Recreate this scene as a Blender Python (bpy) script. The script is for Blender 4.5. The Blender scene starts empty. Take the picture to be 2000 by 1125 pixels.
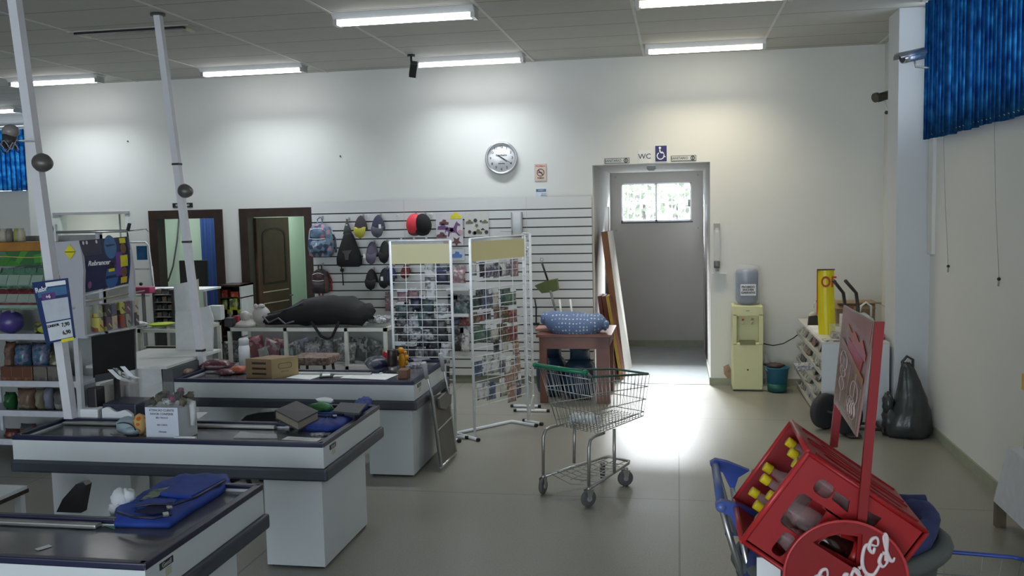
import bpy, bmesh, math, random
from math import pi, sin, cos, radians as R
from mathutils import Vector as V, Matrix, Euler
random.seed(7)
SC = bpy.context.scene
COL = SC.collection
# ---------------------------------------------------------------- camera
F, CX, CY, EYE = 1800.0, 1000.0, 562.5, 2.15
DX = V((0.98416339, -0.0060621, -0.17716003))      # world X, Y, Z axes seen from the camera (right, down, forward)
DZ = V((0.17590445, -0.09013061, 0.98027246))
UP = V((-0.02191005, -0.9959115, -0.08763689))
cd = bpy.data.cameras.new('camera'); cam = bpy.data.objects.new('camera', cd); COL.objects.link(cam)
cd.sensor_width = 36; cd.lens = F / 2000 * 36; cd.clip_start = .05; cd.clip_end = 300
rt = V((DX.x, DZ.x, UP.x)); dn = V((DX.y, DZ.y, UP.y)); fw = V((DX.z, DZ.z, UP.z))
m = Matrix((rt, -dn, -fw)).transposed().to_4x4(); m.translation = V((0, 0, EYE)); cam.matrix_world = m
SC.camera = cam
def at(px, py, X=None, Y=None, Z=None):
    """photo pixel -> the world point of that sight line on a plane X=, Y= or Z="""
    r = V((px - CX, py - CY, F)); r = V((r.dot(DX), r.dot(DZ), r.dot(UP)))
    t = X / r.x if X is not None else Y / r.y if Y is not None else (Z - EYE) / r.z
    return r * t + V((0, 0, EYE))
# ---------------------------------------------------------------- world, light, exposure
SC.view_settings.view_transform = 'Standard'; SC.view_settings.look = 'None'
SC.view_settings.gamma = 1; SC.view_settings.use_curve_mapping = False
SC.view_settings.exposure = 0.06
w = bpy.data.worlds.new('sky'); SC.world = w; w.use_nodes = True
bg = w.node_tree.nodes['Background']; bg.inputs[0].default_value = (.80, .90, 1, 1); bg.inputs[1].default_value = 5.0
def area(name, loc, rot, sx, sy, power, col, spread=0):
    l = bpy.data.lights.new(name, 'AREA'); l.shape = 'RECTANGLE'; l.size = sx; l.size_y = sy; l.energy = power; l.color = col
    if spread: l.spread = R(spread)
    o = bpy.data.objects.new(name, l); COL.objects.link(o); o.location = loc; o.rotation_euler = rot; return o
# added daylight fill, as from an assumed shop front behind the photographer
area('added_front_fill', (-5.0, -5.7, 1.9), (R(90), 0, 0), 5.5, 2.8, 42, (.80, .90, 1))
# daylight through the high windows behind the blue blinds, and through the washroom window

area('washroom_daylight', (-.31, 15.5, 3.3), (R(-64), 0, 0), 2.2, .62, 2700, (.93, .97, 1))
area('far_window_daylight', (-10.5, 15.2, 3.0), (R(-90), 0, 0), 4, 1.2, 25, (.75, .88, 1))
# ---------------------------------------------------------------- materials
MATS = {}
def _m(name):
    m = bpy.data.materials.new(name); m.use_nodes = True; nt = m.node_tree
    return m, nt, nt.nodes['Principled BSDF']
def M(col, rough=.5, metal=0, noise=.06, scale=14, bump=0, emit=0, spec=.5, key=None):
    k = key or ('m', col, rough, metal, noise, scale, bump, emit, spec)
    if k in MATS: return MATS[k]
    m, nt, b = _m('mat_%d' % len(MATS)); b.inputs['Roughness'].default_value = rough; b.inputs['Metallic'].default_value = metal
    b.inputs['Specular IOR Level'].default_value = spec
    tc = nt.nodes.new('ShaderNodeTexCoord'); n = nt.nodes.new('ShaderNodeTexNoise'); n.inputs['Scale'].default_value = scale; n.inputs['Detail'].default_value = 4
    nt.links.new(tc.outputs['Object'], n.inputs['Vector'])
    r = nt.nodes.new('ShaderNodeValToRGB'); nt.links.new(n.outputs['Fac'], r.inputs['Fac'])
    r.color_ramp.elements[0].position = .3; r.color_ramp.elements[1].position = .7
    r.color_ramp.elements[0].color = tuple(max(0, c * (1 - noise)) for c in col) + (1,)
    r.color_ramp.elements[1].color = tuple(min(1, c * (1 + noise)) for c in col) + (1,)
    nt.links.new(r.outputs['Color'], b.inputs['Base Color'])
    if emit:
        nt.links.new(r.outputs['Color'], b.inputs['Emission Color']); b.inputs['Emission Strength'].default_value = emit
    if bump:
        bp = nt.nodes.new('ShaderNodeBump'); bp.inputs['Strength'].default_value = bump; bp.inputs['Distance'].default_value = .01
        nt.links.new(n.outputs['Fac'], bp.inputs['Height']); nt.links.new(bp.outputs['Normal'], b.inputs['Normal'])
    MATS[k] = m; return m
def PR(cols, scale=30, rough=.35, kind='v', stretch=(1, 1, 1)):
    """printed packaging: patches of several colours"""
    k = ('p', tuple(cols), scale, rough, kind, stretch)
    if k in MATS: return MATS[k]
    m, nt, b = _m('print_%d' % len(MATS)); b.inputs['Roughness'].default_value = rough
    tc = nt.nodes.new('ShaderNodeTexCoord'); mp = nt.nodes.new('ShaderNodeMapping'); mp.inputs['Scale'].default_value = stretch
    nt.links.new(tc.outputs['Object'], mp.inputs['Vector'])
    r = nt.nodes.new('ShaderNodeValToRGB'); r.color_ramp.interpolation = 'CONSTANT'
    if kind == 'v':
        n = nt.nodes.new('ShaderNodeTexVoronoi'); n.inputs['Scale'].default_value = scale; nt.links.new(n.outputs['Color'], r.inputs['Fac'])
    else:
        n = nt.nodes.new('ShaderNodeTexNoise'); n.inputs['Scale'].default_value = scale; nt.links.new(n.outputs['Fac'], r.inputs['Fac'])
    nt.links.new(mp.outputs['Vector'], n.inputs['Vector'])
    e = r.color_ramp.elements; N = len(cols)
    lo, hi = (0, 1) if kind == 'v' else (.3, .7)
    e[0].color = tuple(cols[0]) + (1,); e[0].position = 0; e[1].color = tuple(cols[-1]) + (1,); e[1].position = lo + (hi - lo) * (N - 1) / N
    for i in range(1, N - 1):
        q = e.new(lo + (hi - lo) * i / N); q.color = tuple(cols[i]) + (1,)
    nt.links.new(r.outputs['Color'], b.inputs['Base Color']); MATS[k] = m; return m
def CLEAR(tint=(.9, .95, .97), opaq=.25, rough=.08):
    """thin clear plastic or glass"""
    k = ('c', tint, opaq, rough)
    if k in MATS: return MATS[k]
    m, nt, b = _m('clear_%d' % len(MATS)); b.inputs['Base Color'].default_value = tint + (1,); b.inputs['Roughness'].default_value = rough
    b.inputs['Alpha'].default_value = opaq; MATS[k] = m; return m
def DOTS(base, dot, scale, size=.32):
    k = ('d', base, dot, scale)
    if k in MATS: return MATS[k]
    m, nt, b = _m('dots'); b.inputs['Roughness'].default_value = .8
    tc = nt.nodes.new('ShaderNodeTexCoord'); v = nt.nodes.new('ShaderNodeTexVoronoi'); v.inputs['Scale'].default_value = scale; v.inputs['Randomness'].default_value = .25
    nt.links.new(tc.outputs['Object'], v.inputs['Vector'])
    c = nt.nodes.new('ShaderNodeMath'); c.operation = 'LESS_THAN'; c.inputs[1].default_value = size; nt.links.new(v.outputs['Distance'], c.inputs[0])
    x = nt.nodes.new('ShaderNodeMix'); x.data_type = 'RGBA'; x.inputs[6].default_value = base + (1,); x.inputs[7].default_value = dot + (1,)
    nt.links.new(c.outputs[0], x.inputs[0]); nt.links.new(x.outputs[2], b.inputs['Base Color']); MATS[k] = m; return m
def GRID(base, line, sx, sy, ox, oy, lw, rough, noise=.05, nscale=40, bumpy=0):
    """flat surface cut into big rectangles by thin lines (floor strips, ceiling panels), world X and Y"""
    m, nt, b = _m('grid_%d' % len(MATS)); b.inputs['Roughness'].default_value = rough; MATS[('g', len(MATS))] = m
    g = nt.nodes.new('ShaderNodeNewGeometry'); s = nt.nodes.new('ShaderNodeSeparateXYZ'); nt.links.new(g.outputs['Position'], s.inputs[0])
    def ln(out, size, off, wd):
        a = nt.nodes.new('ShaderNodeMath'); a.operation = 'SUBTRACT'; nt.links.new(out, a.inputs[0]); a.inputs[1].default_value = off - size / 2
        p = nt.nodes.new('ShaderNodeMath'); p.operation = 'FLOORED_MODULO'; nt.links.new(a.outputs[0], p.inputs[0]); p.inputs[1].default_value = size
        q = nt.nodes.new('ShaderNodeMath'); q.operation = 'SUBTRACT'; nt.links.new(p.outputs[0], q.inputs[0]); q.inputs[1].default_value = size / 2
        r = nt.nodes.new('ShaderNodeMath'); r.operation = 'ABSOLUTE'; nt.links.new(q.outputs[0], r.inputs[0])
        t = nt.nodes.new('ShaderNodeMath'); t.operation = 'LESS_THAN'; nt.links.new(r.outputs[0], t.inputs[0]); t.inputs[1].default_value = wd
        return t.outputs[0]
    mx = nt.nodes.new('ShaderNodeMath'); mx.operation = 'MAXIMUM'
    nt.links.new(ln(s.outputs[0], sx, ox, lw[0]), mx.inputs[0]); nt.links.new(ln(s.outputs[1], sy, oy, lw[1]), mx.inputs[1])
    n = nt.nodes.new('ShaderNodeTexNoise'); n.inputs['Scale'].default_value = nscale; n.inputs['Detail'].default_value = 6; nt.links.new(g.outputs['Position'], n.inputs['Vector'])
    r = nt.nodes.new('ShaderNodeValToRGB'); nt.links.new(n.outputs['Fac'], r.inputs['Fac']); r.color_ramp.elements[0].position = .35; r.color_ramp.elements[1].position = .65
    r.color_ramp.elements[0].color = tuple(c * (1 - noise) for c in base) + (1,); r.color_ramp.elements[1].color = tuple(c * (1 + noise) for c in base) + (1,)
    x = nt.nodes.new('ShaderNodeMix'); x.data_type = 'RGBA'; nt.links.new(mx.outputs[0], x.inputs[0]); nt.links.new(r.outputs['Color'], x.inputs[6]); x.inputs[7].default_value = line + (1,)
    nt.links.new(x.outputs[2], b.inputs['Base Color'])
    if bumpy:
        n2 = nt.nodes.new('ShaderNodeTexNoise'); n2.inputs['Scale'].default_value = 3; nt.links.new(g.outputs['Position'], n2.inputs['Vector'])
        mr = nt.nodes.new('ShaderNodeMapRange'); nt.links.new(n2.outputs['Fac'], mr.inputs[0]); mr.inputs[3].default_value = rough - bumpy; mr.inputs[4].default_value = rough + bumpy
        nt.links.new(mr.outputs[0], b.inputs['Roughness'])
    return m
WHITE = M((.74, .76, .77), .45, noise=.03); CREAM = M((.72, .68, .50), .5); BLACK = M((.012, .012, .014), .4); DGREY = M((.06, .06, .065), .5)
CHROME = M((.55, .56, .57), .28, .9); STEEL = M((.42, .42, .40), .35, .8); PAPER = M((.82, .84, .86), .7, noise=.02); GREY = M((.35, .35, .36), .5)
NAVY = M((.012, .015, .05), .35); BLUE = M((.015, .05, .30), .45); WWIRE = M((.76, .79, .82), .4); RED = M((.34, .005, .008), .4)
GLASS = CLEAR((.5, .55, .53), .05, .03); BAGCLEAR = CLEAR((.85, .88, .9), .35, .15); BROWN = M((.036, .021, .015), .4, noise=.25, scale=8)
YEL = M((.75, .66, .02), .45); WALLM = M((.70, .71, .68), .7, noise=.02, scale=1.5); TRIMM = M((.30, .32, .24), .6)
# ---------------------------------------------------------------- geometry collector
class G:
    def __init__(s): s.b = bmesh.new(); s.ms = []
    def mi(s, mat):
        if mat not in s.ms: s.ms.append(mat)
        return s.ms.index(mat)
    def _done(s, vs, mat, mx=None, smooth=False):
        vs = [v for v in vs]
        if mx is not None: bmesh.ops.transform(s.b, matrix=mx, verts=vs)
        i = s.mi(mat); st = set(vs)
        for f in {f for v in vs for f in v.link_faces}:
            f.material_index = i; f.smooth = smooth
        return s
    def box(s, lo, hi, mat, mx=None, bev=0):
        lo, hi = V(lo), V(hi)
        vs = bmesh.ops.create_cube(s.b, size=1)['verts']
        bmesh.ops.transform(s.b, matrix=Matrix.Translation((lo + hi) / 2) @ Matrix.Diagonal(V([max(abs(a), 1e-4) for a in (hi - lo)]).to_4d()), verts=vs)
        if bev:
            es = list({e for v in vs for e in v.link_edges})
            r = bmesh.ops.bevel(s.b, geom=es, offset=bev, segments=2, affect='EDGES', profile=.6)
            vs = list({v for f in r['faces'] for v in f.verts} | {v for v in vs if v.is_valid})
        return s._done(vs, mat, mx)
    def obox(s, p, ux, uy, uz, mat):
        """box from corner p and three edge vectors"""
        p, ux, uy, uz = V(p), V(ux), V(uy), V(uz)
        vs = [s.b.verts.new(p + ux * i + uy * j + uz * k) for i in (0, 1) for j in (0, 1) for k in (0, 1)]
        for q in ((0, 1, 3, 2), (4, 6, 7, 5), (0, 4, 5, 1), (2, 3, 7, 6), (0, 2, 6, 4), (1, 5, 7, 3)): s.b.faces.new([vs[i] for i in q])
        bmesh.ops.recalc_face_normals(s.b, faces=list({f for v in vs for f in v.link_faces}))
        return s._done(vs, mat)
    def cyl(s, a, b, r, mat, r2=None, n=14, caps=True):
        a, b = V(a), V(b); d = b - a
        vs = bmesh.ops.create_cone(s.b, cap_ends=caps, segments=n, radius1=r, radius2=r if r2 is None else r2, depth=d.length)['verts']
        q = d.to_track_quat('Z', 'Y').to_matrix().to_4x4(); q.translation = (a + b) / 2
        s._done(vs, mat, q)
        for f in {f for v in vs for f in v.link_faces}: f.smooth = len(f.verts) == 4
        return s
    def tube(s, pts, r, mat, n=8, closed=False, rs=None):
        pts = [V(p) for p in pts]; N = len(pts); rings = []; up = None
        for i, p in enumerate(pts):
            if closed: t = (pts[(i + 1) % N] - pts[i - 1]).normalized()
            else: t = (pts[min(i + 1, N - 1)] - pts[max(i - 1, 0)]).normalized()
            if up is None: up = V((0, 0, 1)) if abs(t.z) < .9 else V((1, 0, 0))
            x = t.cross(up)
            if x.length < 1e-4: x = t.cross(V((.3, 1, .1)))
            x.normalize(); y = x.cross(t).normalized(); up = y
            rr = rs[i] if rs else r
            rings.append([s.b.verts.new(p + (x * cos(2 * pi * k / n) + y * sin(2 * pi * k / n)) * rr) for k in range(n)])
        fs = []
        for i in range(N if closed else N - 1):
            A, B = rings[i], rings[(i + 1) % N]
            for k in range(n): fs.append(s.b.faces.new((A[k], A[(k + 1) % n], B[(k + 1) % n], B[k])))
        if not closed: fs.append(s.b.faces.new(rings[0][::-1])); fs.append(s.b.faces.new(rings[-1]))
        i = s.mi(mat)
        for f in fs: f.material_index = i; f.smooth = len(f.verts) == 4 or n > 4
        return s
    def lathe(s, prof, mat, c=(0, 0, 0), n=24, mx=None):
        """(radius, height) profile turned about the vertical through c"""
        c = V(c); rings = []; vs = []
        for r, z in prof:
            ring = [s.b.verts.new(c + V((r * cos(2 * pi * k / n), r * sin(2 * pi * k / n), z))) for k in range(n)]; rings.append(ring); vs += ring
        for A, B in zip(rings, rings[1:]):
            for k in range(n): s.b.faces.new((A[k], A[(k + 1) % n], B[(k + 1) % n], B[k]))
        if prof[0][0] > 1e-5: s.b.faces.new(rings[0][::-1])
        if prof[-1][0] > 1e-5: s.b.faces.new(rings[-1])
        s._done(vs, mat, mx, True)
        for f in {f for v in vs for f in v.link_faces}:
            if len(f.verts) > 4: f.smooth = False
        return s
    def ball(s, c, rad, mat, mx=None, wob=0, seg=16, ring=10, seed=0):
        rad = V((rad, rad, rad)) if isinstance(rad, (int, float)) else V(rad)
        vs = bmesh.ops.create_uvsphere(s.b, u_segments=seg, v_segments=ring, radius=1)['verts']
        if wob:
            rnd = random.Random(seed); ph = [rnd.uniform(0, 6) for _ in range(6)]
            for v in vs:
                d = 1 + wob * (sin(v.co.x * 5 + ph[0]) * sin(v.co.y * 6 + ph[1]) + .6 * sin(v.co.z * 9 + ph[2] + v.co.x * 4) + .4 * sin(v.co.y * 13 + ph[3]))
                v.co *= d
        mm = Matrix.Translation(V(c)) @ (mx or Matrix()) @ Matrix.Diagonal(rad.to_4d())
        return s._done(vs, mat, mm, True)
    def plate(s, outer, t, mat, mx=None, holes=(), smooth=False):
        """2D outline (XY) with holes, thickness t towards +Z"""
        cu = bpy.data.curves.new('o', 'CURVE'); cu.dimensions = '2D'; cu.fill_mode = 'BOTH'; cu.extrude = t / 2
        for pts in [outer] + list(holes):
            sp = cu.splines.new('POLY'); sp.points.add(len(pts) - 1); sp.use_cyclic_u = True
            for p, q in zip(sp.points, pts): p.co = (q[0], q[1], 0, 1)
        ob = bpy.data.objects.new('o', cu); me = bpy.data.meshes.new_from_object(ob)
        return s.mesh(me, mat, (mx or Matrix()) @ Matrix.Translation((0, 0, t / 2)), (ob, cu))
    def text(s, body, size, mat, mx=None, t=.001, font_bold=0, sx=1, align='CENTER', shear=0):
        cu = bpy.data.curves.new('t', 'FONT'); cu.body = body; cu.size = size; cu.extrude = t; cu.align_x = align; cu.align_y = 'CENTER'; cu.offset = font_bold; cu.shear = shear; cu.resolution_u = 3
        ob = bpy.data.objects.new('t', cu); me = bpy.data.meshes.new_from_object(ob)
        return s.mesh(me, mat, (mx or Matrix()) @ Matrix.Diagonal((sx, 1, 1, 1)), (ob, cu))
    def mesh(s, me, mat, mx, kill=()):
        n0 = len(s.b.verts); f0 = len(s.b.faces); s.b.from_mesh(me); s.b.verts.ensure_lookup_table(); s.b.faces.ensure_lookup_table()
        vs = s.b.verts[n0:]; bmesh.ops.transform(s.b, matrix=mx, verts=vs); i = s.mi(mat)
        for f in s.b.faces[f0:]: f.material_index = i
        bpy.data.meshes.remove(me)
        if kill: bpy.data.objects.remove(kill[0]); bpy.data.curves.remove(kill[1])
        return s
    def loft(s, rings, mat, smooth=True, closed=True, caps=True):
        rr = [[s.b.verts.new(V(p)) for p in r] for r in rings]; n = len(rr[0]); fs = []
        for A, B in zip(rr, rr[1:]):
            for k in range(n if closed else n - 1): fs.append(s.b.faces.new((A[k], A[(k + 1) % n], B[(k + 1) % n], B[k])))
        if caps and closed: fs.append(s.b.faces.new(rr[0][::-1])); fs.append(s.b.faces.new(rr[-1]))
        i = s.mi(mat)
        for f in fs: f.material_index = i; f.smooth = smooth
        return s
    def pillow(s, w, h, d, mat, mx=None, n=8, pin=1.0, wob=.0, seed=0):
        """soft closed bag, in XZ, centred; thickness d"""
        rnd = random.Random(seed); vs = []; gr = {}
        for sd in (1, -1):
            for i in range(n + 1):
                for j in range(n + 1):
                    u, v = i / n * 2 - 1, j / n * 2 - 1
                    if sd == -1 and (i in (0, n) or j in (0, n)): gr[sd, i, j] = gr[1, i, j]; continue
                    q = max(0, (1 - u * u) * (1 - v * v)) ** .45 * d / 2
                    q *= 1 + wob * rnd.uniform(-1, 1); k = 1 - .06 * pin * abs(v) ** 2 * (1 - abs(u)) 
                    x = u * w / 2 * (1 - .05 * pin * (1 - v * v)); z = v * h / 2 * (1 - .05 * pin * (1 - u * u))
                    vv = s.b.verts.new((x, -sd * q, z)); gr[sd, i, j] = vv; vs.append(vv)
        for sd in (1, -1):
            for i in range(n):
                for j in range(n):
                    q = [gr[sd, i, j], gr[sd, i + 1, j], gr[sd, i + 1, j + 1], gr[sd, i, j + 1]]
                    try: s.b.faces.new(q if sd == 1 else q[::-1])
                    except ValueError: pass
        return s._done(vs, mat, mx, True)
    def build(s, name, parent=None, world=True, weld=False):
        """one mesh object; with world=True the vertices are world positions"""
        if weld: bmesh.ops.remove_doubles(s.b, verts=s.b.verts, dist=1e-5)
        me = bpy.data.meshes.new(name); s.b.to_mesh(me); s.b.free()
        for mt in s.ms: me.materials.append(mt)
        o = bpy.data.objects.new(name, me); COL.objects.link(o)
        if parent is not None:
            o.parent = parent
            if world:
                root = parent; t = V((0, 0, 0))
                while root is not None: t += root.location; root = root.parent
                me.transform(Matrix.Translation(-t))
        elif world and me.vertices:
            xs = [v.co for v in me.vertices]
            c = V(((min(v.x for v in xs) + max(v.x for v in xs)) / 2, (min(v.y for v in xs) + max(v.y for v in xs)) / 2, min(v.z for v in xs)))
            me.transform(Matrix.Translation(-c)); o.location = c
        return o
def tag(o, label, cat, group=None, kind=None):
    o['label'] = label; o['category'] = cat
    if group: o['group'] = group
    if kind: o['kind'] = kind
    return o
def T(name, loc, label, cat, group=None, rz=0):
    o = bpy.data.objects.new(name, None); COL.objects.link(o); o.location = loc; o.rotation_euler = (0, 0, rz); o.empty_display_size = .1
    return tag(o, label, cat, group)
def S(name, g):
    o = g.build(name, None, world=False); o['kind'] = 'structure'; return o
def copy_tree(o, parent=None):
    c = o.copy(); COL.objects.link(c)
    if parent is not None: c.parent = parent
    for ch in list(o.children): copy_tree(ch, c)
    return c
def solo(name, g, label, cat, group=None): return tag(g.build(name), label, cat, group)
def XZ(p, ang=0, tilt=0):
    """place XY artwork upright, facing the camera side (-Y)"""
    return Matrix.Translation(V(p)) @ Matrix.Rotation(ang, 4, 'Z') @ Matrix.Rotation(R(90) - tilt, 4, 'X')
def ZR(p, ang=0): return Matrix.Translation(V(p)) @ Matrix.Rotation(ang, 4, 'Z')
def circ(r, n=32, c=(0, 0), a0=0, a1=2 * pi): return [(c[0] + r * cos(a0 + (a1 - a0) * i / n), c[1] + r * sin(a0 + (a1 - a0) * i / n)) for i in range(n)]
def rrect(w, h, r, n=4, c=(0, 0)):
    o = []
    for sx, sy, a in ((1, 1, 0), (-1, 1, 90), (-1, -1, 180), (1, -1, 270)):
        for i in range(n + 1):
            t = R(a + 90 * i / n); o.append((c[0] + sx * (w / 2 - r) + r * cos(t), c[1] + sy * (h / 2 - r) + r * sin(t)))
    return o
# ================================================================ THE SETTING
YB, HC, XR, XL, YN, YF = 11.0, 3.86, 2.28, -13.5, -6.0, 15.6
FLOORM = GRID((.27, .265, .225), (.15, .15, .125), 2.6, 2.6, 0.0, 6.65, (.006, .006), .31, .10, 90, .04)
S('floor', G().box((XL, YN, -.1), (3.2, 16.4, 0), FLOORM))
CEILM = GRID((.52, .515, .48), (.22, .22, .20), 1.29, .625, -.37, 10.85, (.006, .008), .8, .02, 6)
S('ceiling', G().box((XL, YN, HC), (3.2, 16.4, HC + .1), CEILM))
g = G()
for x in (-10.69, -8.11, -6.82, -5.53, -4.24, -2.95, -1.66, -.37, .92, 2.2):
    g.box((x - .013, YN, HC - .006), (x + .013, YB if x > -8.6 else YF, HC + .002), M((.66, .66, .63), .6))
S('trim_1', g)
# back wall with its five openings
g = G(); z1 = 2.19
def wl(x0, x1, z0, zz): g.box((x0, YB, z0), (x1, YB + .15, zz), WALLM)
XE = -8.35
SW = (-8.13, -7.06, 1.35); D1 = (-6.74, -5.75); D2 = (-5.48, -4.53); CO = (-.99, .375, 2.62)
wl(XE, SW[0], 0, HC); wl(SW[0], SW[1], 0, SW[2]); wl(SW[0], SW[1], z1, HC); wl(SW[1], D1[0], 0, HC); wl(D1[0], D1[1], z1, HC)
wl(D1[1], D2[0], 0, HC); wl(D2[0], D2[1], z1, HC); wl(D2[1], CO[0], 0, HC); wl(CO[0], CO[1], CO[2], HC); wl(CO[1], XR, 0, HC)
S('wall_back', g)
g = G().box((XE - .15, YB, 0), (XE, YF, HC), WALLM); S('wall_return', g)
g = G().box((XL, YF, 0), (XE, YF + .15, 2.66), WALLM).box((XL, YF, 2.66), (-12.9, YF + .15, HC), WALLM).box((-8.9, YF, 2.66), (XE, YF + .15, HC), WALLM); S('wall_far', g)
S('wall_left', G().box((XL - .15, YN, 0), (XL, YF, HC), WALLM))
# wall behind the photographer, glazed shop front left open to the daylight
g = G().box((XL, YN - .15, 0), (-7.8, YN, HC), WALLM).box((.6, YN - .15, 0), (XR + .9, YN, HC), WALLM).box((-7.8, YN - .15, 3.4), (.6, YN, HC), WALLM); S('wall_front', g)
# side wall: solid below the high windows
g = G().box((XR, YN, 0), (XR + .15, YB + .15, 2.74), WALLM).box((XR, 8.85, 2.74), (XR + .15, YB + .15, HC), WALLM).box((XR, YN, 2.74), (XR + .15, 1.5, HC), WALLM); S('wall_right', g)
g = G()
for y in (1.5, 3.2, 5.0, 6.8, 8.6): g.box((XR + .03, y, 2.74), (XR + .09, y + .05, HC), CHROME)
g.box((XR + .03, 1.5, 2.74), (XR + .09, 8.85, 2.79), CHROME); g.box((XR + .05, 1.5, 2.79), (XR + .06, 8.85, HC), CLEAR((.8, .9, 1), .12, .02)); S('window_1', g)
# pier against the side wall
S('pillar', G().box((1.985, 9.0, 0), (XR, 9.42, HC), M((.58, .61, .64), .65, noise=.02, scale=2)))
# conduit cover beside the blinds
S('trim_2', G().box((XR - .03, 8.84, 1.64), (XR, 8.99, HC), WALLM))
g = G().box((XR - .018, YN, 0), (XR, 9.0, .085), TRIMM); S('baseboard_right', g)
g = G().box((D2[1] + .05, YB - .018, 0), (CO[0], YB, .085), TRIMM).box((CO[1], YB - .018, 0), (XR, YB, .085), TRIMM).box((D1[1] + .1, YB - .018, 0), (D2[0] - .1, YB, .085), TRIMM); S('baseboard_back', g)
# washroom corridor
WH = M((.50, .49, .47), .65, noise=.02, scale=3); YC = 13.95; WX0, WX1, WZ0, WZ1 = -.83, .205, 1.885, 2.46
g = G().box((CO[0] - .12, YB + .15, 0), (CO[0], 12.72, CO[2]), WH).box((CO[0] - .12, 13.7, 0), (CO[0], YC, CO[2]), WH).box((CO[0] - .12, 12.72, 2.12), (CO[0], 13.7, CO[2]), WH); S('wall_corridor_left', g)
g = G().box((CO[1], YB + .15, 0), (CO[1] + .12, 12.1, CO[2]), WH).box((CO[1], 13.4, 0), (CO[1] + .12, YC, CO[2]), WH).box((CO[1], 12.1, 2.12), (CO[1] + .12, 13.4, CO[2]), WH); S('wall_corridor_right', g)
g = G()
for a, b, c, d in ((CO[0] - .1, WX0, 0, 2.7), (WX1, CO[1] + .1, 0, 2.7), (WX0, WX1, 0, WZ0), (WX0, WX1, WZ1, 2.7)): g.box((a, YC, c), (b, YC + .12, d), WH)
for x, z in ((-.91, 2.56), (.3, 2.56), (-.91, 1.76), (.3, 1.78)): g.cyl((x, YC, z), (x, YC - .004, z), .014, GREY)
S('wall_corridor_end', g)
S('ceiling_corridor', G().box((CO[0] - .12, YB + .15, CO[2]), (CO[1] + .12, YC + .12, CO[2] + .08), WH))
S('floor_corridor', G().box((CO[0], YB + .02, 0), (CO[1], YC, .004), M((.42, .46, .48), .22, noise=.05, scale=5)))
S('baseboard_corridor', G().box((CO[0], YC - .015, 0), (CO[1], YC, .10), TRIMM).box((CO[1] - .012, YB, 0), (CO[1], 12.3, .09), TRIMM))
g = G()   # sliding window with a white grille outside
FR = M((.80, .82, .84), .3, .2)
g.box((WX0, YC + .02, WZ0), (WX1, YC + .08, WZ0 + .025), FR).box((WX0, YC + .02, WZ1 - .02), (WX1, YC + .08, WZ1), FR).box((WX0, YC + .02, WZ0), (WX0 + .02, YC + .08, WZ1), FR).box((WX1 - .02, YC + .02, WZ0), (WX1, YC + .08, WZ1), FR)
g.box((-.325, YC + .02, WZ0), (-.295, YC + .08, WZ1), FR).box((WX1 - .05, YC + .01, 2.1), (WX1 - .02, YC + .04, 2.2), GREY)
g.box((WX0, YC - .01, WZ0 - .02), (WX1 + .02, YC + .02, WZ0), DGREY)
for i in range(1, 11): g.cyl((WX0 + i * .094, YC + .14, WZ0), (WX0 + i * .094, YC + .14, WZ1), .008, WWIRE, n=6)
g.cyl((WX0, YC + .14, 2.17), (WX1, YC + .14, 2.17), .008, WWIRE, n=6)
g.box((WX0, YC + .05, WZ0), (WX1, YC + .054, WZ1), CLEAR((.95, .98, 1), .08, .05)); S('window_2', g)
g = G().box((CO[0] - .05, 12.72, 0), (CO[0] - .008, 13.7, 2.12), M((.02, .012, .01), .4)); S('door_3', g)
g = G().box((CO[1] + .006, 12.1, 0), (CO[1] + .05, 13.4, 2.12), M((.02, .012, .01), .4)); S('door_4', g)
# outside the washroom window: hedge in full daylight
g = G(); rnd = random.Random(3); LEAF = M((.17, .21, .14), .6, noise=.5, scale=5)
for i in range(1500):
    p = V((rnd.uniform(-2.6, 2.0), rnd.uniform(16.6, 17.6), rnd.uniform(1.2, 2.9))); a = Matrix.Translation(p) @ Euler((rnd.uniform(0, 6), rnd.uniform(0, 6), 0)).to_matrix().to_4x4()
    g.plate([(0, -.07), (.05, 0), (0, .1), (-.05, 0)], .002, LEAF, a)
for i in range(8): g.cyl((-2.4 + .6 * i, 17.1, 0), (-2.4 + .6 * i, 17.1, 2.2), .03, BROWN, n=6)
S('ground_outside', G().box((-4, 14.2, -.1), (3.2, 19, -.0), M((.2, .2, .17), .8)))
solo('hedge', g, 'pale sunlit hedge seen through the washroom corridor window', 'hedge')['kind'] = 'stuff'
# offices behind the two brown door frames
GRN = M((.40, .52, .44), .7, noise=.03, scale=2)
S('wall_office_back', G().box((-8.34, 13.2, 0), (-4.2, 13.3, 2.7), GRN)); S('ceiling_office', G().box((-8.34, YB + .15, 2.7), (-4.2, 13.3, 2.75), WH))
S('wall_office_right', G().box((-4.3, YB + .15, 0), (-4.2, 13.3, 2.75), GRN))
S('wall_office_divider', G().box((-5.66, YB + .15, 0), (-5.58, 13.2, 2.7), GRN))
area('office_lamp', (-7.0, 12.3, 2.6), (0, 0, 0), 1.2, .5, 22, (.95, 1, .95)); area('office_lamp_2', (-5.0, 12.4, 2.6), (0, 0, 0), .8, .5, 14, (.95, 1, .93))
def frame(n, x0, x1):
    g = G(); w = .115
    g.box((x0 - .02, YB - .02, 0), (x0 + w - .02, YB + .17, z1 - .02), BROWN).box((x1 - w + .02, YB - .02, 0), (x1 + .02, YB + .17, z1 - .02), BROWN)
    g.box((x0 - .02, YB - .022, z1 - .10), (x1 + .02, YB + .17, z1 + .012), BROWN)
    return S(n, g)
frame('door_1', D1[0], D1[1]); d2 = frame('door_2', D2[0], D2[1])
g = G(); L = Matrix.Translation((D2[0] + .12, YB + .17, 0)) @ Matrix.Rotation(R(77), 4, 'Z')   # leaf swung into the room
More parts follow.
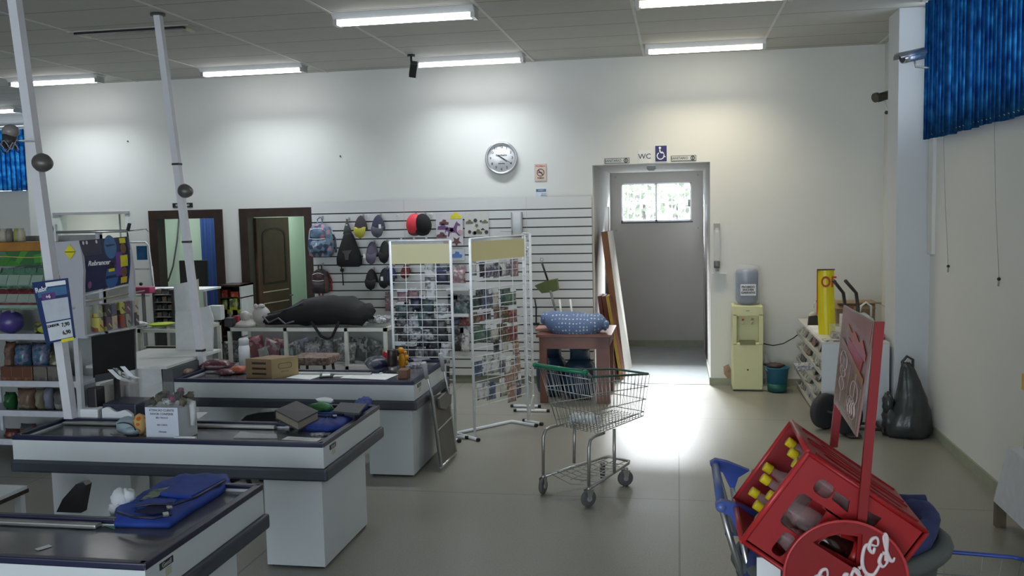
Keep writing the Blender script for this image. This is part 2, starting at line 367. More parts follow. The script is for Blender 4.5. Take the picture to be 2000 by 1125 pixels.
DB = M((.11, .055, .038), .35, noise=.2, scale=6)
g.box((0, 0, .01), (.68, .035, 2.08), DB, L)
for z in (.95, 1.1): g.box((.08, -.004, z), (.62, .001, z + .012), CREAM, L)
g.plate([(.1, 1.2), (.1, 1.85)] + [(.35 + .25 * cos(pi - i * pi / 8), 1.85 + .1 * sin(i * pi / 8)) for i in range(9)] + [(.6, 1.2)], .008, BROWN, L @ Matrix.Translation((0, .002, 0)) @ Matrix.Rotation(R(90), 4, 'X'), holes=[[(.13, 1.23), (.13, 1.82)] + [(.35 + .22 * cos(pi - i * pi / 8), 1.84 + .08 * sin(i * pi / 8)) for i in range(9)] + [(.57, 1.23)]])
o = g.build('door_leaf', d2); 
g = G().cyl(L @ V((.64, 0, 1.02)), L @ V((.64, -.05, 1.02)), .01, DGREY).cyl(L @ V((.64, -.05, 1.02)), L @ V((.53, -.05, 1.02)), .009, DGREY); g.build('door_handle', o)
g = G()   # service window surround and its sliding pane
g.box((SW[0] - .02, YB - .015, z1 - .02), (SW[1] + .02, YB + .03, z1 + .015), GREY).box((SW[0], YB, SW[2]), (SW[0] + .07, YB + .15, z1), M((.62, .70, .64), .5)).box((SW[1] - .05, YB, SW[2]), (SW[1], YB + .15, z1), WHITE)
g.box((SW[0] + .9, YB + .05, SW[2]), (SW[0] + .915, YB + .07, z1), GREY).box((SW[0] - .03, YB - .08, SW[2] - .03), (SW[1] + .03, YB + .15, SW[2]), WHITE); S('window_3', g)
# far window
g = G()
for x in (-12.9, -11.9, -10.9, -9.9, -8.95): g.box((x, YF + .03, 2.66), (x + .05, YF + .09, HC), WHITE)
g.box((-12.9, YF + .05, 2.7), (-8.9, YF + .06, HC), CLEAR((.8, .9, 1), .12, .02)); S('window_4', g)
# ---------------------------------------------------------------- slatted display wall
g = G(); X0, X1 = -4.50, -1.0; SLT = M((.66, .67, .66), .5, noise=.02, scale=2)
g.box((X0, YB - .05, .1), (X1, YB - .03, 2.262), BLACK)
zt = 2.115; g.box((X0, YB - .07, zt + .006), (X1, YB - .045, 2.262), SLT)
for k in range(19):
    z = zt - .107 * k
    g.box((X0, YB - .07, max(.1, z - .107 + .008)), (X1, YB - .045, z - .008), SLT)
for x in (-1.78, -3.3): g.box((x - .001, YB - .0712, .1), (x + .001, YB - .07, 2.262), GREY)
sw_ = solo('slatwall', g, 'long white slatted display wall with dark grooves, covering the lower back wall', 'display wall'); SWY = YB - .07
# ---------------------------------------------------------------- ceiling lamps
TUBEM = M((1, 1, 1), .4, noise=0, emit=9.0, key='tube'); TUBEW = M((1, .93, .78), .4, noise=0, emit=8.0, key='tubew')
def lamp(x0, x1, y, warm, label, power=15):
    t = T('ceiling_lamp', ((x0 + x1) / 2, y, HC - .005), label, 'ceiling lamp', 'fluorescent lamps on the ceiling')
    h = .13; g = G()
    g.loft([[(x, y - h, HC - .002), (x, y - h * .55, HC - .05), (x, y + h * .55, HC - .05), (x, y + h, HC - .002)] for x in (x0, x1)], WHITE, smooth=False); g.build('reflector', t)
    for dy in (-.045, .045):
        g = G().cyl((x0 + .04, y + dy, HC - .07), (x1 - .04, y + dy, HC - .07), .016, TUBEW if warm else TUBEM); g.build('fluorescent_tube', t)
    for x in (x0 + .015, x1 - .015): g = G().box((x - .018, y - .075, HC - .095), (x + .018, y + .075, HC - .02), CHROME); g.build('end_cap', t)
    l = area('lamp_glow', ((x0 + x1) / 2, y, HC - .10), (0, 0, 0), x1 - x0 - .1, .1, power, (1, .88, .66) if warm else (.88, .94, 1), 118); return t
lamp(-2.95, -1.69, 10.42, 0, 'lit white ceiling lamp next to the black ceiling camera')
lamp(-2.95, -1.69, 7.9, 0, 'largest lit white ceiling lamp, at the top edge of the picture')
lamp(-5.53, -4.26, 10.32, 0, 'lit white ceiling lamp above the two brown doorways')
lamp(-8.1, -6.9, 10.34, 0, 'lit white ceiling lamp behind the tall white power pole by the toy shelves')
lamp(-.33, .93, 10.32, 1, 'warm yellowish ceiling lamp above the washroom corridor')
lamp(-.33, .93, 7.88, 1, 'warm ceiling lamp cut off by the top edge of the picture', 6)
lamp(-11.2, -10.0, 12.85, 0, 'distant lit ceiling lamp over the high blue blinds at the far end')
t = T('ceiling_lamp', (-4.95, 8.0, HC - .005), 'unlit recessed ceiling fitting with a dark slot beside the slim power pole', 'ceiling lamp')
g = G().box((-5.56, 7.86, HC - .012), (-4.34, 8.14, HC), M((.42, .41, .37), .6)); g.build('housing', t)
g = G().box((-5.5, 7.875, HC - .03), (-4.4, 7.925, HC - .011), BLACK); g.build('dark_slot', t)
for x in (-5.5, -4.43): g = G().box((x, 7.9, HC - .03), (x + .03, 8.1, HC - .012), CREAM); g.build('end_cap', t)
# ---------------------------------------------------------------- vertical blinds
def blindmat(name, st):
    m, nt, b = _m(name); nt.nodes.remove(b); out = nt.nodes['Material Output']
    d = nt.nodes.new('ShaderNodeBsdfDiffuse'); tr = nt.nodes.new('ShaderNodeBsdfTranslucent'); mx = nt.nodes.new('ShaderNodeMixShader')
    n = nt.nodes.new('ShaderNodeTexNoise'); n.inputs['Scale'].default_value = 9; n.inputs['Detail'].default_value = 3; tc = nt.nodes.new('ShaderNodeTexCoord'); nt.links.new(tc.outputs['Object'], n.inputs['Vector'])
    r = nt.nodes.new('ShaderNodeValToRGB'); nt.links.new(n.outputs['Fac'], r.inputs['Fac']); r.color_ramp.elements[0].color = (.03, .20, .48, 1); r.color_ramp.elements[1].color = (.20, .62, .90, 1)
    r.color_ramp.elements[0].position = .35; r.color_ramp.elements[1].position = .7
    d.inputs[0].default_value = (.03, .09, .22, 1); nt.links.new(r.outputs[0], tr.inputs[0]); mx.inputs[0].default_value = st
    nt.links.new(d.outputs[0], mx.inputs[1]); nt.links.new(tr.outputs[0], mx.inputs[2]); nt.links.new(mx.outputs[0], out.inputs[0]); return m
BLM = blindmat('blind_cloth', .55)
def blinds(ctr, n, step, along, z0, z1_, label, skips=()):
    t = T('vertical_blinds', ctr, label, 'blinds'); rnd = random.Random(5); c = V(ctr); a = V(along)
    g = G().obox(c - a * step * .5 + V((0, 0, z1_ - c.z)) - V((.02, .02, 0)), a * (n * step) + V((.03, .03, 0)) * 0, V((a.y, -a.x, 0)) * .04, (0, 0, .04), WHITE); g.build('head_rail', t)
    for i in range(n):
        p = c + a * (i * step); p.z = 0; ang = math.atan2(a.y, a.x) + R(rnd.uniform(14, 24) if i not in skips else 50)
        d = V((cos(ang), sin(ang), 0)) * (step * .57); nn = V((-d.y, d.x, 0)).normalized() * .012; zz = z0 + rnd.uniform(-.006, .006)
        g = G(); g.loft([[p - d + V((0, 0, z)), p - d * .4 + nn + V((0, 0, z)), p + d * .4 + nn + V((0, 0, z)), p + d + V((0, 0, z)), p + d * .4 + nn * .9 + V((0, 0, z)), p - d * .4 + nn * .9 + V((0, 0, z))] for z in (zz, z0 + .4, z1_)], BLM)
        g.build('blind_slat', t)
    g = G().tube([c + a * (i * step * .5) + V((0, 0, z0 + .03 - c.z + (.012 if i % 2 else 0))) for i in range(2 * n)], .0025, WHITE, n=5); g.build('bottom_chain', t)
    return t
blinds((2.165, 8.72, 2.66), 60, .09, (0, -1, 0), 2.66, 3.85, 'blue vertical blinds hanging over the high window beside the silver camera', (8, 14))
blinds((-12.75, YF - .1, 2.68), 40, .1, (1, 0, 0), 2.66, 3.8, 'distant blue vertical blinds at the far end beyond the tall power pole')
for (x, y, b) in ((1843, 275, 520), (1942, 250, 545)):
    p0 = at(x, y, X=XR - .06); p1 = at(x + 9, b, X=XR - .03)
    t = T('blind_cord', p1, 'thin grey blind cord with black end weight, %s' % ('nearer the wall pier' if x < 1900 else 'further from the wall pier'), 'cord')
    G().tube([p0 + V((0, 0, .3)), p0, (p0 + p1) / 2 + V((0, .02, 0)), p1], .0022, GREY, n=5).build('string', t)
    G().ball(p1, .013, BLACK).cyl(p1 + V((0, 0, -.01)), p1 + V((.0, .01, -.05)), .007, GREY).build('weight', t)
# ================================================================ CHECKOUTS
TOPM = M((.10, .10, .115), .16, noise=.2, scale=3); BUMP = M((.045, .055, .075), .4); PANEL = M((.66, .70, .72), .4, noise=.02, scale=2)
EDGE = M((.012, .014, .05), .3); TZ = .785
def checkout(y0, x0, label, plate=True):
    """counter with its long front along X at y0 and its deep end at X = -2.07"""
    x1 = -2.07; ye = y0 + 1.05; yb = y0 + .50
    t = T('checkout_counter', ((x0 + x1) / 2, y0 + .5, 0), label, 'checkout counter', 'checkout counters in three rows')
    g = G().box((x0, y0, .63), (x1, y0 + .03, TZ - .02), PANEL).box((x1 - .03, y0 + .0301, .63), (x1, ye, TZ - .02), PANEL).box((x0, y0 + .0301, .63), (x0 + .03, yb, TZ - .02), PANEL).box((x1 - .42, ye - .03, .63), (x1 - .0301, ye, TZ - .02), PANEL)
    g.box((x0 + .02, yb - .03, .63), (x1 - .42, yb, TZ - .02), PANEL); g.build('tray_panel', t)
    g = G().box((x0 + .02, y0 + .02, .72), (x1 - .02, yb, TZ - .035), TOPM).box((x1 - .44, yb, .72), (x1 - .02, ye - .02, TZ - .035), TOPM); g.build('worktop', t)
    g = G()
    for a, b in (((x0, y0 - .004, 0), (x1, y0 + .035, 0)), ((x1 - .035, y0, 0), (x1 + .004, ye, 0)), ((x0, yb - .03, 0), (x1 - .44, yb + .005, 0)), ((x1 - .46, yb, 0), (x1 - .43, ye, 0)), ((x1 - .46, ye - .03, 0), (x1, ye + .004, 0)), ((x0 - .004, y0, 0), (x0 + .03, yb, 0))):
        g.box((a[0], a[1], TZ - .03), (b[0], b[1], TZ), EDGE, bev=.006)
    g.build('edge_trim', t)
    g = G().box((x0 + .05, yb - .085, TZ - .032), (x1 - .5, yb - .035, TZ - .012), STEEL, bev=.006); g.build('steel_rail', t)
    g = G(); P = [(y0 - .028, .628), (y0 - .02, .552), (y0 + .05, .552), (y0 + .05, .628)]
    g.box((x0 - .01, y0 - .022, .553), (x1 + .022, y0 + .05, .628), BUMP, bev=.014).box((x1 - .05, y0 - .02, .553), (x1 + .024, ye + .02, .628), BUMP, bev=.014).box((x0 - .012, y0, .555), (x0 + .04, yb, .626), BUMP, bev=.01)
    g.build('bumper', t)
    g = G().box((x1 - .40, y0 + .03, .015), (x1 - .03, y0 + .80, .60), PANEL).box((x1 - .38, y0 + .05, 0), (x1 - .05, y0 + .78, .02), BLACK); g.build('pedestal', t)
    g = G().box((x0 + .07, y0 + .25, .015), (x0 + .64, y0 + .46, .60), PANEL); g.build('pedestal', t)
    if plate:
        g = G().box((x1 - .002, y0 + .10, .715), (x1 + .003, y0 + .20, .743), BLACK); pl = g.build('maker_plate', t)
        G().text('Gentil', .028, M((.5, .5, .5)), Matrix.Translation((x1 + .0035, y0 + .15, .729)) @ Matrix.Rotation(R(90), 4, 'Z') @ Matrix.Rotation(R(90), 4, 'X')).build('lettering', pl)
        G().box((x1 - .002, y0 + .14, .675), (x1 + .002, y0 + .185, .708), M((.55, .52, .38), .6)).build('sticker', t)
    return t
checkout(3.2, -4.2, 'nearest checkout counter, cut off by the picture corner, with a blue bag on it')
checkout(5.06, -4.14, 'middle checkout counter carrying the black monitor and white notice box')
checkout(6.97, -4.14, 'rearmost checkout counter with the cardboard box and papers on top')
# ---------------------------------------------------------------- power poles standing on the counters
POLEM = M((.72, .72, .76), .4, noise=.02)
def pole(a, b, w, label, bands, cone):
    a, b = V(a), V(b); t = T('power_pole', a, label, 'pole')
    d = b - a; G().obox(a - V((w, w, 0)) / 2, (w, 0, 0), (0, w, 0), d, POLEM).build('shaft', t)
    G().cyl(b - V((0, 0, .02)), b, w * 1.1, DGREY, n=20).build('ceiling_collar', t)
    for k in bands: p = a + d * k; G().box(p - V((w / 2 + .004, w / 2 + .004, .009)), p + V((w / 2 + .004, w / 2 + .004, .009)), BLACK).build('tape_band', t)
    p = a + d * cone; ax = V((1, -.25, -.18)).normalized(); q = ax.to_track_quat('Z', 'Y').to_matrix().to_4x4(); q.translation = p + V((w * .8, -w * .5, 0)) - ax * .02
    g = G().lathe([(.012, -.01), (.05, .0), (.062, .03), (.058, .06), (.04, .095), (.018, .112), (0, .115)], M((.13, .12, .11), .35, .3), mx=q @ Matrix.Rotation(0, 4, 'Z')); g.build('signal_lamp', t)
    return t
b = at(30, 10, Y=5.4); a = V((-4.07, 5.54, TZ)); d = (b - a); k = (HC - TZ) / d.z
pole(a, a + d * k, .062, 'thick white leaning power pole rising behind the toy display and price card', (), .56)
pole((-4.18, 7.52, TZ), at(308, 26, Z=HC), .056, 'slim white leaning power pole with black tape bands on the rearmost counter', (.05, .365, .585), .51)
# camera strapped to the thick pole
P0 = at(40, 262, Y=5.4)
t = T('security_camera', P0, 'dark dome camera with looped cables strapped to the thick power pole', 'camera')
g = G().ball(P0 + V((-.07, 0, .02)), (.055, .05, .045), M((.25, .22, .21), .3)).cyl(P0 + V((-.08, 0, 0)), P0 + V((-.09, 0, -.09)), .045, M((.04, .035, .04), .4)); g.build('dome', t)
g = G()
for k in range(4): g.tube([P0 + V((-.11 + .13 * i / 9, -.05, -.07 + .03 * sin(i * .9 + k) - .008 * k)) for i in range(10)], .004, BLACK if k % 2 else M((.3, .3, .4)), n=5)
g.tube([P0 + V((.075 + .03 * sin(j * pi / 4), -.045 + .06 * cos(j * pi / 4), -.05)) for j in range(8)], .004, WHITE, n=5, closed=True); g.build('cable', t)
# ceiling camera
P0 = at(803, 107, Z=HC); t = T('security_camera', P0, 'black camera hanging from the ceiling beside a lit lamp', 'camera')
G().cyl(P0, P0 - V((0, 0, .018)), .045, BLACK).cyl(P0, P0 - V((0, 0, .09)), .012, BLACK).build('mount', t)
q = Matrix.Translation(P0 + V((.02, 0, -.15))) @ Euler((R(25), R(8), R(20))).to_matrix().to_4x4()
G().box((-.04, -.06, -.09), (.04, .06, .07), BLACK, q, .01).build('housing', t)
G().box((.036, -.062, -.10), (.052, .062, .08), WHITE, q, .005).build('side_plate', t)
# silver wall camera and dark corner camera
P0 = at(1785, 110, X=2.03); t = T('security_camera', P0, 'silver bullet camera with sun hood beside the blue blinds', 'camera')
q = Matrix.Translation(P0) @ Euler((0, R(12), R(205))).to_matrix().to_4x4()
G().cyl(q @ V((-.09, 0, 0)), q @ V((.12, 0, 0)), .042, M((.5, .52, .56), .25, .8), n=20).build('body', t)
g = G(); g.loft([[q @ V((x, .054 * cos(a_), .054 * sin(a_) + .004)) for a_ in [pi * i / 10 for i in range(11)]] + [q @ V((x, .050 * cos(a_), .050 * sin(a_) + .004)) for a_ in [pi * i / 10 for i in range(10, -1, -1)]] for x in (-.1, .17)], M((.4, .42, .46), .3, .8)); g.build('sun_hood', t)
G().cyl(q @ V((.121, 0, 0)), q @ V((.123, 0, 0)), .034, BLACK).build('lens', t)
e = V((XR, P0.y + .05, P0.z - .10)); G().tube([q @ V((0, 0, -.04)), q @ V((0, 0, -.09)), (e + P0) / 2 + V((0, 0, -.05)), e], .01, STEEL).build('bracket', t)
P0 = at(1726, 188, X=2.14); t = T('security_camera', P0, 'small dark camera in the wall corner behind the pier', 'camera')
q = Matrix.Translation(P0) @ Euler((0, R(15), R(212))).to_matrix().to_4x4(); DK = M((.05, .045, .035), .4)
G().cyl(q @ V((-.09, 0, 0)), q @ V((.08, 0, 0)), .045, DK, n=18).cyl(q @ V((.08, 0, .012)), q @ V((.12, 0, .012)), .05, DK, n=18).build('body', t)
e = V((XR, P0.y, P0.z - .12)); G().tube([q @ V((0, 0, -.03)), P0 + V((.03, 0, -.13)), P0 + V((.03, 0, -.16)), e], .007, WHITE).ball(P0 + V((.03, 0, -.17)), .02, DK).build('bracket', t)
# ---------------------------------------------------------------- wire mesh display racks
def rack(pa, pb, h, hd, label, feet, rows, dx=.05, header=(.18, .03)):
    """free-standing mesh rack between floor points pa and pb"""
    pa, pb = V(pa).to_3d(), V(pb).to_3d(); a = (pb - pa); L = a.length; a.normalize(); n_ = V((a.y, -a.x, 0))
    t = T('wire_display_rack', (pa + pb) / 2, label, 'display rack', 'white wire mesh racks'); r = .0125
    for p in (pa, pb): G().cyl(p + V((0, 0, .03)), p + V((0, 0, h)), r, WWIRE).build('post', t)
    g = G(); zz = .30
    n = rows
    for i in range(n + 1): z = zz + (h - header[0] - header[1] - .03 - zz) * i / n; g.cyl(pa + V((0, 0, z)), pb + V((0, 0, z)), .0042, WWIRE, n=5)
    for i in range(1, 4): p = pa + a * (L * i / 4) + n_ * .004; g.cyl(p + V((0, 0, zz)), p + V((0, 0, h - .2)), .0028, WWIRE, n=5)
    g.build('mesh_panel', t)
    z0 = h - header[0] - header[1]
    if header[0] > 0: G().obox(pa + a * .012 - n_ * .004 + V((0, 0, z0)), a * (L - .024), n_ * .010, (0, 0, header[0]), M((.74, .68, .36), .35, noise=.03, scale=2)).build('header_board', t)
    G().cyl(pa + V((0, 0, h)), pb + V((0, 0, h)), .008, WWIRE).build('top_bar', t)
    for p, f in zip((pa, pb), feet):
        g = G(); u = V((f[0], f[1], 0)).normalized() * .26; g.tube([p - u * f[2] + V((0, 0, .016)), p + u * f[3] + V((0, 0, .016))], .016, WWIRE, n=10)
        for e in (p - u * f[2], p + u * f[3]): g.cyl(e + V((0, 0, .016)) - u * .06, e + V((0, 0, .016)) + u * .06, .0165, BLACK)
        g.build('foot', t)
    return t, pa, pb, a, n_
pA, pB = V((-2.60, 8.14, 0)), V((-2.03, 8.14, 0))
rA = rack(pA, pB, 1.86, .2, 'white wire mesh rack with blank cream header, behind the rearmost counter', ((1, -.9, .9, .2), (1, -.9, .9, .2)), 19)
pC, pD = V((-1.87, 8.23, 0)), V((-1.48, 8.93, 0))
rB = rack(pC, pD, 1.87, .2, 'white wire mesh rack with cream header standing forward in the aisle', ((-.23, .02, -.3, .85), (1, -.7, .2, .7)), 17)
g = G(); q0 = at(893, 847, Z=.016); q1 = at(985, 826, Z=.016); q2 = at(1000, 823, Z=.016); q3 = at(1047, 831, Z=.016)
g.tube([at(934, 859, Z=.016), q0, q0 + V((.0, .03, 0)), q1, q2, q3], .016, WWIRE, n=10)
for e, f in ((at(934, 859, Z=.016), q0), (q3, q2)): dd = (e - f).normalized() * .012; g.cyl(e - dd, e + dd, .0175, BLACK)
g.cyl(pD + V((0, 0, .03)), q3 + V((-.02, 0, .3)), .009, WWIRE).build('base_frame', rB[0])
pE, pF = V((-1.50, 9.41, 0)), V((-1.61, 9.62, 0))
rC = rack(pE, pF, 1.87, .12, 'white wire mesh rack seen nearly edge-on beside the wooden table', ((1, -.0, .75, .6), (1, -.0, .6, .55)), 22, header=(.0, .0))
# ---------------------------------------------------------------- glass showcases
def showcase(x0, x1, y0, y1, h, gz, label, back=M((.30, .31, .31), .6)):
    t = T('glass_showcase', ((x0 + x1) / 2, (y0 + y1) / 2, 0), label, 'glass counter'); f = .035; FRM = M((.68, .68, .62), .45)
    g = G()
    for x in [x0, x1 - f] + ([x0 + (x1 - x0) * .36, x0 + (x1 - x0) * .74] if x1 - x0 > 1 else []): g.box((x, y0, 0 if x in (x0, x1 - f) else gz), (x + f, y0 + f, h), FRM)
    for x in (x0, x1 - f): g.box((x, y1 - f, 0), (x + f, y1, h), FRM)
    for z in (gz, h - f):
        g.box((x0, y0, z), (x1, y0 + f, z + f), FRM).box((x0, y1 - f, z), (x1, y1, z + f), FRM).box((x0, y0, z), (x0 + f, y1, z + f), FRM).box((x1 - f, y0, z), (x1, y1, z + f), FRM)
    g.build('frame', t)
    G().box((x0 + .01, y0 + .01, h), (x1 - .01, y1 - .01, h + .008), CLEAR((.45, .5, .48), .25, .04)).build('glass_top', t)
    G().box((x0 + f, y0 + .012, gz + f), (x1 - f, y0 + .018, h - f), GLASS).build('front_pane', t)
    G().box((x0 + f, y0 + .02, gz + .01), (x1 - f, y1 - .02, gz + f), WHITE).build('shelf', t)
    G().box((x0 + f, y1 - f, .05), (x1 - f, y1 - f + .01, h - f), back).build('back_panel', t)
    if gz > .3: G().box((x0 + .01, y0 + .06, .04), (x1 - .01, y0 + .09, gz), PANEL).build('lower_panel', t)
    return t
showcase(-4.66, -2.92, 8.92, 9.42, .95, .52, 'long white-framed glass counter filled with bagged goods, under the black duffel bag')
showcase(-5.62, -4.98, 8.80, 9.40, .95, .40, 'short glass counter with cream drawer beside the leaning white boards')
g = G().box((-5.50, 8.70, .56), (-5.05, 8.79, .78), CREAM, bev=.01).box((-5.46, 8.69, .77), (-5.08, 8.70, .785), BLACK); solo('drawer_front', g, 'cream drawer box jutting out below the short glass counter', 'drawer')
# low white counter with a dark end, between display and rear counter
t = T('service_counter', (-4.6, 7.3, 0), 'plain white counter behind the monitor with a dark edged flat top', 'counter')
G().box((-4.92, 7.05, 0), (-4.30, 7.92, .86), M((.62, .64, .64), .5)).build('body', t)
G().obox((-4.97, 7.0, .86), (.75, 0, 0), (0, .95, 0), (0, 0, .022), M((.70, .71, .69), .4)).build('top', t)
G().box((-4.29, 7.05, .60), (-4.2, 7.6, .855), M((.10, .11, .12), .5)).build('end_panel', t)
# leaning white boards behind the slim pole
for (pts, z0, Yp, lab, col) in (([(342, 613), (383, 602), (386, 702), (345, 711)], .8, 7.86, 'small white board standing by the pole foot in front of the tall panel', (.64, .65, .64)),
                           ([(339, 556), (371, 550), (373, 618), (344, 624)], .8, 7.915, 'tall white panel standing upright on the showcase behind the pole', (.70, .71, .70)),
                           ([(386, 545), (387, 617), (374, 620), (370, 550)], .8, 7.915, 'beige edge board between white panel and pole', (.50, .48, .40)),
                           ([(386, 602), (408, 598), (416, 622), (415, 690), (384, 705)], .8, 7.82, 'white curved board to the glass-counter side of the slim pole', (.66, .67, .66)),
                           ([(390, 548), (386, 600), (391, 615), (388, 546)], .8, 8.1, '', None)):
    if col is None: continue
    P = [at(x, y, Y=Yp) for x, y in pts]; d = V((.0, .02, 0)); mz = min(p.z for p in P)
    for p in P:
        if p.z < mz + .12: p.z = .883
    g = G(); g.loft([P, [p + d for p in P]], M(col, .5), smooth=False); solo('white_board' if col[0] > .55 else 'beige_board', g, lab, 'board')
# ---------------------------------------------------------------- toy and sweets shelving at the far side
t = T('shelving_unit', (-5.9, 7.5, 0), 'white supermarket shelving packed with toys and bagged goods behind the price card', 'shelves')
SX0, SX1, SY = -7.4, -5.20, 7.22; SHM = M((.60, .62, .68), .4)
G().box((SX0, SY + .42, 0), (SX1, SY + .46, 1.98), M((.30, .31, .30), .6)).build('back_panel', t)
zs = [at(60, 662, Y=SY).z, at(60, 754, Y=SY).z, at(60, 812, Y=SY).z, .12]
for z in zs: G().box((SX0, SY + .01, z), (SX1, SY + .42, z + .02), SHM).box((SX0, SY, z - .008), (SX1, SY + .012, z + .045), SHM).build('shelf', t)
for x in (SX1 - .03, -6.35): G().box((x, SY + .40, 0), (x + .03, SY + .46, 2.0), SHM).build('upright', t)
for z in (1.38, 1.62, 1.86): G().cyl((SX0, SY + .38, z), (SX1, SY + .38, z), .008, SHM).build('hanging_bar', t)
SHZ = zs
# second unit seen through the gap behind the display post
t = T('shelving_unit', (-5.7, 8.2, 0), 'narrow shelf column of small goods behind the display leg', 'shelves')
for z in (.35, .62, .85, 1.08): G().box((-5.95, 8.02, z), (-5.50, 8.28, z + .015), SHM).build('shelf', t)
G().box((-5.95, 8.28, 0), (-5.50, 8.3, 1.2), M((.35, .36, .33), .6)).build('back_panel', t)
G().box((-5.97, 8.02, 0), (-5.95, 8.3, 1.2), SHM).build('upright', t); G().box((-5.50, 8.02, 0), (-5.48, 8.3, 1.2), SHM).build('upright', t)
# toothbrush display stand
YD = 6.7; DG = M((.48, .48, .52), .45, noise=.02)
t = T('promotion_display', at(200, 760, Y=YD), 'tall grey display stand with a dark blue picture header and clear goods box', 'display stand')
q = [(103, 473), (155, 470), (160, 500), (163, 530), (162, 560), (163, 600), (166, 655), (169, 661), (147, 661), (134, 600), (122, 560), (112, 520)]
P = [at(x, y, Y=YD) for x, y in q]; G().loft([P, [p + V((0, .03, 0)) for p in P]], DG, smooth=False).build('side_panel', t)
c = at(137, 492, Y=YD - .004); G().plate([(0, -.062), (.05, 0), (0, .062), (-.05, 0)], .003, YEL, XZ(c)).box(c + V((-.045, -.005, -.003)), c + V((.045, -.003, .003)), BLACK).build('warning_sticker', t)
def quad3(a, b, c, d, th, mat, g): n_ = (b - a).cross(d - a).normalized() * th; g.loft([[a, b, c, d], [a + n_, b + n_, c + n_, d + n_]], mat, smooth=False)
def Yr(x): return YD + (x - 155) * .0055         # the header runs back into the room
H = [at(155, 470, Y=Yr(155)), at(247, 462, Y=Yr(247)), at(251, 553, Y=Yr(251)), at(163, 572, Y=Yr(163))]
def hq(u, v, off=0): p = H[0].lerp(H[1], u).lerp(H[3].lerp(H[2], u), v); return p + V((.0, -off, 0)) + V((.06 * sin(v * pi), -.03 * sin(v * pi), 0)) * .35
def patch(u0, u1, v0, v1, mat, off, g, n=5, th=.002):
    g.loft([[hq(u0, v0 + (v1 - v0) * i / n, off), hq(u1, v0 + (v1 - v0) * i / n, off), hq(u1, v0 + (v1 - v0) * i / n, off - th), hq(u0, v0 + (v1 - v0) * i / n, off - th)] for i in range(n + 1)], mat, smooth=False)
g = G(); patch(0, 1, 0, 1, M((.012, .02, .09), .2), 0, g, th=.03); hb = g.build('picture_header', t)
g = G(); patch(0, .42, .0, .3, M((.05, .045, .09), .3), .003, g)
def disc(u, v, r, mat, off, a0=0, a1=2 * pi):
    ps = [hq(u + r * cos(a0 + (a1 - a0) * i / 20) * .55, v + r * sin(a0 + (a1 - a0) * i / 20), off) for i in range(21)]; g.loft([ps, [p + V((0, .002, 0)) for p in ps]], mat, smooth=False)
disc(.62, .78, .26, M((.03, .12, .34), .2), .004); disc(.62, .18, .24, M((.05, .16, .36), .2), .004)
patch(.72, .86, .3, .8, M((.16, .05, .30), .3), .006, g); patch(.84, .97, .02, .13, YEL, .008, g); disc(.9, .24, .11, M((.20, .10, .03), .3), .007); patch(.82, .98, .38, .62, YEL, .008, g); disc(.9, .74, .11, M((.18, .08, .03), .3), .007); patch(.83, .97, .84, .97, M((.65, .45, .02)), .008, g)
patch(.55, .68, .62, .68, YEL, .008, g); patch(.5, .68, .5, .6, M((.02, .01, .03)), .006, g); disc(.14, .87, .07, M((.25, .08, .25)), .006)
for u in (.08, .15, .35): disc(u, .05, .035, PAPER, .008)
g.build('printed_picture', hb)
tx = hq(.36, .47, .014); ang = math.atan2(H[1].y - H[0].y, H[1].x - H[0].x)
G().text('Rebrancer', .056, PAPER, XZ(tx, ang), .0012, .0012, shear=.3).build('lettering', hb)
a_, b_ = at(163, 577, Y=Yr(163)), at(251, 556, Y=Yr(251)); g = G().tube([a_, b_], .008, WHITE); a_, b_ = at(163, 592, Y=Yr(163)), at(251, 574, Y=Yr(251)); g.obox(a_, b_ - a_, (0, .25, 0), (0, 0, .012), M((.4, .36, .28))).build('ledge', t)
a_, b_ = at(163, 655, Y=Yr(163)), at(252, 640, Y=Yr(251)); g = G().obox(a_, b_ - a_, (0, .25, 0), (0, 0, .012), M((.45, .45, .42))); g.build('goods_shelf', t)
c1, c2 = at(163, 600, Y=Yr(163)), at(251, 582, Y=Yr(251)); g = G().loft([[a_, b_, c2, c1], [a_ + V((0, .003, 0)), b_ + V((0, .003, 0)), c2 + V((0, .003, 0)), c1 + V((0, .003, 0))]], CLEAR((.75, .78, .78), .25, .1), smooth=False); g.build('clear_box', t)
P = [at(x, y, Y=Yr(251)) for x, y in [(247, 460), (254, 490), (260, 530), (262, 600), (262, 640), (252, 645), (251, 553), (250, 500)]]; G().loft([P, [p + V((0, .03, 0)) for p in P]], DG, smooth=False).build('side_panel', t)
P = at(156, 800, Y=YD + .1); G().box((P.x - .022, YD + .1, 0), (P.x + .022, YD + .14, at(156, 655, Y=YD + .1).z), M((.55, .56, .58))).build('leg', t)
P = at(250, 800, Y=YD + .2); G().box((P.x - .022, YD + .2, 0), (P.x + .022, YD + .24, 1.15), M((.55, .56, .58))).build('leg', t)
DISP = (H, a_, b_)
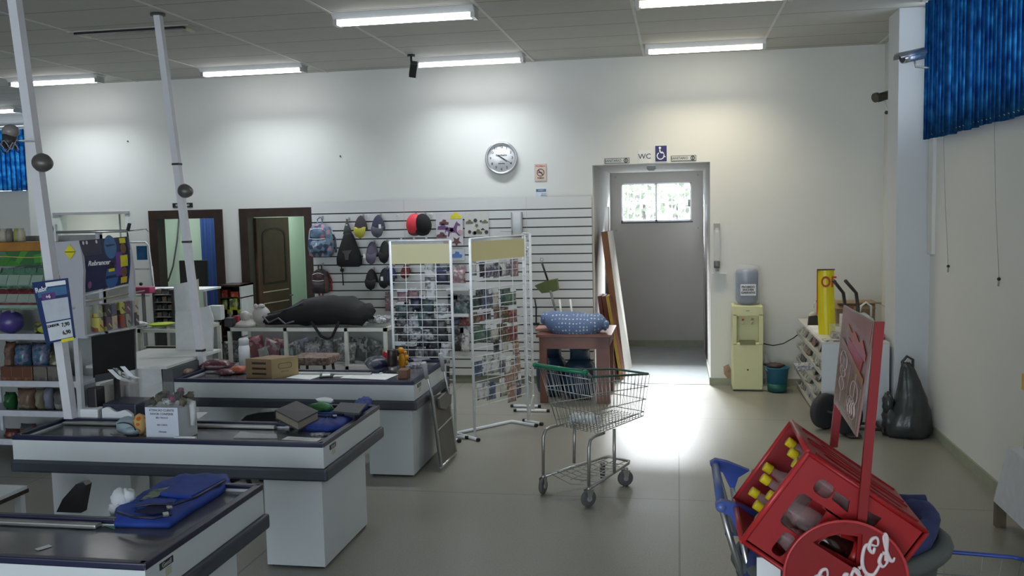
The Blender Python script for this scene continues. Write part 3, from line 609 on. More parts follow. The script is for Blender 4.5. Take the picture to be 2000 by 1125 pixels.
# small goods inside the clear box
cols = [(.32, .08, .05), (.55, .5, .12), (.3, .32, .25), (.16, .10, .14), (.08, .07, .08), (.5, .42, .3), (.12, .12, .16)]
for i in range(6):
    for j in range(2):
        u = .06 + i * .155; p = a_.lerp(b_, u) + V((.0, .06 + .02 * (i % 2), .012)); h = .115 if j == 0 else .10
        g = G().box((0, 0, 0), (.085, .05, h), PR([cols[(i + j) % 7], cols[(i * 2 + j + 1) % 7], cols[(i + 4 * j + 3) % 7]], 22), Matrix.Translation(p + V((0, 0, .005 + j * .12))))
        solo('toothbrush_pack', g, 'printed carton, %s row of the clear box, %s' % ('lower' if j == 0 else 'upper', ('against the grey side panel', 'second from the grey side panel', 'third from the grey side panel', 'third from the far end', 'second from the far end', 'at the far end')[i]), 'carton', 'cartons in the clear box, %s row' % ('lower' if j == 0 else 'upper'))
# chrome hanging rail over the display
t = T('hanging_rail', at(180, 453, Y=6.9), 'thin horizontal metal rail running above the blue picture header', 'rail')
G().cyl(at(100, 454, Y=6.9), at(250, 451, Y=6.9), .012, CHROME).tube([at(250, 451, Y=6.9), at(272, 449, Y=6.9), at(285, 447, Y=7.0), at(290, 452, Y=7.0)], .005, CHROME).build('bar', t)
G().obox(at(246, 450, Y=6.89), V((.02, 0, .06)), (0, .02, 0), (.02, 0, -.005), BLACK).cyl(at(248, 450, Y=6.9), at(250, 462, Y=6.9), .006, BLACK).build('clamp', t)
P = at(104, 455, Y=6.88); G().box(P + V((-.035, 0, -.07)), P + V((.02, .03, .07)), WHITE).ball(P + V((-.01, -.01, .03)), (.018, .015, .04), BLACK).ball(P + V((-.005, -.01, -.04)), (.012, .012, .025), BLACK).build('bracket', t)
G().cyl(P, V((P.x, P.y, 0)), .012, WWIRE).build('upright', t)
# price card
YP = 5.40; c = [at(62, 552, Y=YP), at(131, 543, Y=YP), at(146, 660, Y=YP), at(90, 672, Y=YP)]
t = T('price_card', c[3], 'tilted dark blue price card with white panels reading 7 and 6', 'price sign')
def cq(u, v, o=0): return c[0].lerp(c[1], u).lerp(c[3].lerp(c[2], u), v) + V((0, -o, 0))
def cpatch(g, u0, u1, v0, v1, mat, o, th=.002): P = [cq(u0, v0, o), cq(u1, v0, o), cq(u1, v1, o), cq(u0, v1, o)]; g.loft([P, [p + V((0, th, 0)) for p in P]], mat, smooth=False)
g = G(); cpatch(g, 0, 1, 0, 1, M((.015, .035, .14), .3), 0, .01); cpatch(g, .1, .95, .12, .26, M((.06, .16, .30), .3), .002); cpatch(g, .2, .6, .2, .3, M((.12, .05, .2), .3), .003); o = g.build('card', t)
g = G(); cpatch(g, .38, .95, .03, .10, PAPER, .004); cpatch(g, .17, .96, .31, .66, M((.50, .53, .60), .5), .004); cpatch(g, .17, .96, .68, .97, M((.62, .66, .70), .5), .004); cpatch(g, .55, .98, .98, 1.03, YEL, .004); g.build('paper_panel', t)
ca = -math.atan2((c[2] - c[3]).z, (c[2] - c[3]).x)
def ctext(s, u, v, size, mat=BLACK, bold=.001): return G().text(s, size * .84, mat, Matrix.Translation(cq(u, v, .007)) @ Matrix.Rotation(ca, 4, 'Y') @ Matrix.Rotation(R(90), 4, 'X'), .0008, bold)
ctext('Rebr', .24, .13, .055, PAPER).build('lettering', t); ctext('CONDOR', .36, .735, .026).build('lettering', t); ctext('7,90', .78, .75, .042).build('lettering', t); ctext('6,90', .78, .88, .042).build('lettering', t); ctext('+6', .4, .26, .04, PAPER).build('lettering', t)
G().cyl(cq(.6, .5, -.0), cq(.6, .5, -.16), .012, WWIRE).build('clamp', t)
# ================================================================ WALL SIGNS AND CLOCK
WF = YB - .001
c = at(980, 309, Y=YB); c.y = WF; r0 = .195
t = T('wall_clock', c - V((0, 0, r0)), 'round wall clock with a chrome rim and black numerals, hands just past four', 'clock')
RY = Matrix.Translation(c) @ Matrix.Rotation(R(90), 4, 'X')
G().lathe([(0, 0), (r0 * .98, 0), (r0 * .98, .02), (r0 * .9, .022), (0, .022)], WHITE, n=48, mx=RY).build('case', t)
G().lathe([(r0, 0), (r0 * 1.03, .02), (r0 * 1.0, .045), (r0 * .93, .052), (r0 * .86, .04), (r0 * .85, .022)], CHROME, n=48, mx=RY).build('rim', t)
G().lathe([(0, .022), (r0 * .86, .022), (r0 * .86, .024), (0, .024)], PAPER, n=48, mx=RY).build('dial', t)
g = G()
for i in range(1, 13):
    a = pi / 2 - i * pi / 6; g.text(str(i), .042, BLACK, RY @ Matrix.Translation((r0 * .68 * cos(a), r0 * .68 * sin(a), .025)), .0005, .0008)
g.text('Gambatto', .034, DGREY, RY @ Matrix.Translation((0, .035, .025)), .0005, .001).text('quartz', .018, GREY, RY @ Matrix.Translation((0, -.035, .025)), .0005).text('HERWEG', .020, DGREY, RY @ Matrix.Translation((0, -.065, .025)), .0005, .001)
g.box((-.05, .058, .0245), (.05, .061, .0255), GREY, RY).build('numerals', t)
for (ang, l, wd, n_) in ((-30 - 2, .155, .004, 'minute_hand'), (-37, .12, .006, 'hour_hand')):
    q = RY @ Matrix.Translation((-.03, .03, .027 + wd * .5)) @ Matrix.Rotation(R(ang), 4, 'Z'); G().plate([(-.012, -wd), (l, -wd * .6), (l + .01, 0), (l, wd * .6), (-.012, wd)], .0015, BLACK, q).build(n_, t)
def sign(name, px, py, w, h, face, label, cat='sign', th=.006, border=None):
    p = at(px, py, Y=YB); p.y = WF; t = T(name, p - V((0, 0, h / 2)), label, cat)
    G().box(p + V((-w / 2, -th, -h / 2)), p + V((w / 2, 0, h / 2)), border or face).build('backing', t)
    if border: G().box(p + V((-w / 2 + .006, -th - .001, -h / 2 + .006)), p + V((w / 2 - .006, -th + .001, h / 2 - .006)), face).build('face', t)
    return t, p + V((0, -th - .002, 0))
SG = M((.60, .62, .60), .5)
for px, py, lab in ((1205, 314, 'grey SANITARIO sign nearest the clock, over the corridor opening'), (1335, 309, 'grey SANITARIO sign on the wheelchair-sign side of the corridor opening')):
    t, p = sign('restroom_sign', px, py, .29, .062, SG, lab, border=DGREY)
    G().text('SANITARIO', .040, DGREY, XZ(p + V((-.045, 0, 0))), .0005, .0004, sx=.95).build('lettering', t)
    G().plate(circ(.026), .001, BLACK, XZ(p + V((.105, 0, 0))), holes=[circ(.017, 20)]).plate(circ(.006, 12, (0, .010)), .002, BLACK, XZ(p + V((.105, -.001, 0)))).plate([(-.007, .004), (.007, .004), (.004, -.014), (-.004, -.014)], .002, BLACK, XZ(p + V((.105, -.001, 0)))).build('pictogram', t)
t, p = sign('toilet_sign', 1259, 306, .145, .155, M((.72, .74, .75), .5), 'pale square WC sign above the washroom corridor')
G().text('WC', .085, DGREY, XZ(p), .0005, .0006).build('lettering', t)
t, p = sign('accessibility_sign', 1291, 300, .145, .195, M((.02, .02, .13), .4), 'dark blue wheelchair symbol sign next to the WC sign', border=PAPER)
g = G(); q = XZ(p)
g.plate(circ(.014, 20, (-.012, .066)), .002, PAPER, q).plate([(-.020, .048), (-.006, .048), (-.004, .022), (.022, .022), (.022, .012), (-.004, .012), (-.003, .002), (.026, .002), (.040, -.044), (.054, -.040), (.051, -.030), (.044, -.033), (.032, .012 - .0), (-.016, .012)], .002, PAPER, q)
ringo = circ(.044, 28, (-.006, -.026), R(118), R(118 + 262)); ringi = circ(.033, 28, (-.006, -.026), R(118), R(118 + 262))[::-1]
g.plate(ringo + ringi, .002, PAPER, q).build('pictogram', t)
t, p = sign('no_smoking_sign', 1056, 337, .145, .205, M((.70, .52, .44), .5), 'small orange-pink no smoking sign under the clock side of the wall', border=M((.45, .42, .38), .5))
g = G(); q = XZ(p); g.plate(circ(.046, 28, (0, .0)), .001, BROWN, q, holes=[circ(.037, 28)]).plate([(-.034, .026), (-.026, .034), (.034, -.026), (.026, -.034)], .0015, BROWN, q).plate([(-.03, -.006), (.02, -.006), (.02, .004), (-.03, .004)], .001, DGREY, q)
g.build('pictogram', t); G().text('PROIBIDO', .026, M((.5, .12, .1)), XZ(p + V((0, 0, .076))), .0005, .0006).text('FUMAR', .024, DGREY, XZ(p + V((0, 0, -.066))), .0005, .001).build('lettering', t)
t, p = sign('notice_sign', 1057, 380, .125, .14, M((.62, .70, .80), .6), 'small pale blue notice on the wall directly above the slatted wall')
G().box(p + V((-.06, 0, .035)), p + V((.06, .001, .066)), M((.08, .14, .3))).build('heading', t)
G().text('AVISO', .024, PAPER, XZ(p + V((0, -.001, .05))), .0005).text('uso de\nmascara', .02, DGREY, XZ(p + V((.03, 0, .0))), .0005).text('OBRIGADO', .02, M((.08, .1, .2)), XZ(p + V((.005, 0, -.055))), .0005, .0008).build('lettering', t)
t, p = sign('office_sign', 357, 401, .28, .06, BLACK, 'black ESCRITORIO sign over the brown door frame, partly behind the pole')
G().text('ESCRITORIO', .036, PAPER, XZ(p), .0005, .0004, sx=.95).build('lettering', t)
p = at(1272, 333, Y=YB + .25); t = T('emergency_lamp', p, 'small grey emergency lamp at the top of the corridor opening', 'lamp'); p.z = CO[2]
G().box(p + V((-.05, -.03, -.02)), p + V((.05, .03, 0)), WHITE).build('mount', t)
G().loft([[p + V((sx * w, sy * w * .5, z)) for sx, sy in ((-1, -1), (1, -1), (1, 1), (-1, 1))] for w, z in ((.05, -.02), (.055, -.05), (.03, -.075))], GREY, smooth=False).build('lens', t)
for px, py in ((250, 276), (665, 305)):
    p = at(px, py, Y=YB); solo('wall_nail', G().cyl(p + V((0, .004, 0)), p + V((0, -.012, 0)), .009, BROWN, n=8), 'tiny dark hole plug high on the white wall, %s' % ('above the brown office frame' if px < 300 else 'above the hanging sling bag'), 'wall plug')
# ================================================================ HANGING GOODS ON THE SLATTED WALL
HK = CHROME
def hook(p, parent, l=.12): G().tube([V((p.x, SWY, p.z)), V((p.x, SWY - l, p.z)), V((p.x, SWY - l - .01, p.z + .015))], .0035, HK, n=5).box((p.x - .012, SWY - .003, p.z - .015), (p.x + .012, SWY, p.z + .02), GREY).build('hook', parent)
def w_(px, py, y=SWY - .06): return at(px, py, Y=y)
# flower backpack, dark backpack
def backpack(px, py, sc, mat, pocket, label, straps=None):
    c = w_(px, py, SWY - .10); t = T('backpack', c - V((0, 0, .2 * sc)), label, 'backpack'); q = Matrix.Translation(c) @ Matrix.Scale(sc, 4)
    g = G(); rs = []
    for z, w, d in ((-.215, .10, .06), (-.20, .14, .09), (-.12, .155, .105), (0, .15, .10), (.09, .135, .095), (.15, .11, .08), (.185, .06, .05), (.195, .02, .02)):
        rs.append([q @ V((w * abs(cos(a)) ** .7 * (1 if cos(a) >= 0 else -1), d * abs(sin(a)) ** .7 * (1 if sin(a) >= 0 else -1) * .9, z)) for a in [2 * pi * i / 20 for i in range(20)]])
    g.loft(rs, mat); g.build('body', t)
    G().pillow(.22, .15, .09, pocket, q @ Matrix.Translation((0, -.095, -.09)), n=8).build('front_pocket', t)
    G().pillow(.20, .12, .05, mat, q @ Matrix.Translation((0, -.085, .075)), n=8).build('top_pocket', t)
    G().tube([q @ V((-.10 + .2 * i / 8, -.112 - .012 * sin(pi * i / 8), .012 - .01 * sin(pi * i / 8))) for i in range(9)], .004, WHITE, n=5).tube([q @ V((-.1 + .2 * i / 8, -.10, .105 + .03 * sin(pi * i / 8))) for i in range(9)], .004, WHITE, n=5).build('zipper', t)
    G().tube([q @ V((-.03, 0, .18)), q @ V((-.03, 0, .24)), q @ V((0, .02, .265)), q @ V((.03, 0, .24)), q @ V((.03, 0, .18))], .008, pocket, n=6).build('carry_loop', t)
    for s_ in (-1, 1): G().tube([q @ V((s_ * .09, .08, .14)), q @ V((s_ * .15, .10, .0)), q @ V((s_ * .16, .08, -.17))] + ([q @ V((s_ * .03, .0, -.22)), q @ V((s_ * .03 + .0, .02, -.40))] if straps else []), .012, straps or pocket, n=6).build('shoulder_strap', t)
    hook(q @ V((0, 0, .262)), t)
FLO = PR([(.10, .16, .24), (.15, .24, .34), (.05, .08, .14), (.20, .30, .40), (.5, .25, .3), (.12, .2, .3)], 22, .7)
backpack(626, 467, 1.02, FLO, PR([(.11, .18, .27), (.05, .08, .14), (.16, .25, .34), (.45, .5, .55)], 26, .7), 'flowered blue backpack hanging beside the brown door frame')
backpack(626, 548, .74, PR([(.05, .03, .035), (.09, .05, .05), (.02, .02, .02)], 18, .7), M((.05, .035, .04), .7), 'small dark brown backpack with red straps, below the flowered backpack', M((.35, .03, .03), .6))
# black sling bag
c = w_(680, 488, SWY - .08); t = T('sling_bag', c - V((0, 0, .27)), 'black drop-shaped sling bag hanging between backpack and caps', 'sling bag'); BF = M((.012, .012, .014), .8)
g = G(); rs = []
for z, w, d in ((-.21, .12, .03), (-.19, .165, .06), (-.1, .165, .075), (0, .135, .07), (.1, .095, .055), (.18, .065, .04), (.21, .045, .03)):
    rs.append([c + V((w * cos(a) + .01, d * sin(a), z)) for a in [2 * pi * i / 20 for i in range(20)]])
g.loft(rs, BF).build('body', t)
g = G(); g.loft([[c + V((w * cos(a), .025 * sin(a), z)) for a in [2 * pi * i / 12 for i in range(12)]] for z, w in ((.19, .06), (.26, .045), (.34, .014), (.38, .008))], M((.10, .10, .105), .8)).build('strap_pad', t)
G().plate([(-.06, 0), (.07, .012), (.03, -.04), (.02, -.11), (-.02, -.11), (-.03, -.04)], .006, DGREY, XZ(c + V((.01, -.08, -.01)))).box(c + V((-.02, -.085, -.018)), c + V((.04, -.082, -.006)), GREY).build('front_flap', t)
G().box(c + V((-.01, -.03, .30)), c + V((.012, -.028, .315)), PAPER).build('price_tag', t)
G().tube([c + V((-.10, 0, -.19)), c + V((-.09, 0, -.26)), c + V((-.085, 0, -.29)), c + V((-.08, 0, -.44))], .007, BF, n=6).box(c + V((-.11, -.01, -.27)), c + V((-.07, .01, -.23)), BF).build('strap', t); hook(c + V((0, 0, .38)), t)
# caps hanging crown up
def cap(px, py, w, h, crown, brim, label, tag_=None, deep=1):
    c = w_(px, py, SWY - .09); t = T('baseball_cap', c - V((0, 0, h / 2)), label, 'cap', None); a = w / 2
    g = G(); rs = []
    for k in range(9):
        u = k / 8; z = h / 2 - h * .62 * u; ww = a * (sin(u * pi / 2) ** .6) + .004
        rs.append([c + V((ww * cos(t_), -.02 + .065 * deep * (sin(u * pi / 2) ** .6) * sin(t_), z)) for t_ in [2 * pi * i / 18 for i in range(18)]])
    g.loft(rs, crown).build('crown', t)
    g = G(); rs = []
    for k in range(7):
        u = k / 6; z = h / 2 - h * .50 - h * .5 * u; ww = a * (.92 * (1 - u ** 2.4) ** .5) + .003; dy = -.065 - .02 * sin(u * pi)
        rs.append([c + V((ww * (i / 8 * 2 - 1), dy - .012 * (1 - (i / 8 * 2 - 1) ** 2), z)) for i in range(9)] + [c + V((ww * (i / 8 * 2 - 1), dy + .006 - .012 * (1 - (i / 8 * 2 - 1) ** 2), z)) for i in range(8, -1, -1)])
    g.loft(rs, brim).build('brim', t)
    if tag_: G().box(c + V((tag_[0], -.10, tag_[1] - .025)), c + V((tag_[0] + .03, -.097, tag_[1] + .025)), PAPER).build('price_tag', t)
    hook(c + V((0, 0, h / 2 - .005)), t)
MP = M((.055, .04, .055), .8); LIL = M((.10, .085, .13), .8); NV = M((.012, .013, .03), .8); BK = M((.01, .01, .012), .85)
cap(706, 443, .16, .28, MP, M((.42, .40, .03), .6), 'brown cap with a yellow brim hanging next to the sling bag')
cap(740, 442, .165, .28, M((.045, .05, .09), .8), M((.10, .10, .125), .7), 'blue-grey checked cap beside the yellow-brimmed cap', (.03, 0))
cap(728, 494, .145, .28, LIL, LIL, 'lilac grey cap with a white tag in the middle row of caps', (-.09, -.03))
cap(753, 492, .14, .28, M((.014, .018, .014), .8), BK, 'very dark green cap beside the lilac cap')
cap(727, 545, .15, .26, BK, BK, 'plain black cap in the bottom row nearest the sling bag')
cap(753, 543, .14, .25, M((.012, .014, .02), .8), BK, 'black cap with a tilted white tag in the bottom row', (-.03, 0))
cap(766, 539, .12, .25, M((.02, .02, .10), .8), NV, 'navy cap with purple-blue crown half behind the mesh rack')
cap(794, 530, .12, .17, M((.09, .015, .015), .8), M((.10, .015, .015), .8), 'dark red cap seen through the mesh rack')
# two round caps seen from outside
for px, mt, br, lab in ((808, M((.78, .05, .07), .6), M((.10, .02, .02), .6), 'coral red round cap hanging high, overlapping a black cap'), (826, BK, BK, 'large black round cap overlapping the coral red cap')):
    c = w_(px, 438, SWY - (.13 if px > 810 else .11)); t = T('round_cap', c - V((0, 0, .13)), lab, 'cap')
    q = Matrix.Translation(c) @ Matrix.Rotation(R(8 if px < 810 else -12), 4, 'Y'); g = G()
    rs = []
    for y, k in ((.05, .96), (.03, 1), (0, .98), (-.03, .86), (-.055, .62), (-.07, .3), (-.073, .02)): rs.append([q @ V((.098 * k * cos(a), y, .130 * k * sin(a))) for a in [2 * pi * i / 28 for i in range(28)]])
    g.loft(rs, mt).build('crown', t); G().plate([(x * .085, z * .05 - .09) for x, z in circ(1, 20)], .012, br, XZ(c + V((.02 if px < 810 else 0, -.02, 0)))).build('brim', t); hook(c + V((0, 0, .12)), t, .08)
# extra bare hooks
for i, (px, py) in enumerate([(716, 421), (775, 421), (841, 419), (781, 469), (806, 468), (830, 467)]):
    p = w_(px, py); g = G().box((p.x - .013, SWY - .004, p.z - .02), (p.x + .013, SWY, p.z + .02), WHITE).tube([V((p.x, SWY, p.z)), V((p.x, SWY - .1, p.z - .005))], .004, CHROME, n=5)
    solo('display_hook', g, 'empty metal hook on the slatted wall, %s' % ('between brown and blue-grey caps', 'between blue-grey and coral caps', 'beside the black round cap', 'behind the cream header by its first post', 'behind the middle of the cream header', 'behind the cream header by its aisle post')[i], 'hook', 'empty hooks on the slatted wall')
# sticker sheets
def sheet(x0, y0, x1, y1, base, shapes, label, cat='sticker sheet', name='sticker_sheet', y=SWY - .03):
    a, b = at(x0, y0, Y=y), at(x1, y1, Y=y); t = T(name, V(((a.x + b.x) / 2, y, b.z)), label, cat)
    G().box((a.x, y, b.z), (b.x, y + .004, a.z), base).build('backing_card', t); g = G(); W, H_ = b.x - a.x, a.z - b.z
    for (u, v, r, mt, kind) in shapes:
        p = V((a.x + u * W, y - .001, a.z - v * H_)); rr = r * W
        if kind == 'o': o = circ(rr, 14)
        elif kind == 's': o = [((rr if i % 2 else rr * .45) * cos(i * pi / 5 + .3), (rr if i % 2 else rr * .45) * sin(i * pi / 5 + .3)) for i in range(10)]
        elif kind == 'c': o = [(rr * x, rr * y_) for x, y_ in ((-1, -.5), (-.9, .1), (-.4, .2), (-.2, .6), (.4, .5), (.5, .1), (1, 0), (.9, -.5))]
        else: o = [(rr * x, rr * y_) for x, y_ in ((-1.0, -.5), (-.9, .1), (-.5, .25), (.1, .2), (.35, .7), (.55, 1.0), (.62, .8), (.95, .55), (.9, .4), (.6, .45), (.5, 0), (.55, -.35), (.9, -.75), (.75, -.8), (.35, -.4), (-.3, -.35), (-.5, -.9), (-.65, -.85), (-.55, -.3), (-.8, -.2), (-1.1, -.8), (-1.2, -.7))]
        g.plate(o, .0015, mt, XZ(p))
    g.build('stickers', t); return t
PU = M((.16, .07, .20), .5); PK = M((.55, .35, .42), .5); BRN = M((.14, .05, .05), .5); OL = M((.16, .15, .09), .5); TQ = M((.25, .33, .38), .5)
CARDM = M((.62, .60, .63), .4)
sheet(851, 417, 905, 479, CARDM, [(.3, .28, .18, BRN, 'c'), (.25, .42, .2, PU, 'c'), (.62, .5, .30, PU, 'h'), (.2, .68, .2, BRN, 'c'), (.58, .52, .12, PK, 's'), (.75, .88, .2, BRN, 's'), (.75, .08, .22, YEL, 'c'), (.35, .9, .1, PK, 'o'), (.9, .6, .1, PK, 'o')], 'sticker sheet of a purple horned pony between mesh rack and black cap')
sheet(907, 414, 955, 462, M((.60, .60, .56), .4), [(.2, .4, .16, OL, 'c'), (.45, .35, .08, BLACK, 'o'), (.55, .8, .18, OL, 'c'), (.85, .4, .13, OL, 'c'), (.2, .8, .07, BLACK, 'o'), (.4, .85, .08, BLACK, 'o'), (.68, .38, .07, BLACK, 's'), (.75, .7, .08, BLACK, 'c'), (.9, .82, .08, BLACK, 'o'), (.5, .55, .1, OL, 's')], 'sticker sheet of small dark olive figures above the cream rack header')
sheet(877, 487, 908, 508, M((.5, .55, .6), .4), [(.5, .5, .35, M((.02, .12, .4), .3), 'c')], 'blue and white blister card between the two rack headers', 'blister pack', 'blister_pack')
# clear acrylic holder with wire arm
a = at(1009, 437, Y=SWY - .04); t = T('acrylic_holder', a - V((0, 0, .15)), 'narrow clear acrylic sheet with dark side rails near the top of the slatted wall', 'holder')
G().box(a + V((-.055, 0, -.14)), a + V((.055, .004, .14)), CLEAR((.7, .74, .76), .45, .1)).build('sheet', t)
for s_ in (-1, 1): G().box(a + V((s_ * .06 - .006, -.01, -.145)), a + V((s_ * .06 + .006, .04, .14)), GREY).build('side_rail', t)
G().cyl(a + V((-.05, -.01, -.09)), a + V((-.20, -.02, -.085)), .004, GREY).build('wire_arm', t)
# navy shorts, ties and bags on the wall behind the racks
def bagcard(p, w, h, body, head, ang=0, d=.03, seed=0, label='', group=None, cat='packet', name='hanging_packet', clear=True):
    t = T(name, p, label, cat, group, 0); q = Matrix.Translation(p) @ Matrix.Rotation(ang, 4, 'Z')
    G().pillow(w, h * .78, d, body, q @ Matrix.Translation((0, -.008, h * .39)), n=5, wob=.25, seed=seed).build('contents', t)
    G().box((-w / 2, -.006, h * .76), (w / 2, -.003, h), head, q).build('header_card', t)
    return t
PC = {'grey': PR([(0.062, 0.065, 0.068), (0.124, 0.130, 0.136), (0.031, 0.031, 0.034), (.24, .25, .26)], 40), 'silver': PR([(.40, .41, .43), (.28, .29, .31), (.52, .53, .54), (.18, .18, .2), (.34, .35, .36)], 60, .2), 'teal': PR([(0.073, 0.121, 0.127), (0.111, 0.183, 0.177), (0.045, 0.075, 0.081), (.24, .25, .26)], 35),
      'blue': PR([(0.128, 0.176, 0.296), (0.195, 0.255, 0.381), (0.079, 0.109, 0.181), (.24, .25, .26)], 30), 'pink': PR([(0.437, 0.287, 0.305), (0.541, 0.409, 0.409), (0.299, 0.173, 0.197), (.24, .25, .26)], 35), 'cream': PR([(0.496, 0.484, 0.400), (0.399, 0.387, 0.315), (0.581, 0.569, 0.509), (.24, .25, .26)], 30),
      'brown': PR([(0.188, 0.134, 0.098), (0.302, 0.224, 0.164), (0.103, 0.073, 0.055), (.24, .25, .26)], 35), 'lilac': PR([(0.212, 0.206, 0.272), (0.362, 0.356, 0.422), (0.125, 0.113, 0.161), (.24, .25, .26)], 35), 'black': PR([(0.012, 0.012, 0.014), (0.041, 0.041, 0.047), (.24, .25, .26)], 30), 'white': PR([(0.655, 0.661, 0.673), (0.509, 0.521, 0.539), (0.720, 0.720, 0.720), (.24, .25, .26)], 35),
      'red': PR([(0.269, 0.089, 0.083), (0.393, 0.165, 0.141), (0.169, 0.055, 0.055), (.24, .25, .26)], 35), 'green': PR([(0.070, 0.136, 0.094), (0.115, 0.205, 0.139), (.24, .25, .26)], 35), 'peach': PR([(0.473, 0.335, 0.263), (0.553, 0.433, 0.373), (0.351, 0.219, 0.171), (.24, .25, .26)], 35), 'navy': PR([(0.017, 0.020, 0.047), (0.032, 0.038, 0.080), (.24, .25, .26)], 25)}
# packets on rack A: (px, py of top centre, w, h, colour)
RA = [(787, 564, .10, .12, 'pink'), (808, 562, .10, .10, 'pink'), (785, 586, .12, .16, 'teal'), (812, 576, .09, .14, 'navy'), (835, 576, .11, .16, 'teal'), (841, 526, .10, .30, 'white'), (838, 508, .08, .09, 'white'),
      (785, 606, .10, .19, 'grey'), (808, 598, .11, .22, 'silver'), (836, 602, .10, .20, 'grey'), (858, 612, .13, .20, 'black'), (789, 640, .11, .13, 'grey'), (812, 636, .13, .14, 'silver'), (838, 640, .12, .12, 'silver'), (862, 640, .12, .13, 'black'),
      (781, 668, .10, .14, 'grey'), (802, 668, .08, .17, 'black'), (820, 668, .08, .16, 'silver'), (842, 668, .09, .18, 'black'), (866, 668, .11, .20, 'white'), (862, 592, .10, .1, 'silver'), (790, 700, .10, .12, 'black'), (812, 702, .1, .12, 'silver'), (824, 596, .10, .2, 'teal'), (797, 622, .1, .15, 'silver'), (850, 628, .1, .15, 'grey'), (826, 652, .11, .12, 'black'), (800, 590, .09, .12, 'grey'), (848, 655, .10, .12, 'grey'), (780, 618, .08, .16, 'grey'), (831, 672, .07, .16, 'grey'), (854, 668, .07, .17, 'grey'), (792, 672, .07, .16, 'silver'), (870, 704, .07, .22, 'black'), (869, 740, .08, .15, 'black')]
nm = {'grey': 'dark grey', 'black': 'black', 'white': 'white'}
def row_word(py): return 'top' if py < 560 else 'upper' if py < 610 else 'middle' if py < 660 else 'lower' if py < 705 else 'bottom'
used_labels = {}
def uniq(stem, u):
    """add the place across the rack"""
    w = 'by its first post' if u < .2 else 'near its first post' if u < .42 else 'mid-width' if u < .62 else 'near its aisle post' if u < .84 else 'by its aisle post'
    n = used_labels.get(stem + w, 0); used_labels[stem + w] = n + 1
    return stem + w + ('', ', hanging lower', ', hanging lowest')[n]
for i, (px, py, w, h, c) in enumerate(RA):
    p = at(px, py, Y=8.175); p.z -= h; w *= 1.12; k = (nm.get(c, c), row_word(py)); lab = uniq('%s hair packet, %s rows of the counter-side rack, ' % k, (px - 780) / 92)
    bagcard(p, w, h, PC[c], PC['white'] if i % 3 else PAPER, 0, .03, i, lab, 'packets behind the counter, %s %s' % k)
# packets on rack B along its slanted plane
aB = rB[3]; angB = math.atan2(aB.y, aB.x)
RB = [(922, 505, .09, .16, 'white'), (940, 512, .07, .14, 'black'), (956, 510, .09, .15, 'lilac'), (967, 512, .07, .15, 'lilac'), (981, 507, .10, .16, 'white'), (1003, 506, .11, .17, 'pink'), (925, 568, .11, .18, 'teal'), (946, 566, .10, .18, 'blue'), (965, 562, .10, .20, 'cream'), (981, 565, .07, .16, 'teal'), (998, 562, .12, .17, 'green'),
      (925, 610, .13, .11, 'brown'), (950, 604, .10, .10, 'grey'), (970, 602, .10, .10, 'brown'), (1000, 598, .12, .16, 'red'), (935, 636, .15, .16, 'green'), (965, 633, .11, .16, 'cream'), (984, 632, .08, .18, 'brown'), (1003, 626, .09, .22, 'red'), (968, 662, .08, .13, 'grey'), (985, 662, .09, .13, 'cream'), (1006, 662, .09, .15, 'peach'), (930, 696, .14, .20, 'blue'), (966, 692, .12, .18, 'white'), (990, 696, .10, .17, 'white'),
      (1002, 706, .12, .20, 'peach'), (948, 514, .09, .14, 'lilac'), (975, 512, .08, .14, 'grey'), (992, 508, .09, .15, 'lilac'), (935, 565, .09, .18, 'grey'), (956, 565, .08, .18, 'lilac'), (989, 563, .09, .17, 'green'), (938, 607, .09, .10, 'red'), (985, 600, .10, .15, 'brown'), (950, 634, .09, .16, 'teal'), (975, 632, .08, .16, 'brown'), (995, 628, .09, .2, 'red'), (950, 694, .10, .18, 'white'), (980, 694, .09, .17, 'lilac'), (948, 746, .09, .16, 'white'), (990, 720, .09, .2, 'peach'), (1010, 690, .07, .2, 'peach'), (938, 748, .10, .16, 'white'), (958, 746, .12, .17, 'blue'), (982, 738, .10, .18, 'cream'), (998, 742, .12, .22, 'peach'), (1012, 730, .07, .24, 'lilac')]
for i, (px, py, w, h, c) in enumerate(RB):
    r = V((px - CX, py - CY, F)); r = V((r.dot(DX), r.dot(DZ), r.dot(UP))); n_ = V((aB.y, -aB.x, 0)); w *= 1.12; tt = (pC.dot(n_) - .03) / r.dot(n_); p = r * tt + V((0, 0, EYE)); p.z -= h
    k = (nm.get(c, c), row_word(py)); lab = uniq('%s packet, %s rows of the forward mesh rack, ' % k, (px - 922) / 100)
    bagcard(p, w, h, PC[c], PC[c] if i % 2 else PAPER, angB, .03, i + 50, lab, 'packets on the forward rack, %s %s' % k)
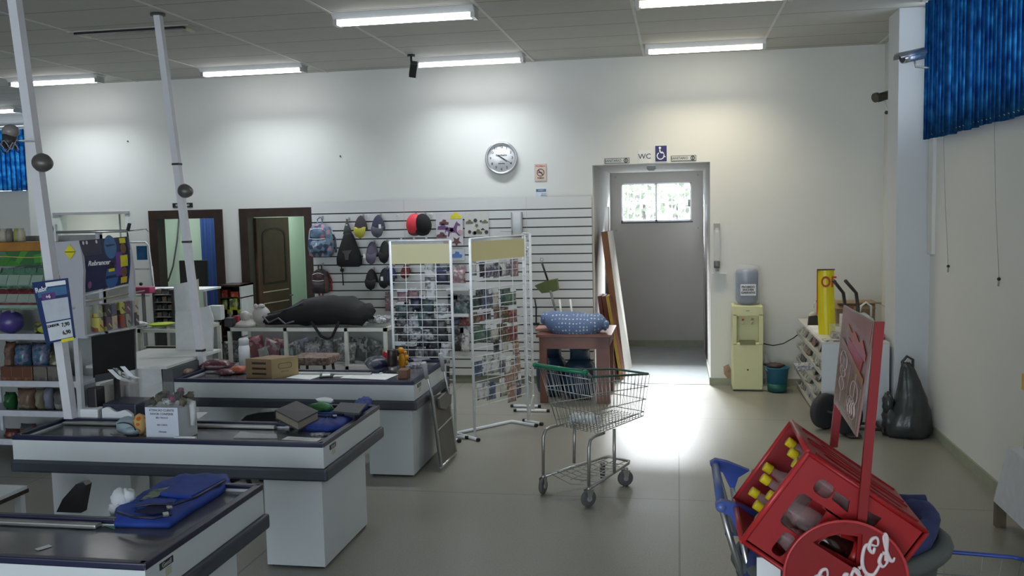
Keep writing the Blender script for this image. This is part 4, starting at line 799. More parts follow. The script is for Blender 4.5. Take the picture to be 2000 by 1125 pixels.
# goods on the slatted wall seen between and through the racks
WB = [(861, 515, .22, .26, 'navy', 'navy folded shorts hanging on the wall behind the cream header'), (892, 518, .22, .22, 'pink', 'pale pink printed shirt packet hanging between the racks'), (898, 577, .28, .26, 'teal', 'dark teal folded garment hanging between the two mesh racks'),
      (884, 575, .12, .25, 'grey', 'dark grey garment packet beside the teal garment'), (890, 618, .16, .10, 'blue', 'flat blue packet in the gap between the mesh racks'), (906, 616, .14, .13, 'red', 'flat wine-red packet in the gap between the mesh racks'), (893, 640, .16, .28, 'grey', 'charcoal garment packet low in the gap between the racks'), (908, 640, .12, .3, 'white', 'white and grey garment packet low in the gap between the racks'),
      (757, 570, .07, .24, 'pink', 'long pink hair band card hanging beside the mesh rack'), (1030, 470, .06, .30, 'white', 'white long packet behind the edge-on mesh rack')]
for i, (px, py, w, h, c, lab) in enumerate(WB):
    p = w_(px, py, SWY - .05); p.z -= h; t = bagcard(p, w, h, PC[c], PC[c], 0, .05, 200 + i, lab, cat='packet'); hook(p + V((0, 0, h - .01)), t, .07)
for i, py in enumerate((520, 561, 612, 668)):
    p = w_(896, py, SWY - .07); g = G().box((p.x - .14, SWY - .14, p.z - .03), (p.x + .14, SWY, p.z - .015), WHITE).box((p.x - .14, SWY - .145, p.z - .035), (p.x + .14, SWY - .14, p.z + .005), WHITE)
    if i in (1, 2): solo('wall_shelf', g, 'short white shelf strip between the mesh racks, %s' % ('upper one' if i == 1 else 'lower one'), 'shelf')
# long handled green dustpan on the wall side of the wooden table
YT = 10.55
p0, p1, p2 = at(1058, 512, Y=YT), at(1070, 548, Y=YT), at(1094, 625, Y=YT - .1)
t = T('dustpan', p2, 'olive green long-handled dustpan standing upside down behind the dotted bundle', 'dustpan')
G().cyl(p0, p1, .012, BROWN).tube([p0 + V((0, 0, .03)) + V((.018 * cos(i * pi / 4), 0, .018 * sin(i * pi / 4))) for i in range(8)], .004, GREY, n=5, closed=True).cyl(at(1075, 568, Y=YT), V((p2.x, p2.y, p2.z - .1)), .014, M((.12, .12, .11))).build('handle', t)
P = [at(x, y, Y=YT) for x, y in [(1044, 558), (1066, 549), (1087, 545), (1090, 567), (1076, 571), (1058, 573)]]
GR = M((.10, .13, .02), .45); g = G(); g.loft([P, [p + V((0, .12, 0)) for p in P]], GR, smooth=False); g.build('pan', t)
t = T('broom_stick', at(1046, 632, Y=10.7), 'thin black stick hanging on the slatted wall beside the dustpan', 'stick'); G().tube([at(1044, 582, Y=SWY - .03), at(1047, 600, Y=SWY - .04), at(1047, 632, Y=SWY - .03)], .009, BLACK).build('rod', t); G().box(at(1040, 634, Y=SWY - .05), at(1054, 630, Y=SWY), BLACK).build('hook', t)
for k, x in enumerate((1096, 1117)):
    solo('white_rod', G().cyl(at(x - 3, 585, Y=10.75), at(x + 4, 648, Y=10.6), .012, WHITE), 'thin white rod standing behind the dotted bundle, %s' % ('nearer the dustpan handle' if k == 0 else 'nearer the leaning boards'), 'rod')
# wooden table, dotted bundle, gas cylinders
WD = M((.17, .065, .045), .35, noise=.2, scale=5)
TX0, TX1, TY0, TY1, TH = -1.38, -.76, 9.75, 10.55, .76
a = at(1045, 655, Z=TH); b = at(1194, 655, Z=TH); TX0, TX1 = a.x, b.x
t = T('wooden_table', ((TX0 + TX1) / 2, 10.1, 0), 'reddish brown wooden table carrying the dotted bundle', 'table')
G().box((TX0, 9.82, TH - .03), (TX1, 10.65, TH), WD, bev=.006).build('table_top', t)
G().box((TX0 + .03, 9.86, TH - .16), (TX1 - .03, 9.88, TH - .03), WD).box((TX0 + .03, 10.58, TH - .14), (TX1 - .03, 10.6, TH - .03), WD).box((TX0 + .03, 9.86, TH - .14), (TX0 + .05, 10.6, TH - .03), WD).box((TX1 - .05, 9.86, TH - .14), (TX1 - .03, 10.6, TH - .03), WD).build('apron', t)
for x in (TX0 + .03, TX1 - .17):
    for y in (9.86, 10.53): G().box((x, y, 0), (x + (.14 if x > -1.2 else .08), y + .07, TH - .03), WD).build('leg', t)
c = at(1122, 634, Z=TH); c.y = 10.1; c = at(1122, 634, Y=10.05); q = Matrix.Translation(c) @ Matrix.Rotation(R(5), 4, 'Y')
t = T('dotted_bundle', V((c.x, c.y, TH)), 'light blue bundle with white dots lying on the wooden table', 'cushion')
g = G(); DM = DOTS((.13, .20, .36), (.55, .62, .70), 26, .26); rs = []
for i in range(15):
    u = -1 + 2 * i / 14; x = u * .345; k = (1 - abs(u) ** 2.6) ** .5 if abs(u) < 1 else .12; k = max(k, .16); zc = .02 * u * u * 3 - .02 + (.02 if u > .6 else 0)
    rs.append([q @ V((x, .20 * k * cos(a), zc + .155 * k * sin(a) * (1 + .05 * sin(5 * a + i)))) for a in [2 * pi * j / 20 for j in range(20)]])
g.loft(rs, DM).build('cloth', t); 
G().ball(q @ V((-.33, 0, .04)), (.05, .07, .07), DM, wob=.15).ball(q @ V((.33, 0, .03)), (.05, .07, .06), DM, wob=.15, seed=4).build('tied_end', t)
c = at(1146, 616, Y=10.45); c.z = TH + .068; solo('clear_bag', G().ball(c + V((0, 0, 0)), (.09, .07, .07), BAGCLEAR, wob=.08), 'small clear plastic bag peeking out behind the dotted bundle', 'bag')
c = at(1062, 648, Z=TH); solo('pink_parcel', G().box(c + V((-.1, .02, .0)), c + V((.15, .3, .035)), M((.45, .25, .22), .6), None, .01), 'flat pinkish parcel on the wooden table next to the racks', 'parcel')
CY_ = M((.012, .035, .07), .35)
for px, yy, lab in ((1078, 10.3, 'dark blue gas cylinder under the wooden table, nearer the mesh racks'), (1133, 10.15, 'dark blue gas cylinder under the wooden table, nearer the leaning boards')):
    c = at(px, 720, Y=yy); c.z = 0; t = T('gas_cylinder', c, lab, 'gas cylinder', 'gas cylinders under the wooden table')
    G().lathe([(.13, .02), (.165, .05), (.18, .12), (.18, .30), (.165, .38), (.12, .44), (.05, .47), (0, .475)], CY_, c=c, n=28).build('body', t)
    G().lathe([(.12, 0), (.125, .05), (.115, .05), (.11, 0)], CY_, c=c).build('foot_ring', t)
    G().lathe([(.11, .45), (.105, .55), (.115, .57), (.12, .56), (.11, .54), (.112, .45)], CY_, c=c).build('collar', t); G().cyl(c + V((0, 0, .46)), c + V((0, 0, .53)), .02, CHROME).build('valve', t)
# boards leaning in the corridor mouth
def lean(pts, ys, th, mat, label, name, dirx=(.03, 0, 0), edge=None):
    P = [at(x, y, Y=yy) for (x, y), yy in zip(pts, ys)]; d = V(dirx); g = G(); g.loft([P, [p + d for p in P]], mat, smooth=False)
    return solo(name, g, label, 'board')
BW = M((.24, .11, .055), .4, noise=.2, scale=5); BW2 = M((.15, .045, .03), .4, noise=.2, scale=5)
# big white faced door leaf: leans against the corridor wall, its long face towards the corridor
P = [at(1188, 452, Y=10.9), at(1197, 449, Y=11.6), at(1227, 690, Y=12.2), at(1220, 712, Y=11.5)]
def wedge(top_f, top_b, bot_f, bot_b, th, mats, label, name):
    """leaning board between two floor points and two upper points, thickness th sideways"""
    t = T(name, (bot_f + bot_b) / 2, label, 'board'); tf, tb, bf, bb = [V(x) for x in (top_f, top_b, bot_f, bot_b)]
    n_ = (tb - tf).cross(bf - tf).normalized(); n_ = n_ if n_.x < 0 else -n_
    G().loft([[tf, tb, bb, bf], [p + n_ * .004 for p in (tf, tb, bb, bf)]], mats[0], smooth=False).build('face', t)
    G().loft([[p + n_ * .005 for p in (tf, tb, bb, bf)], [p + n_ * th for p in (tf, tb, bb, bf)]], mats[1], smooth=False).build('core', t); return t
wedge(at(1187, 452, Y=11.05), at(1197, 450, Y=11.9), at(1221, 712, Z=.0).lerp(V((-.64, 11.3, 0)), .7), V((-.60, 12.1, 0)), .08, (M((.68, .66, .62), .5, noise=.05, scale=3), BW), 'tall white-faced wooden door leaf leaning in the corridor mouth', 'leaning_door')
for k, (x0, lab, mt) in enumerate(((1166, 'dark red wooden plank nearest the slatted wall, leaning in front of the white-faced door leaf', BW2), (1174, 'middle dark red plank of the leaning stack', BW2), (1183, 'yellow-edged plank on the corridor side of the leaning stack', M((.50, .33, .06), .5)))):
    tp_, bt_ = at(1174 + 8 * k, 578, Y=11.1), at(1196 + 11 * k, 742, Z=0); wedge(tp_, tp_ + V((.01, .3, 0)), bt_, bt_ + V((.01, .3, 0)), .045, (BW2, mt), lab, 'leaning_plank')
# ================================================================ SHOPPING CARTS
def cart(loc, rz, gripc, label, hz=.98, rimr=.94, rimf=.84, L=.80, wr=.235, wf=.17, bz=.50, lens=(16, 10), rimc=None, seat_hw=0):
    t = T('shopping_cart', (loc[0], loc[1], 0), label, 'shopping cart', None, rz); B = lambda g, n, p=None: g.build(n, p or t, world=False)
    W_ = M((.42, .43, .42), .3, .85); wr2, wf2 = wr - .035, wf - .02; yb0, yb1 = .14, L - .06
    def top(s, u): return V((s * (wr + (wf - wr) * u), L * u, rimr + (rimf - rimr) * u))
    def bot(s, u): return V((s * (wr2 + (wf2 - wr2) * u), yb0 + (yb1 - yb0) * u, bz + .02 * u))
    g = G(); r = .0021
    for s in (-1, 1):
        for i in range(lens[0] + 1): u = i / lens[0]; g.cyl(top(s, u), bot(s, u), r, W_, n=5)
        for k in (.3, .6, .9): g.cyl(top(s, 0).lerp(bot(s, 0), k), top(s, 1).lerp(bot(s, 1), k), .0035, W_, n=5)
        g.cyl(bot(s, 0), bot(s, 1), .004, W_, n=5)
    for i in range(lens[1] + 1):
        u = i / lens[1]; g.cyl(top(-1, 1).lerp(top(1, 1), u), bot(-1, 1).lerp(bot(1, 1), u), r, W_, n=5); g.cyl(bot(-1, 0).lerp(bot(1, 0), u), bot(-1, 1).lerp(bot(1, 1), u), r, W_, n=5)
    for k in (.3, .6, .9): g.cyl(top(-1, 1).lerp(bot(-1, 1), k), top(1, 1).lerp(bot(1, 1), k), .0035, W_, n=5)
    for i in range(15): u = i / 14; g.cyl(bot(-1, u), bot(1, u), r, W_, n=5)
    B(g, 'wire_basket')
    g = G()
    for i in range(13): u = i / 12; a = top(-1, 0).lerp(top(1, 0), u); g.cyl(a + V((0, .02, 0)), bot(-1, 0).lerp(bot(1, 0), u), r, W_, n=5)
    for k in (.05, .35, .65): g.cyl(top(-1, 0).lerp(bot(-1, 0), k) + V((0, .02, 0)), top(1, 0).lerp(bot(1, 0), k) + V((0, .02, 0)), .0035, W_, n=5)
    B(g, 'rear_flap')
    g = G().tube([top(-1, .0), top(-1, .97), top(-1, 1) + V((.015, 0, 0)), top(1, 1) - V((.015, 0, 0)), top(1, .97), top(1, .0)], .0085, rimc or gripc); B(g, 'basket_rim')
    g = G().cyl((-wr - .01, -.04, hz), (wr + .01, -.04, hz), .017, gripc, n=16); o = B(g, 'handle')
    g = G()
    for s in (-1, 1): g.ball((s * (wr + .01), -.04, hz), .021, gripc, seg=12, ring=8).tube([(s * (wr + .005), -.04, hz), (s * wr, -.0, (hz + rimr) / 2), top(s, .04)], .012, STEEL)
    B(g, 'end_bracket', o)
    for s in (-1, 1):
        g = G().tube([(s * (wr - .01), .0, .12), (s * (wr - .01), .01, bz - .07), (s * (wr - .015), .03, bz - .02), (s * (wr - .02), .08, bz - .005), (s * (wr - .03), .20, bz - .004)], .0125, STEEL, n=10); B(g, 'rear_leg')
        g = G().tube([(s * (wr - .035), .32, .17), (s * (wr - .04), .33, bz)], .0125, STEEL, n=10); B(g, 'inner_leg')
    yf = .58
    g = G().tube([(-(wr - .01), .0, .13), (-.125, yf, .175), (-.10, yf + .04, .178), (.10, yf + .04, .178), (.125, yf, .175), (wr - .01, .0, .13)], .0125, STEEL, n=8); B(g, 'base_rail')
    g = G()
    for k in range(9): u = .12 + k * .1; xx = (wr - .01) + (.125 - wr + .01) * u; g.tube([(-xx, yf * u, .135 + .045 * u), (0, yf * u - .02, .135 + .045 * u - (.012 if k else .03)), (xx, yf * u, .135 + .045 * u)], .0035, STEEL, n=5)
    for x in (-.08, 0, .08): g.cyl((x * 1.2, .06, .14), (x, yf + .03, .178), .0035, STEEL, n=5)
    B(g, 'lower_tray')
    for (x, y, a) in ((-(wr - .01), 0, 20), (wr - .01, 0, -15), (-.115, yf - .02, 35), (.115, yf - .02, -30)):
        c = Matrix.Translation((x, y, 0)) @ Matrix.Rotation(R(a), 4, 'Z'); g = G().cyl(c @ V((0, 0, .118)), c @ V((0, 0, .145)), .018, STEEL)
        for s in (-1, 1): g.loft([[c @ V((s * .019, yy, zz)) for yy, zz in ((-.03, .125), (.03, .125), (.006, .055), (-.014, .055))], [c @ V((s * .022, yy, zz)) for yy, zz in ((-.03, .125), (.03, .125), (.006, .055), (-.014, .055))]], STEEL, smooth=False)
        o = B(g, 'caster')
        g = G().lathe([(.02, -.014), (.052, -.015), (.061, -.008), (.061, .008), (.052, .015), (.02, .014)], M((.10, .10, .105), .6), mx=c @ Matrix.Translation((0, -.004, .061)) @ Matrix.Rotation(R(90), 4, 'Y')).cyl(c @ V((-.02, -.004, .061)), c @ V((.02, -.004, .061)), .02, GREY); B(g, 'wheel', o)
    return t
GREENC = M((.01, .20, .10), .35); DKG = M((.03, .085, .06), .45)
cart((-.82, 6.56), R(-35.4), GREENC, 'empty wire shopping cart with a green handle standing alone in the aisle', rimc=DKG)
c = V((-.66, 6.82, .525)); t = T('crumpled_bag', c, 'crumpled clear plastic bag with paper scraps lying inside the green-handled cart', 'bag'); g = G()
for i in range(5): g.ball(c + V((random.uniform(-.10, .10), random.uniform(-.10, .08), .035)), (.06, .05, .035), BAGCLEAR, wob=.25, seed=i)
g.build('film', t); g = G()
for i in range(4): g.box((-.05, -.02, 0), (.05, .02, .003), PC['silver'], ZR(c + V((random.uniform(-.12, .08), random.uniform(-.08, .06), .004 + i * .006)), i))
g.build('paper_scrap', t)
BLH = M((.03, .07, .36), .35)
t2 = cart((.19, 3.62), R(-90), M((.10, .16, .42), .35), 'blue-handled shopping cart carrying the red bottle crate, cut off by the bottom edge', hz=1.05, rimr=.755, rimf=.705, L=1.16, wr=.27, wf=.26, bz=.40, rimc=BLH)
for s in (-1, 1):
    P = [V((s * .275, y, z)) for y, z in ((-.062, 1.06), (-.04, 1.075), (.01, 1.065), (.10, 1.03), (.055, 1.0), (.04, .955), (.02, .955), (-.01, 1.02), (-.055, 1.04))]
    G().loft([[p - V((.016, 0, 0)) for p in P], [p + V((.016, 0, 0)) for p in P]], BLH, smooth=False).build('handle_bracket', t2, world=False)
    G().tube([(s * .27, .03, .95), (s * .265, .06, .80), (s * .27, .10, .70)], .011, CHROME, n=8).tube([(s * .27, .11, 1.03), (s * .26, .17, 1.0), (s * .26, .22, .92), (s * .26, .24, .70)], .011, CHROME, n=8).build('chrome_tube', t2, world=False)
# baby seat mounted on the cart
sc = V((.56, 3.47, .86)); t = T('baby_seat', sc - V((0, 0, .3)), 'navy padded baby seat with a grey rim, mounted on the blue-handled cart under the crate', 'baby seat')
def ell(a, b, z, n=32, dz=0): return [sc + V((.02 + a * .87 * cos(2 * pi * i / n), b * sin(2 * pi * i / n), z + dz * cos(2 * pi * i / n))) for i in range(n)]
PAD = M((.035, .045, .14), .85, noise=.15, bump=.3, scale=20)
G().tube(ell(.41, .27, 0, dz=.05), .034, M((.10, .105, .10), .55), n=12, closed=True).build('grey_rim', t)
g = G(); g.loft([ell(.40, .26, -.01, dz=.05), ell(.38, .245, -.10), ell(.31, .20, -.2), ell(.16, .11, -.26)], M((.08, .085, .08), .6)); g.build('shell', t)
g = G(); g.tube([p + V((0, .02, .05)) for p in ell(.36, .235, .0, 28, .07)], .045, PAD, n=12, closed=True, rs=[.045 + .012 * sin(i * 1.35) for i in range(28)])
g.tube([sc + V((x, .19 + .04 * cos(x * 9), .10 + .06 * x)) for x in (-.3, -.15, 0, .15, .3, .36)], .05, PAD, n=12); g.build('padding', t)
P = sc + V((-.31, .02, -.12)); G().ball(P + V((.02, -.1, .0)), (.05, .1, .16), PAD, wob=.08).build('padding', t)
solo('white_card', G().box((.25, 3.03, .80), (.325, 3.04, .985), PAPER), 'blank white card tucked below the red crate beside the baby seat', 'card')
# ================================================================ RED BOTTLE CRATE DISPLAY
YC0 = 3.0; D_ = at(1578, 884, Y=YC0); E_ = at(1811, 1040, Y=YC0); C_ = at(1455, 1060, Y=YC0)
u_ = (E_ - D_).normalized(); v_ = V((-(-u_.z), 0, -u_.x)); v_ = V((u_.z, 0, -u_.x)); v_ = v_ if v_.z < 0 else -v_
LU = (E_ - D_).length; LV = (C_ - D_).dot(v_); LW = .42
FRAMEM = Matrix((u_, -v_, V((0, 1, 0)))).transposed().to_4x4(); FRAMEM.translation = D_          # local x along the crate, -y down its mouth, z into depth
if FRAMEM.to_3x3().determinant() < 0: FRAMEM = Matrix((u_, -v_, V((0, 1, 0)))).transposed().to_4x4(); FRAMEM.translation = D_
def fl(px, py, Y=YC0): p = at(px, py, Y=Y) - D_; return (p.dot(u_), -p.dot(v_))
t = T('bottle_crate_display', D_ + u_ * .2 + v_ * .3, 'big red plastic bottle crate with a sign on two posts, tipped over on a cart', 'crate'); CR = t
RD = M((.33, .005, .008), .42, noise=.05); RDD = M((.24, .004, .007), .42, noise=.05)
def holeq(c, w, h, r=.012): return [(c[0] + x, c[1] + y) for x, y in rrect(w, h, r)]
th = .012
front = [(0, 0), (LU, 0), (LU, -LV), (0, -LV)]
h1 = holeq(fl(1609, 955), .062, .052, .02); h2 = holeq(fl(1569, 1008), .105, .125, .02); h3 = holeq(fl(1530, 1064), .045, .085, .015); h6 = [fl(1596, 1062), fl(1618, 1048), fl(1640, 1043), fl(1676, 1048), fl(1672, 1102), fl(1640, 1084)]; h4 = [fl(1632, 958), fl(1660, 978), fl(1656, 1002), fl(1624, 975)]; h5 = [fl(1680, 990), fl(1722, 1012), fl(1706, 1030), fl(1672, 1016)]
MXF = Matrix((u_, -v_, u_.cross(-v_))).transposed().to_4x4(); MXF.translation = D_
n3 = u_.cross(-v_)                               # towards the camera or away
sg = 1 if n3.y > 0 else -1
G().plate(front, th, RD, MXF if sg > 0 else MXF @ Matrix.Translation((0, 0, -th)), holes=[h1, h2, h3, h4, h5, h6]).build('front_side', t)
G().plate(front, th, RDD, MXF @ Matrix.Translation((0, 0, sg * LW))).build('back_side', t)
# upper side (runs along u and into depth) with two long slots
MT = Matrix((u_, V((0, 1, 0)), u_.cross(V((0, 1, 0))))).transposed().to_4x4(); MT.translation = D_
def slot(a, b, c0, c1, w=.028): return [(a, c0), (a + .03, c0 - w), (b - .02, c1 - w * .6), (b, c1), (b - .03, c1 + w * .5), (a + .02, c0 + w * .7)]
G().plate([(0, 0), (LU, 0), (LU - .012, LW), (0, LW)], th, RD, MT @ Matrix.Translation((0, 0, -th / 2)), holes=[slot(.07, .38, .13, .11), slot(.09, .42, .29, .27), slot(.10, .17, .21, .21, .015), slot(.24, .34, .205, .20, .012)]).build('upper_side', t)
g = G()
for c0 in (.03, .175, .22, .36): g.obox(D_ + u_ * .03 + V((0, c0, 0)) - v_ * .004, u_ * (LU - .06), (0, .012, 0), v_ * -.008, RD)
g.obox(D_ - v_ * .006, u_ * LU, (0, .012, 0), v_ * .006, M((.55, .06, .06), .3)); g.build('reinforcing_rib', t)
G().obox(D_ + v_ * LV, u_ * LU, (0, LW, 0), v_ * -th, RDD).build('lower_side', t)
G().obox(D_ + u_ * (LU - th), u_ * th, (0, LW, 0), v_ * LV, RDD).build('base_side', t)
g = G()
for k in (1, 2): g.obox(D_ + u_ * .14 + v_ * (LV * k / 3 - .004), u_ * (LU - .16), (0, LW, 0), v_ * .006, RD).obox(D_ + u_ * .14 + V((0, LW * k / 3, 0)), u_ * (LU - .16), (0, .006, 0), v_ * LV, RD)
g.build('bottle_divider', t)
g = G()
for a, b in ((D_, D_ + v_ * LV), (D_ + V((0, LW, 0)), D_ + v_ * LV + V((0, LW, 0)))): g.cyl(a, b, .010, M((.5, .03, .035), .3))
for a, b in ((D_, D_ + V((0, LW, 0))), (D_ + v_ * LV, D_ + v_ * LV + V((0, LW, 0)))): g.cyl(a, b, .010, M((.5, .03, .035), .3))
g.cyl(D_, E_, .008, RD).cyl(D_ + v_ * LV, E_ + v_ * LV, .008, RD).cyl(E_, E_ + v_ * LV, .008, RD)
g.build('mouth_rim', t)
# posts and sign
def post(b, a_, w): g = G(); d = a_ - b; g.obox(b - V((w / 2, w / 2, 0)), (w, 0, 0), (0, w * .6, 0), d, RDD); return g
post(at(1681, 1030, Y=2.985), at(1717, 628, Y=2.985), .028).build('post', t); post(at(1627, 872, Y=3.44), at(1658, 598, Y=3.44), .028).build('post', t)
S1, S2, S3, S4 = at(1649, 596, Y=3.45), at(1708, 628, Y=3.0), at(1673, 853, Y=3.0), at(1629, 785, Y=3.45)
def sq(u, v): return S1.lerp(S2, u).lerp(S4.lerp(S3, u), v)
SN = (S2 - S1).cross(S4 - S1).normalized(); SN = SN if SN.x < 0 else -SN
def spatch(g, pts, mat, o, th=.0015): P = [sq(*p) + SN * o for p in pts]; g.loft([P, [p + SN * th for p in P]], mat, smooth=False)
g = G(); spatch(g, [(0, 0), (1, 0), (1, 1), (0, 1)], M((.30, .17, .15), .12, noise=.1, scale=5), -.004, .006); sp = g.build('sign_panel', t)
g = G(); spatch(g, [(.02, .02), (.98, .02), (.98, .2), (.02, .15)], M((.36, .13, .12), .12), .003); spatch(g, [(.3, .14), (.45, .2), (.55, .17), (.7, .24), (.8, .2), (.95, .3), (.95, .36), (.5, .3)], M((.50, .06, .04), .12), .005)
spatch(g, [(.35, .26), (.9, .36), (.85, .48), (.35, .38)], M((.5, .05, .03), .12), .005); spatch(g, [(.15, .30), (.98, .50), (.98, .56), (.15, .36)], M((.45, .22, .12), .12), .006)
spatch(g, [(.08, .42), (.95, .60), (.95, .97), (.08, .93)], M((.27, .17, .13), .12), .003)
for u0 in (.22, .46, .7): spatch(g, [(u0, .48), (u0 + .06, .49), (u0 + .06, .9), (u0, .89)], M((.36, .26, .18), .12), .005)
g.build('printed_picture', sp)
g = G(); WL = M((.62, .48, .46), .2)
for (cu, cv, ru, rv) in ((.3, .5, .13, .09), (.3, .60, .1, .05), (.78, .68, .13, .10), (.75, .82, .16, .09), (.3, .72, .09, .06)): g.tube([sq(cu + ru * cos(i * pi / 9), cv + rv * sin(i * pi / 9) + .1 * ru * cos(i * pi / 9)) + SN * .008 for i in range(18)], .0014, WL, n=5, closed=True)
for k in range(4): g.tube([sq(.66 + .07 * k + .02 * sin(j * 1.9 + k), .76 + .03 * j) + SN * .008 for j in range(5)], .0022, WL, n=5)
g.build('bottle_outline', sp)
# round wheel plate with the script lettering
DC = at(1650, 1128, Y=2.955); RW = .186
hole = [((at(x, y, Y=2.955) - DC).x, (at(x, y, Y=2.955) - DC).z) for x, y in ((1587, 1058), (1612, 1042), (1640, 1036), (1684, 1042), (1680, 1117), (1640, 1092))]
G().plate(circ(RW, 64), .008, RDD, XZ(DC), holes=[hole]).tube([DC + V((RW * cos(i * pi / 32), -.01, RW * sin(i * pi / 32))) for i in range(64)], .005, M((.5, .04, .045), .3), n=8, closed=True).build('wheel_plate', t)
for s in (-1, 1): G().cyl(DC + V((s * .15, -.006, 0)), DC + V((s * .15, .05, 0)), .008, CHROME).build('bolt', t)
# lettering: script strokes in a local frame (x along the word), "Coca-Cola"
def stroke(g, pts, q, r=.0058):
    P = []; n = len(pts)
    for i in range(n - 1):
        p0, p1, p2, p3 = pts[max(i - 1, 0)], pts[i], pts[i + 1], pts[min(i + 2, n - 1)]
        for k in range(5):
            s = k / 5; P.append(tuple(.5 * ((2 * p1[j]) + (-p0[j] + p2[j]) * s + (2 * p0[j] - 5 * p1[j] + 4 * p2[j] - p3[j]) * s * s + (-p0[j] + 3 * p1[j] - 3 * p2[j] + p3[j]) * s ** 3) for j in (0, 1)))
    P.append(pts[-1]); N = len(P); g.tube([q @ V((x, y, 0)) for x, y in P], r, LET, n=6, rs=[r * (.55 + .6 * abs(sin(pi * i / N * 2 + .4))) for i in range(N)])
LET = M((.72, .60, .62), .35)
def bigC(x, s): return [(x + a * s, b * s) for a, b in ((.62, .72), (.50, .60), (.42, .80), (.60, 1.0), (.80, .95), (.72, .72), (.35, .95), (.05, .55), (.05, .15), (.30, -.05), (.60, .12), (.72, .30))]
def lo(x, s): return [(x + a * s, b * s) for a, b in ((.25, .45), (.05, .25), (.12, .02), (.32, .05), (.42, .30), (.28, .47), (.30, .38))]
def lc(x, s): return [(x + a * s, b * s) for a, b in ((.36, .40), (.22, .46), (.05, .25), (.14, .0), (.36, .08))]
def la(x, s): return lo(x, s) + [(x + .42 * s, .1 * s), (x + .50 * s, .0), (x + .60 * s, .08 * s)]
def ll(x, s): return [(x + a * s, b * s) for a, b in ((.0, .15), (.28, .75), (.30, 1.02), (.18, .9), (.16, .2), (.26, .0), (.38, .08))]
q = XZ(at(1707, 1118, Y=2.943)) @ Matrix.Rotation(R(36), 4, 'Z') @ Matrix.Scale(1.0, 4); s = .090; g = G()
q = q @ Matrix(((1, .35, 0, 0), (0, 1, 0, 0), (0, 0, 1, 0), (0, 0, 0, 1)))
for pts in (bigC(-.030, s), lo(.022, s * .9), ll(.046, s * .9), la(-.082, s), lc(-.112, s), lo(-.155, s), bigC(-.215, s)): stroke(g, pts, q)
stroke(g, [(-.043, .035), (-.035, .036), (-.025, .037)], q); g.build('lettering', t)
# bottles inside
BCL = CLEAR((.62, .45, .45), .30, .05); CAPM = M((.80, .62, .02), .4); k = 0
for px, py, cw in ((1539, 862, .36), (1544, 882, .24), (1552, 904, .10), (1495, 911, .36), (1490, 933, .22), (1468, 959, .32), (1502, 966, .09), (1476, 985, .2), (1480, 1010, .08)):
    p = at(px, py, Y=YC0 + cw); p += u_ * .0; t = T('soda_bottle', p, 'yellow-capped clear bottle in the red crate, %s' % ('topmost cap', 'second cap from the top', 'third cap, touching the crate side', 'highest of the middle pair', 'lower of the middle pair', 'cap nearest the blue handle', 'cap against the lettered side', 'second lowest cap', 'lowest cap of all')[k], 'bottle', 'yellow-capped bottles in the red crate')
    q = Matrix.Translation(p) @ Matrix((u_, V((0, 1, 0)), u_.cross(V((0, 1, 0))))).transposed().to_4x4() @ Matrix.Rotation(R(90), 4, 'Y') @ Matrix.Scale(1, 4)
    G().lathe([(.014, .02), (.016, .05), (.03, .085), (.043, .13), (.045, .17), (.041, .20), (.045, .24), (.045, .36), (.038, .385), (0, .38)], BCL, n=18, mx=q).build('bottle_body', t)
    G().lathe([(0, -.004), (.0165, -.004), (.0175, 0), (.0175, .024), (.016, .026)], CAPM, n=14, mx=q).build('cap', t)
    if k % 3 == 0: G().lathe([(.0455, .25), (.046, .25), (.046, .33), (.0455, .33)], M((.4, .02, .02), .3), n=18, mx=q).build('paper_label', t)
    k += 1
c = at(1628, 1075, Y=3.0); c.y = YC0 + .075; t = T('soda_bottle', c, 'dark cola bottle with a red label behind the round lettered plate', 'bottle'); q = Matrix.Translation(c) @ Matrix.Rotation(R(118), 4, 'Y')
G().lathe([(.014, -.12), (.016, -.09), (.044, -.03), (.046, .12), (0, .12)], M((.03, .008, .006), .1), n=18, mx=q).build('bottle_body', t); G().lathe([(.0465, .06), (.0472, .06), (.0472, .10), (.0465, .10)], M((.5, .02, .02), .3), n=18, mx=q).build('paper_label', t)
G().text('Coca', .03, LET, XZ(at(1605, 1052, Y=3.0) + V((0, .008, 0))) @ Matrix.Rotation(R(40), 4, 'Z'), .0005, .0005, shear=.4).build('lettering', t)
# ================================================================ WATER COOLER CORNER
cx, cy = .775, 10.80; t = T('water_cooler', (cx, cy, 0), 'pale yellow water cooler with a blue-grey bottle on top, against the bare wall', 'water cooler'); CC = M((.70, .70, .40), .4, noise=.02)
g = G(); w = .168; g.box((cx - w, cy - .16, .02), (cx + w, cy + .16, .56), CC, bev=.012).box((cx - w, cy - .16, .86), (cx + w, cy + .16, .98), CC, bev=.012).box((cx - w, cy - .05, .54), (cx + w, cy + .16, .88), CC, bev=.01)
for s in (-1, 1): g.box((cx + s * w - (.045 if s > 0 else 0), cy - .16, .54), (cx + s * w + (0 if s > 0 else .045), cy, .88), CC)
g.box((cx - w + .01, cy - .15, 0), (cx + w - .01, cy + .15, .03), DGREY).build('cabinet', t)
G().box((cx - .085, cy - .165, .535), (cx + .085, cy - .05, .575), M((.22, .22, .10), .5)).build('drip_tray', t)
for s in (-1, 1): G().cyl((cx + s * .05, cy - .05, .80), (cx + s * .05, cy - .10, .80), .012, CREAM).cyl((cx + s * .05, cy - .09, .81), (cx + s * .05, cy - .09, .76), .008, CREAM).ball((cx + s * .05, cy - .1, .815), .012, (M((.6, .05, .05)), None, GREY)[s + 1]).build('tap', t)
G().box((cx - .02, cy - .162, .92), (cx + .02, cy - .16, .93), GREY).cyl((cx, cy - .158, .25), (cx, cy - .163, .25), .010, DGREY).build('badge', t)
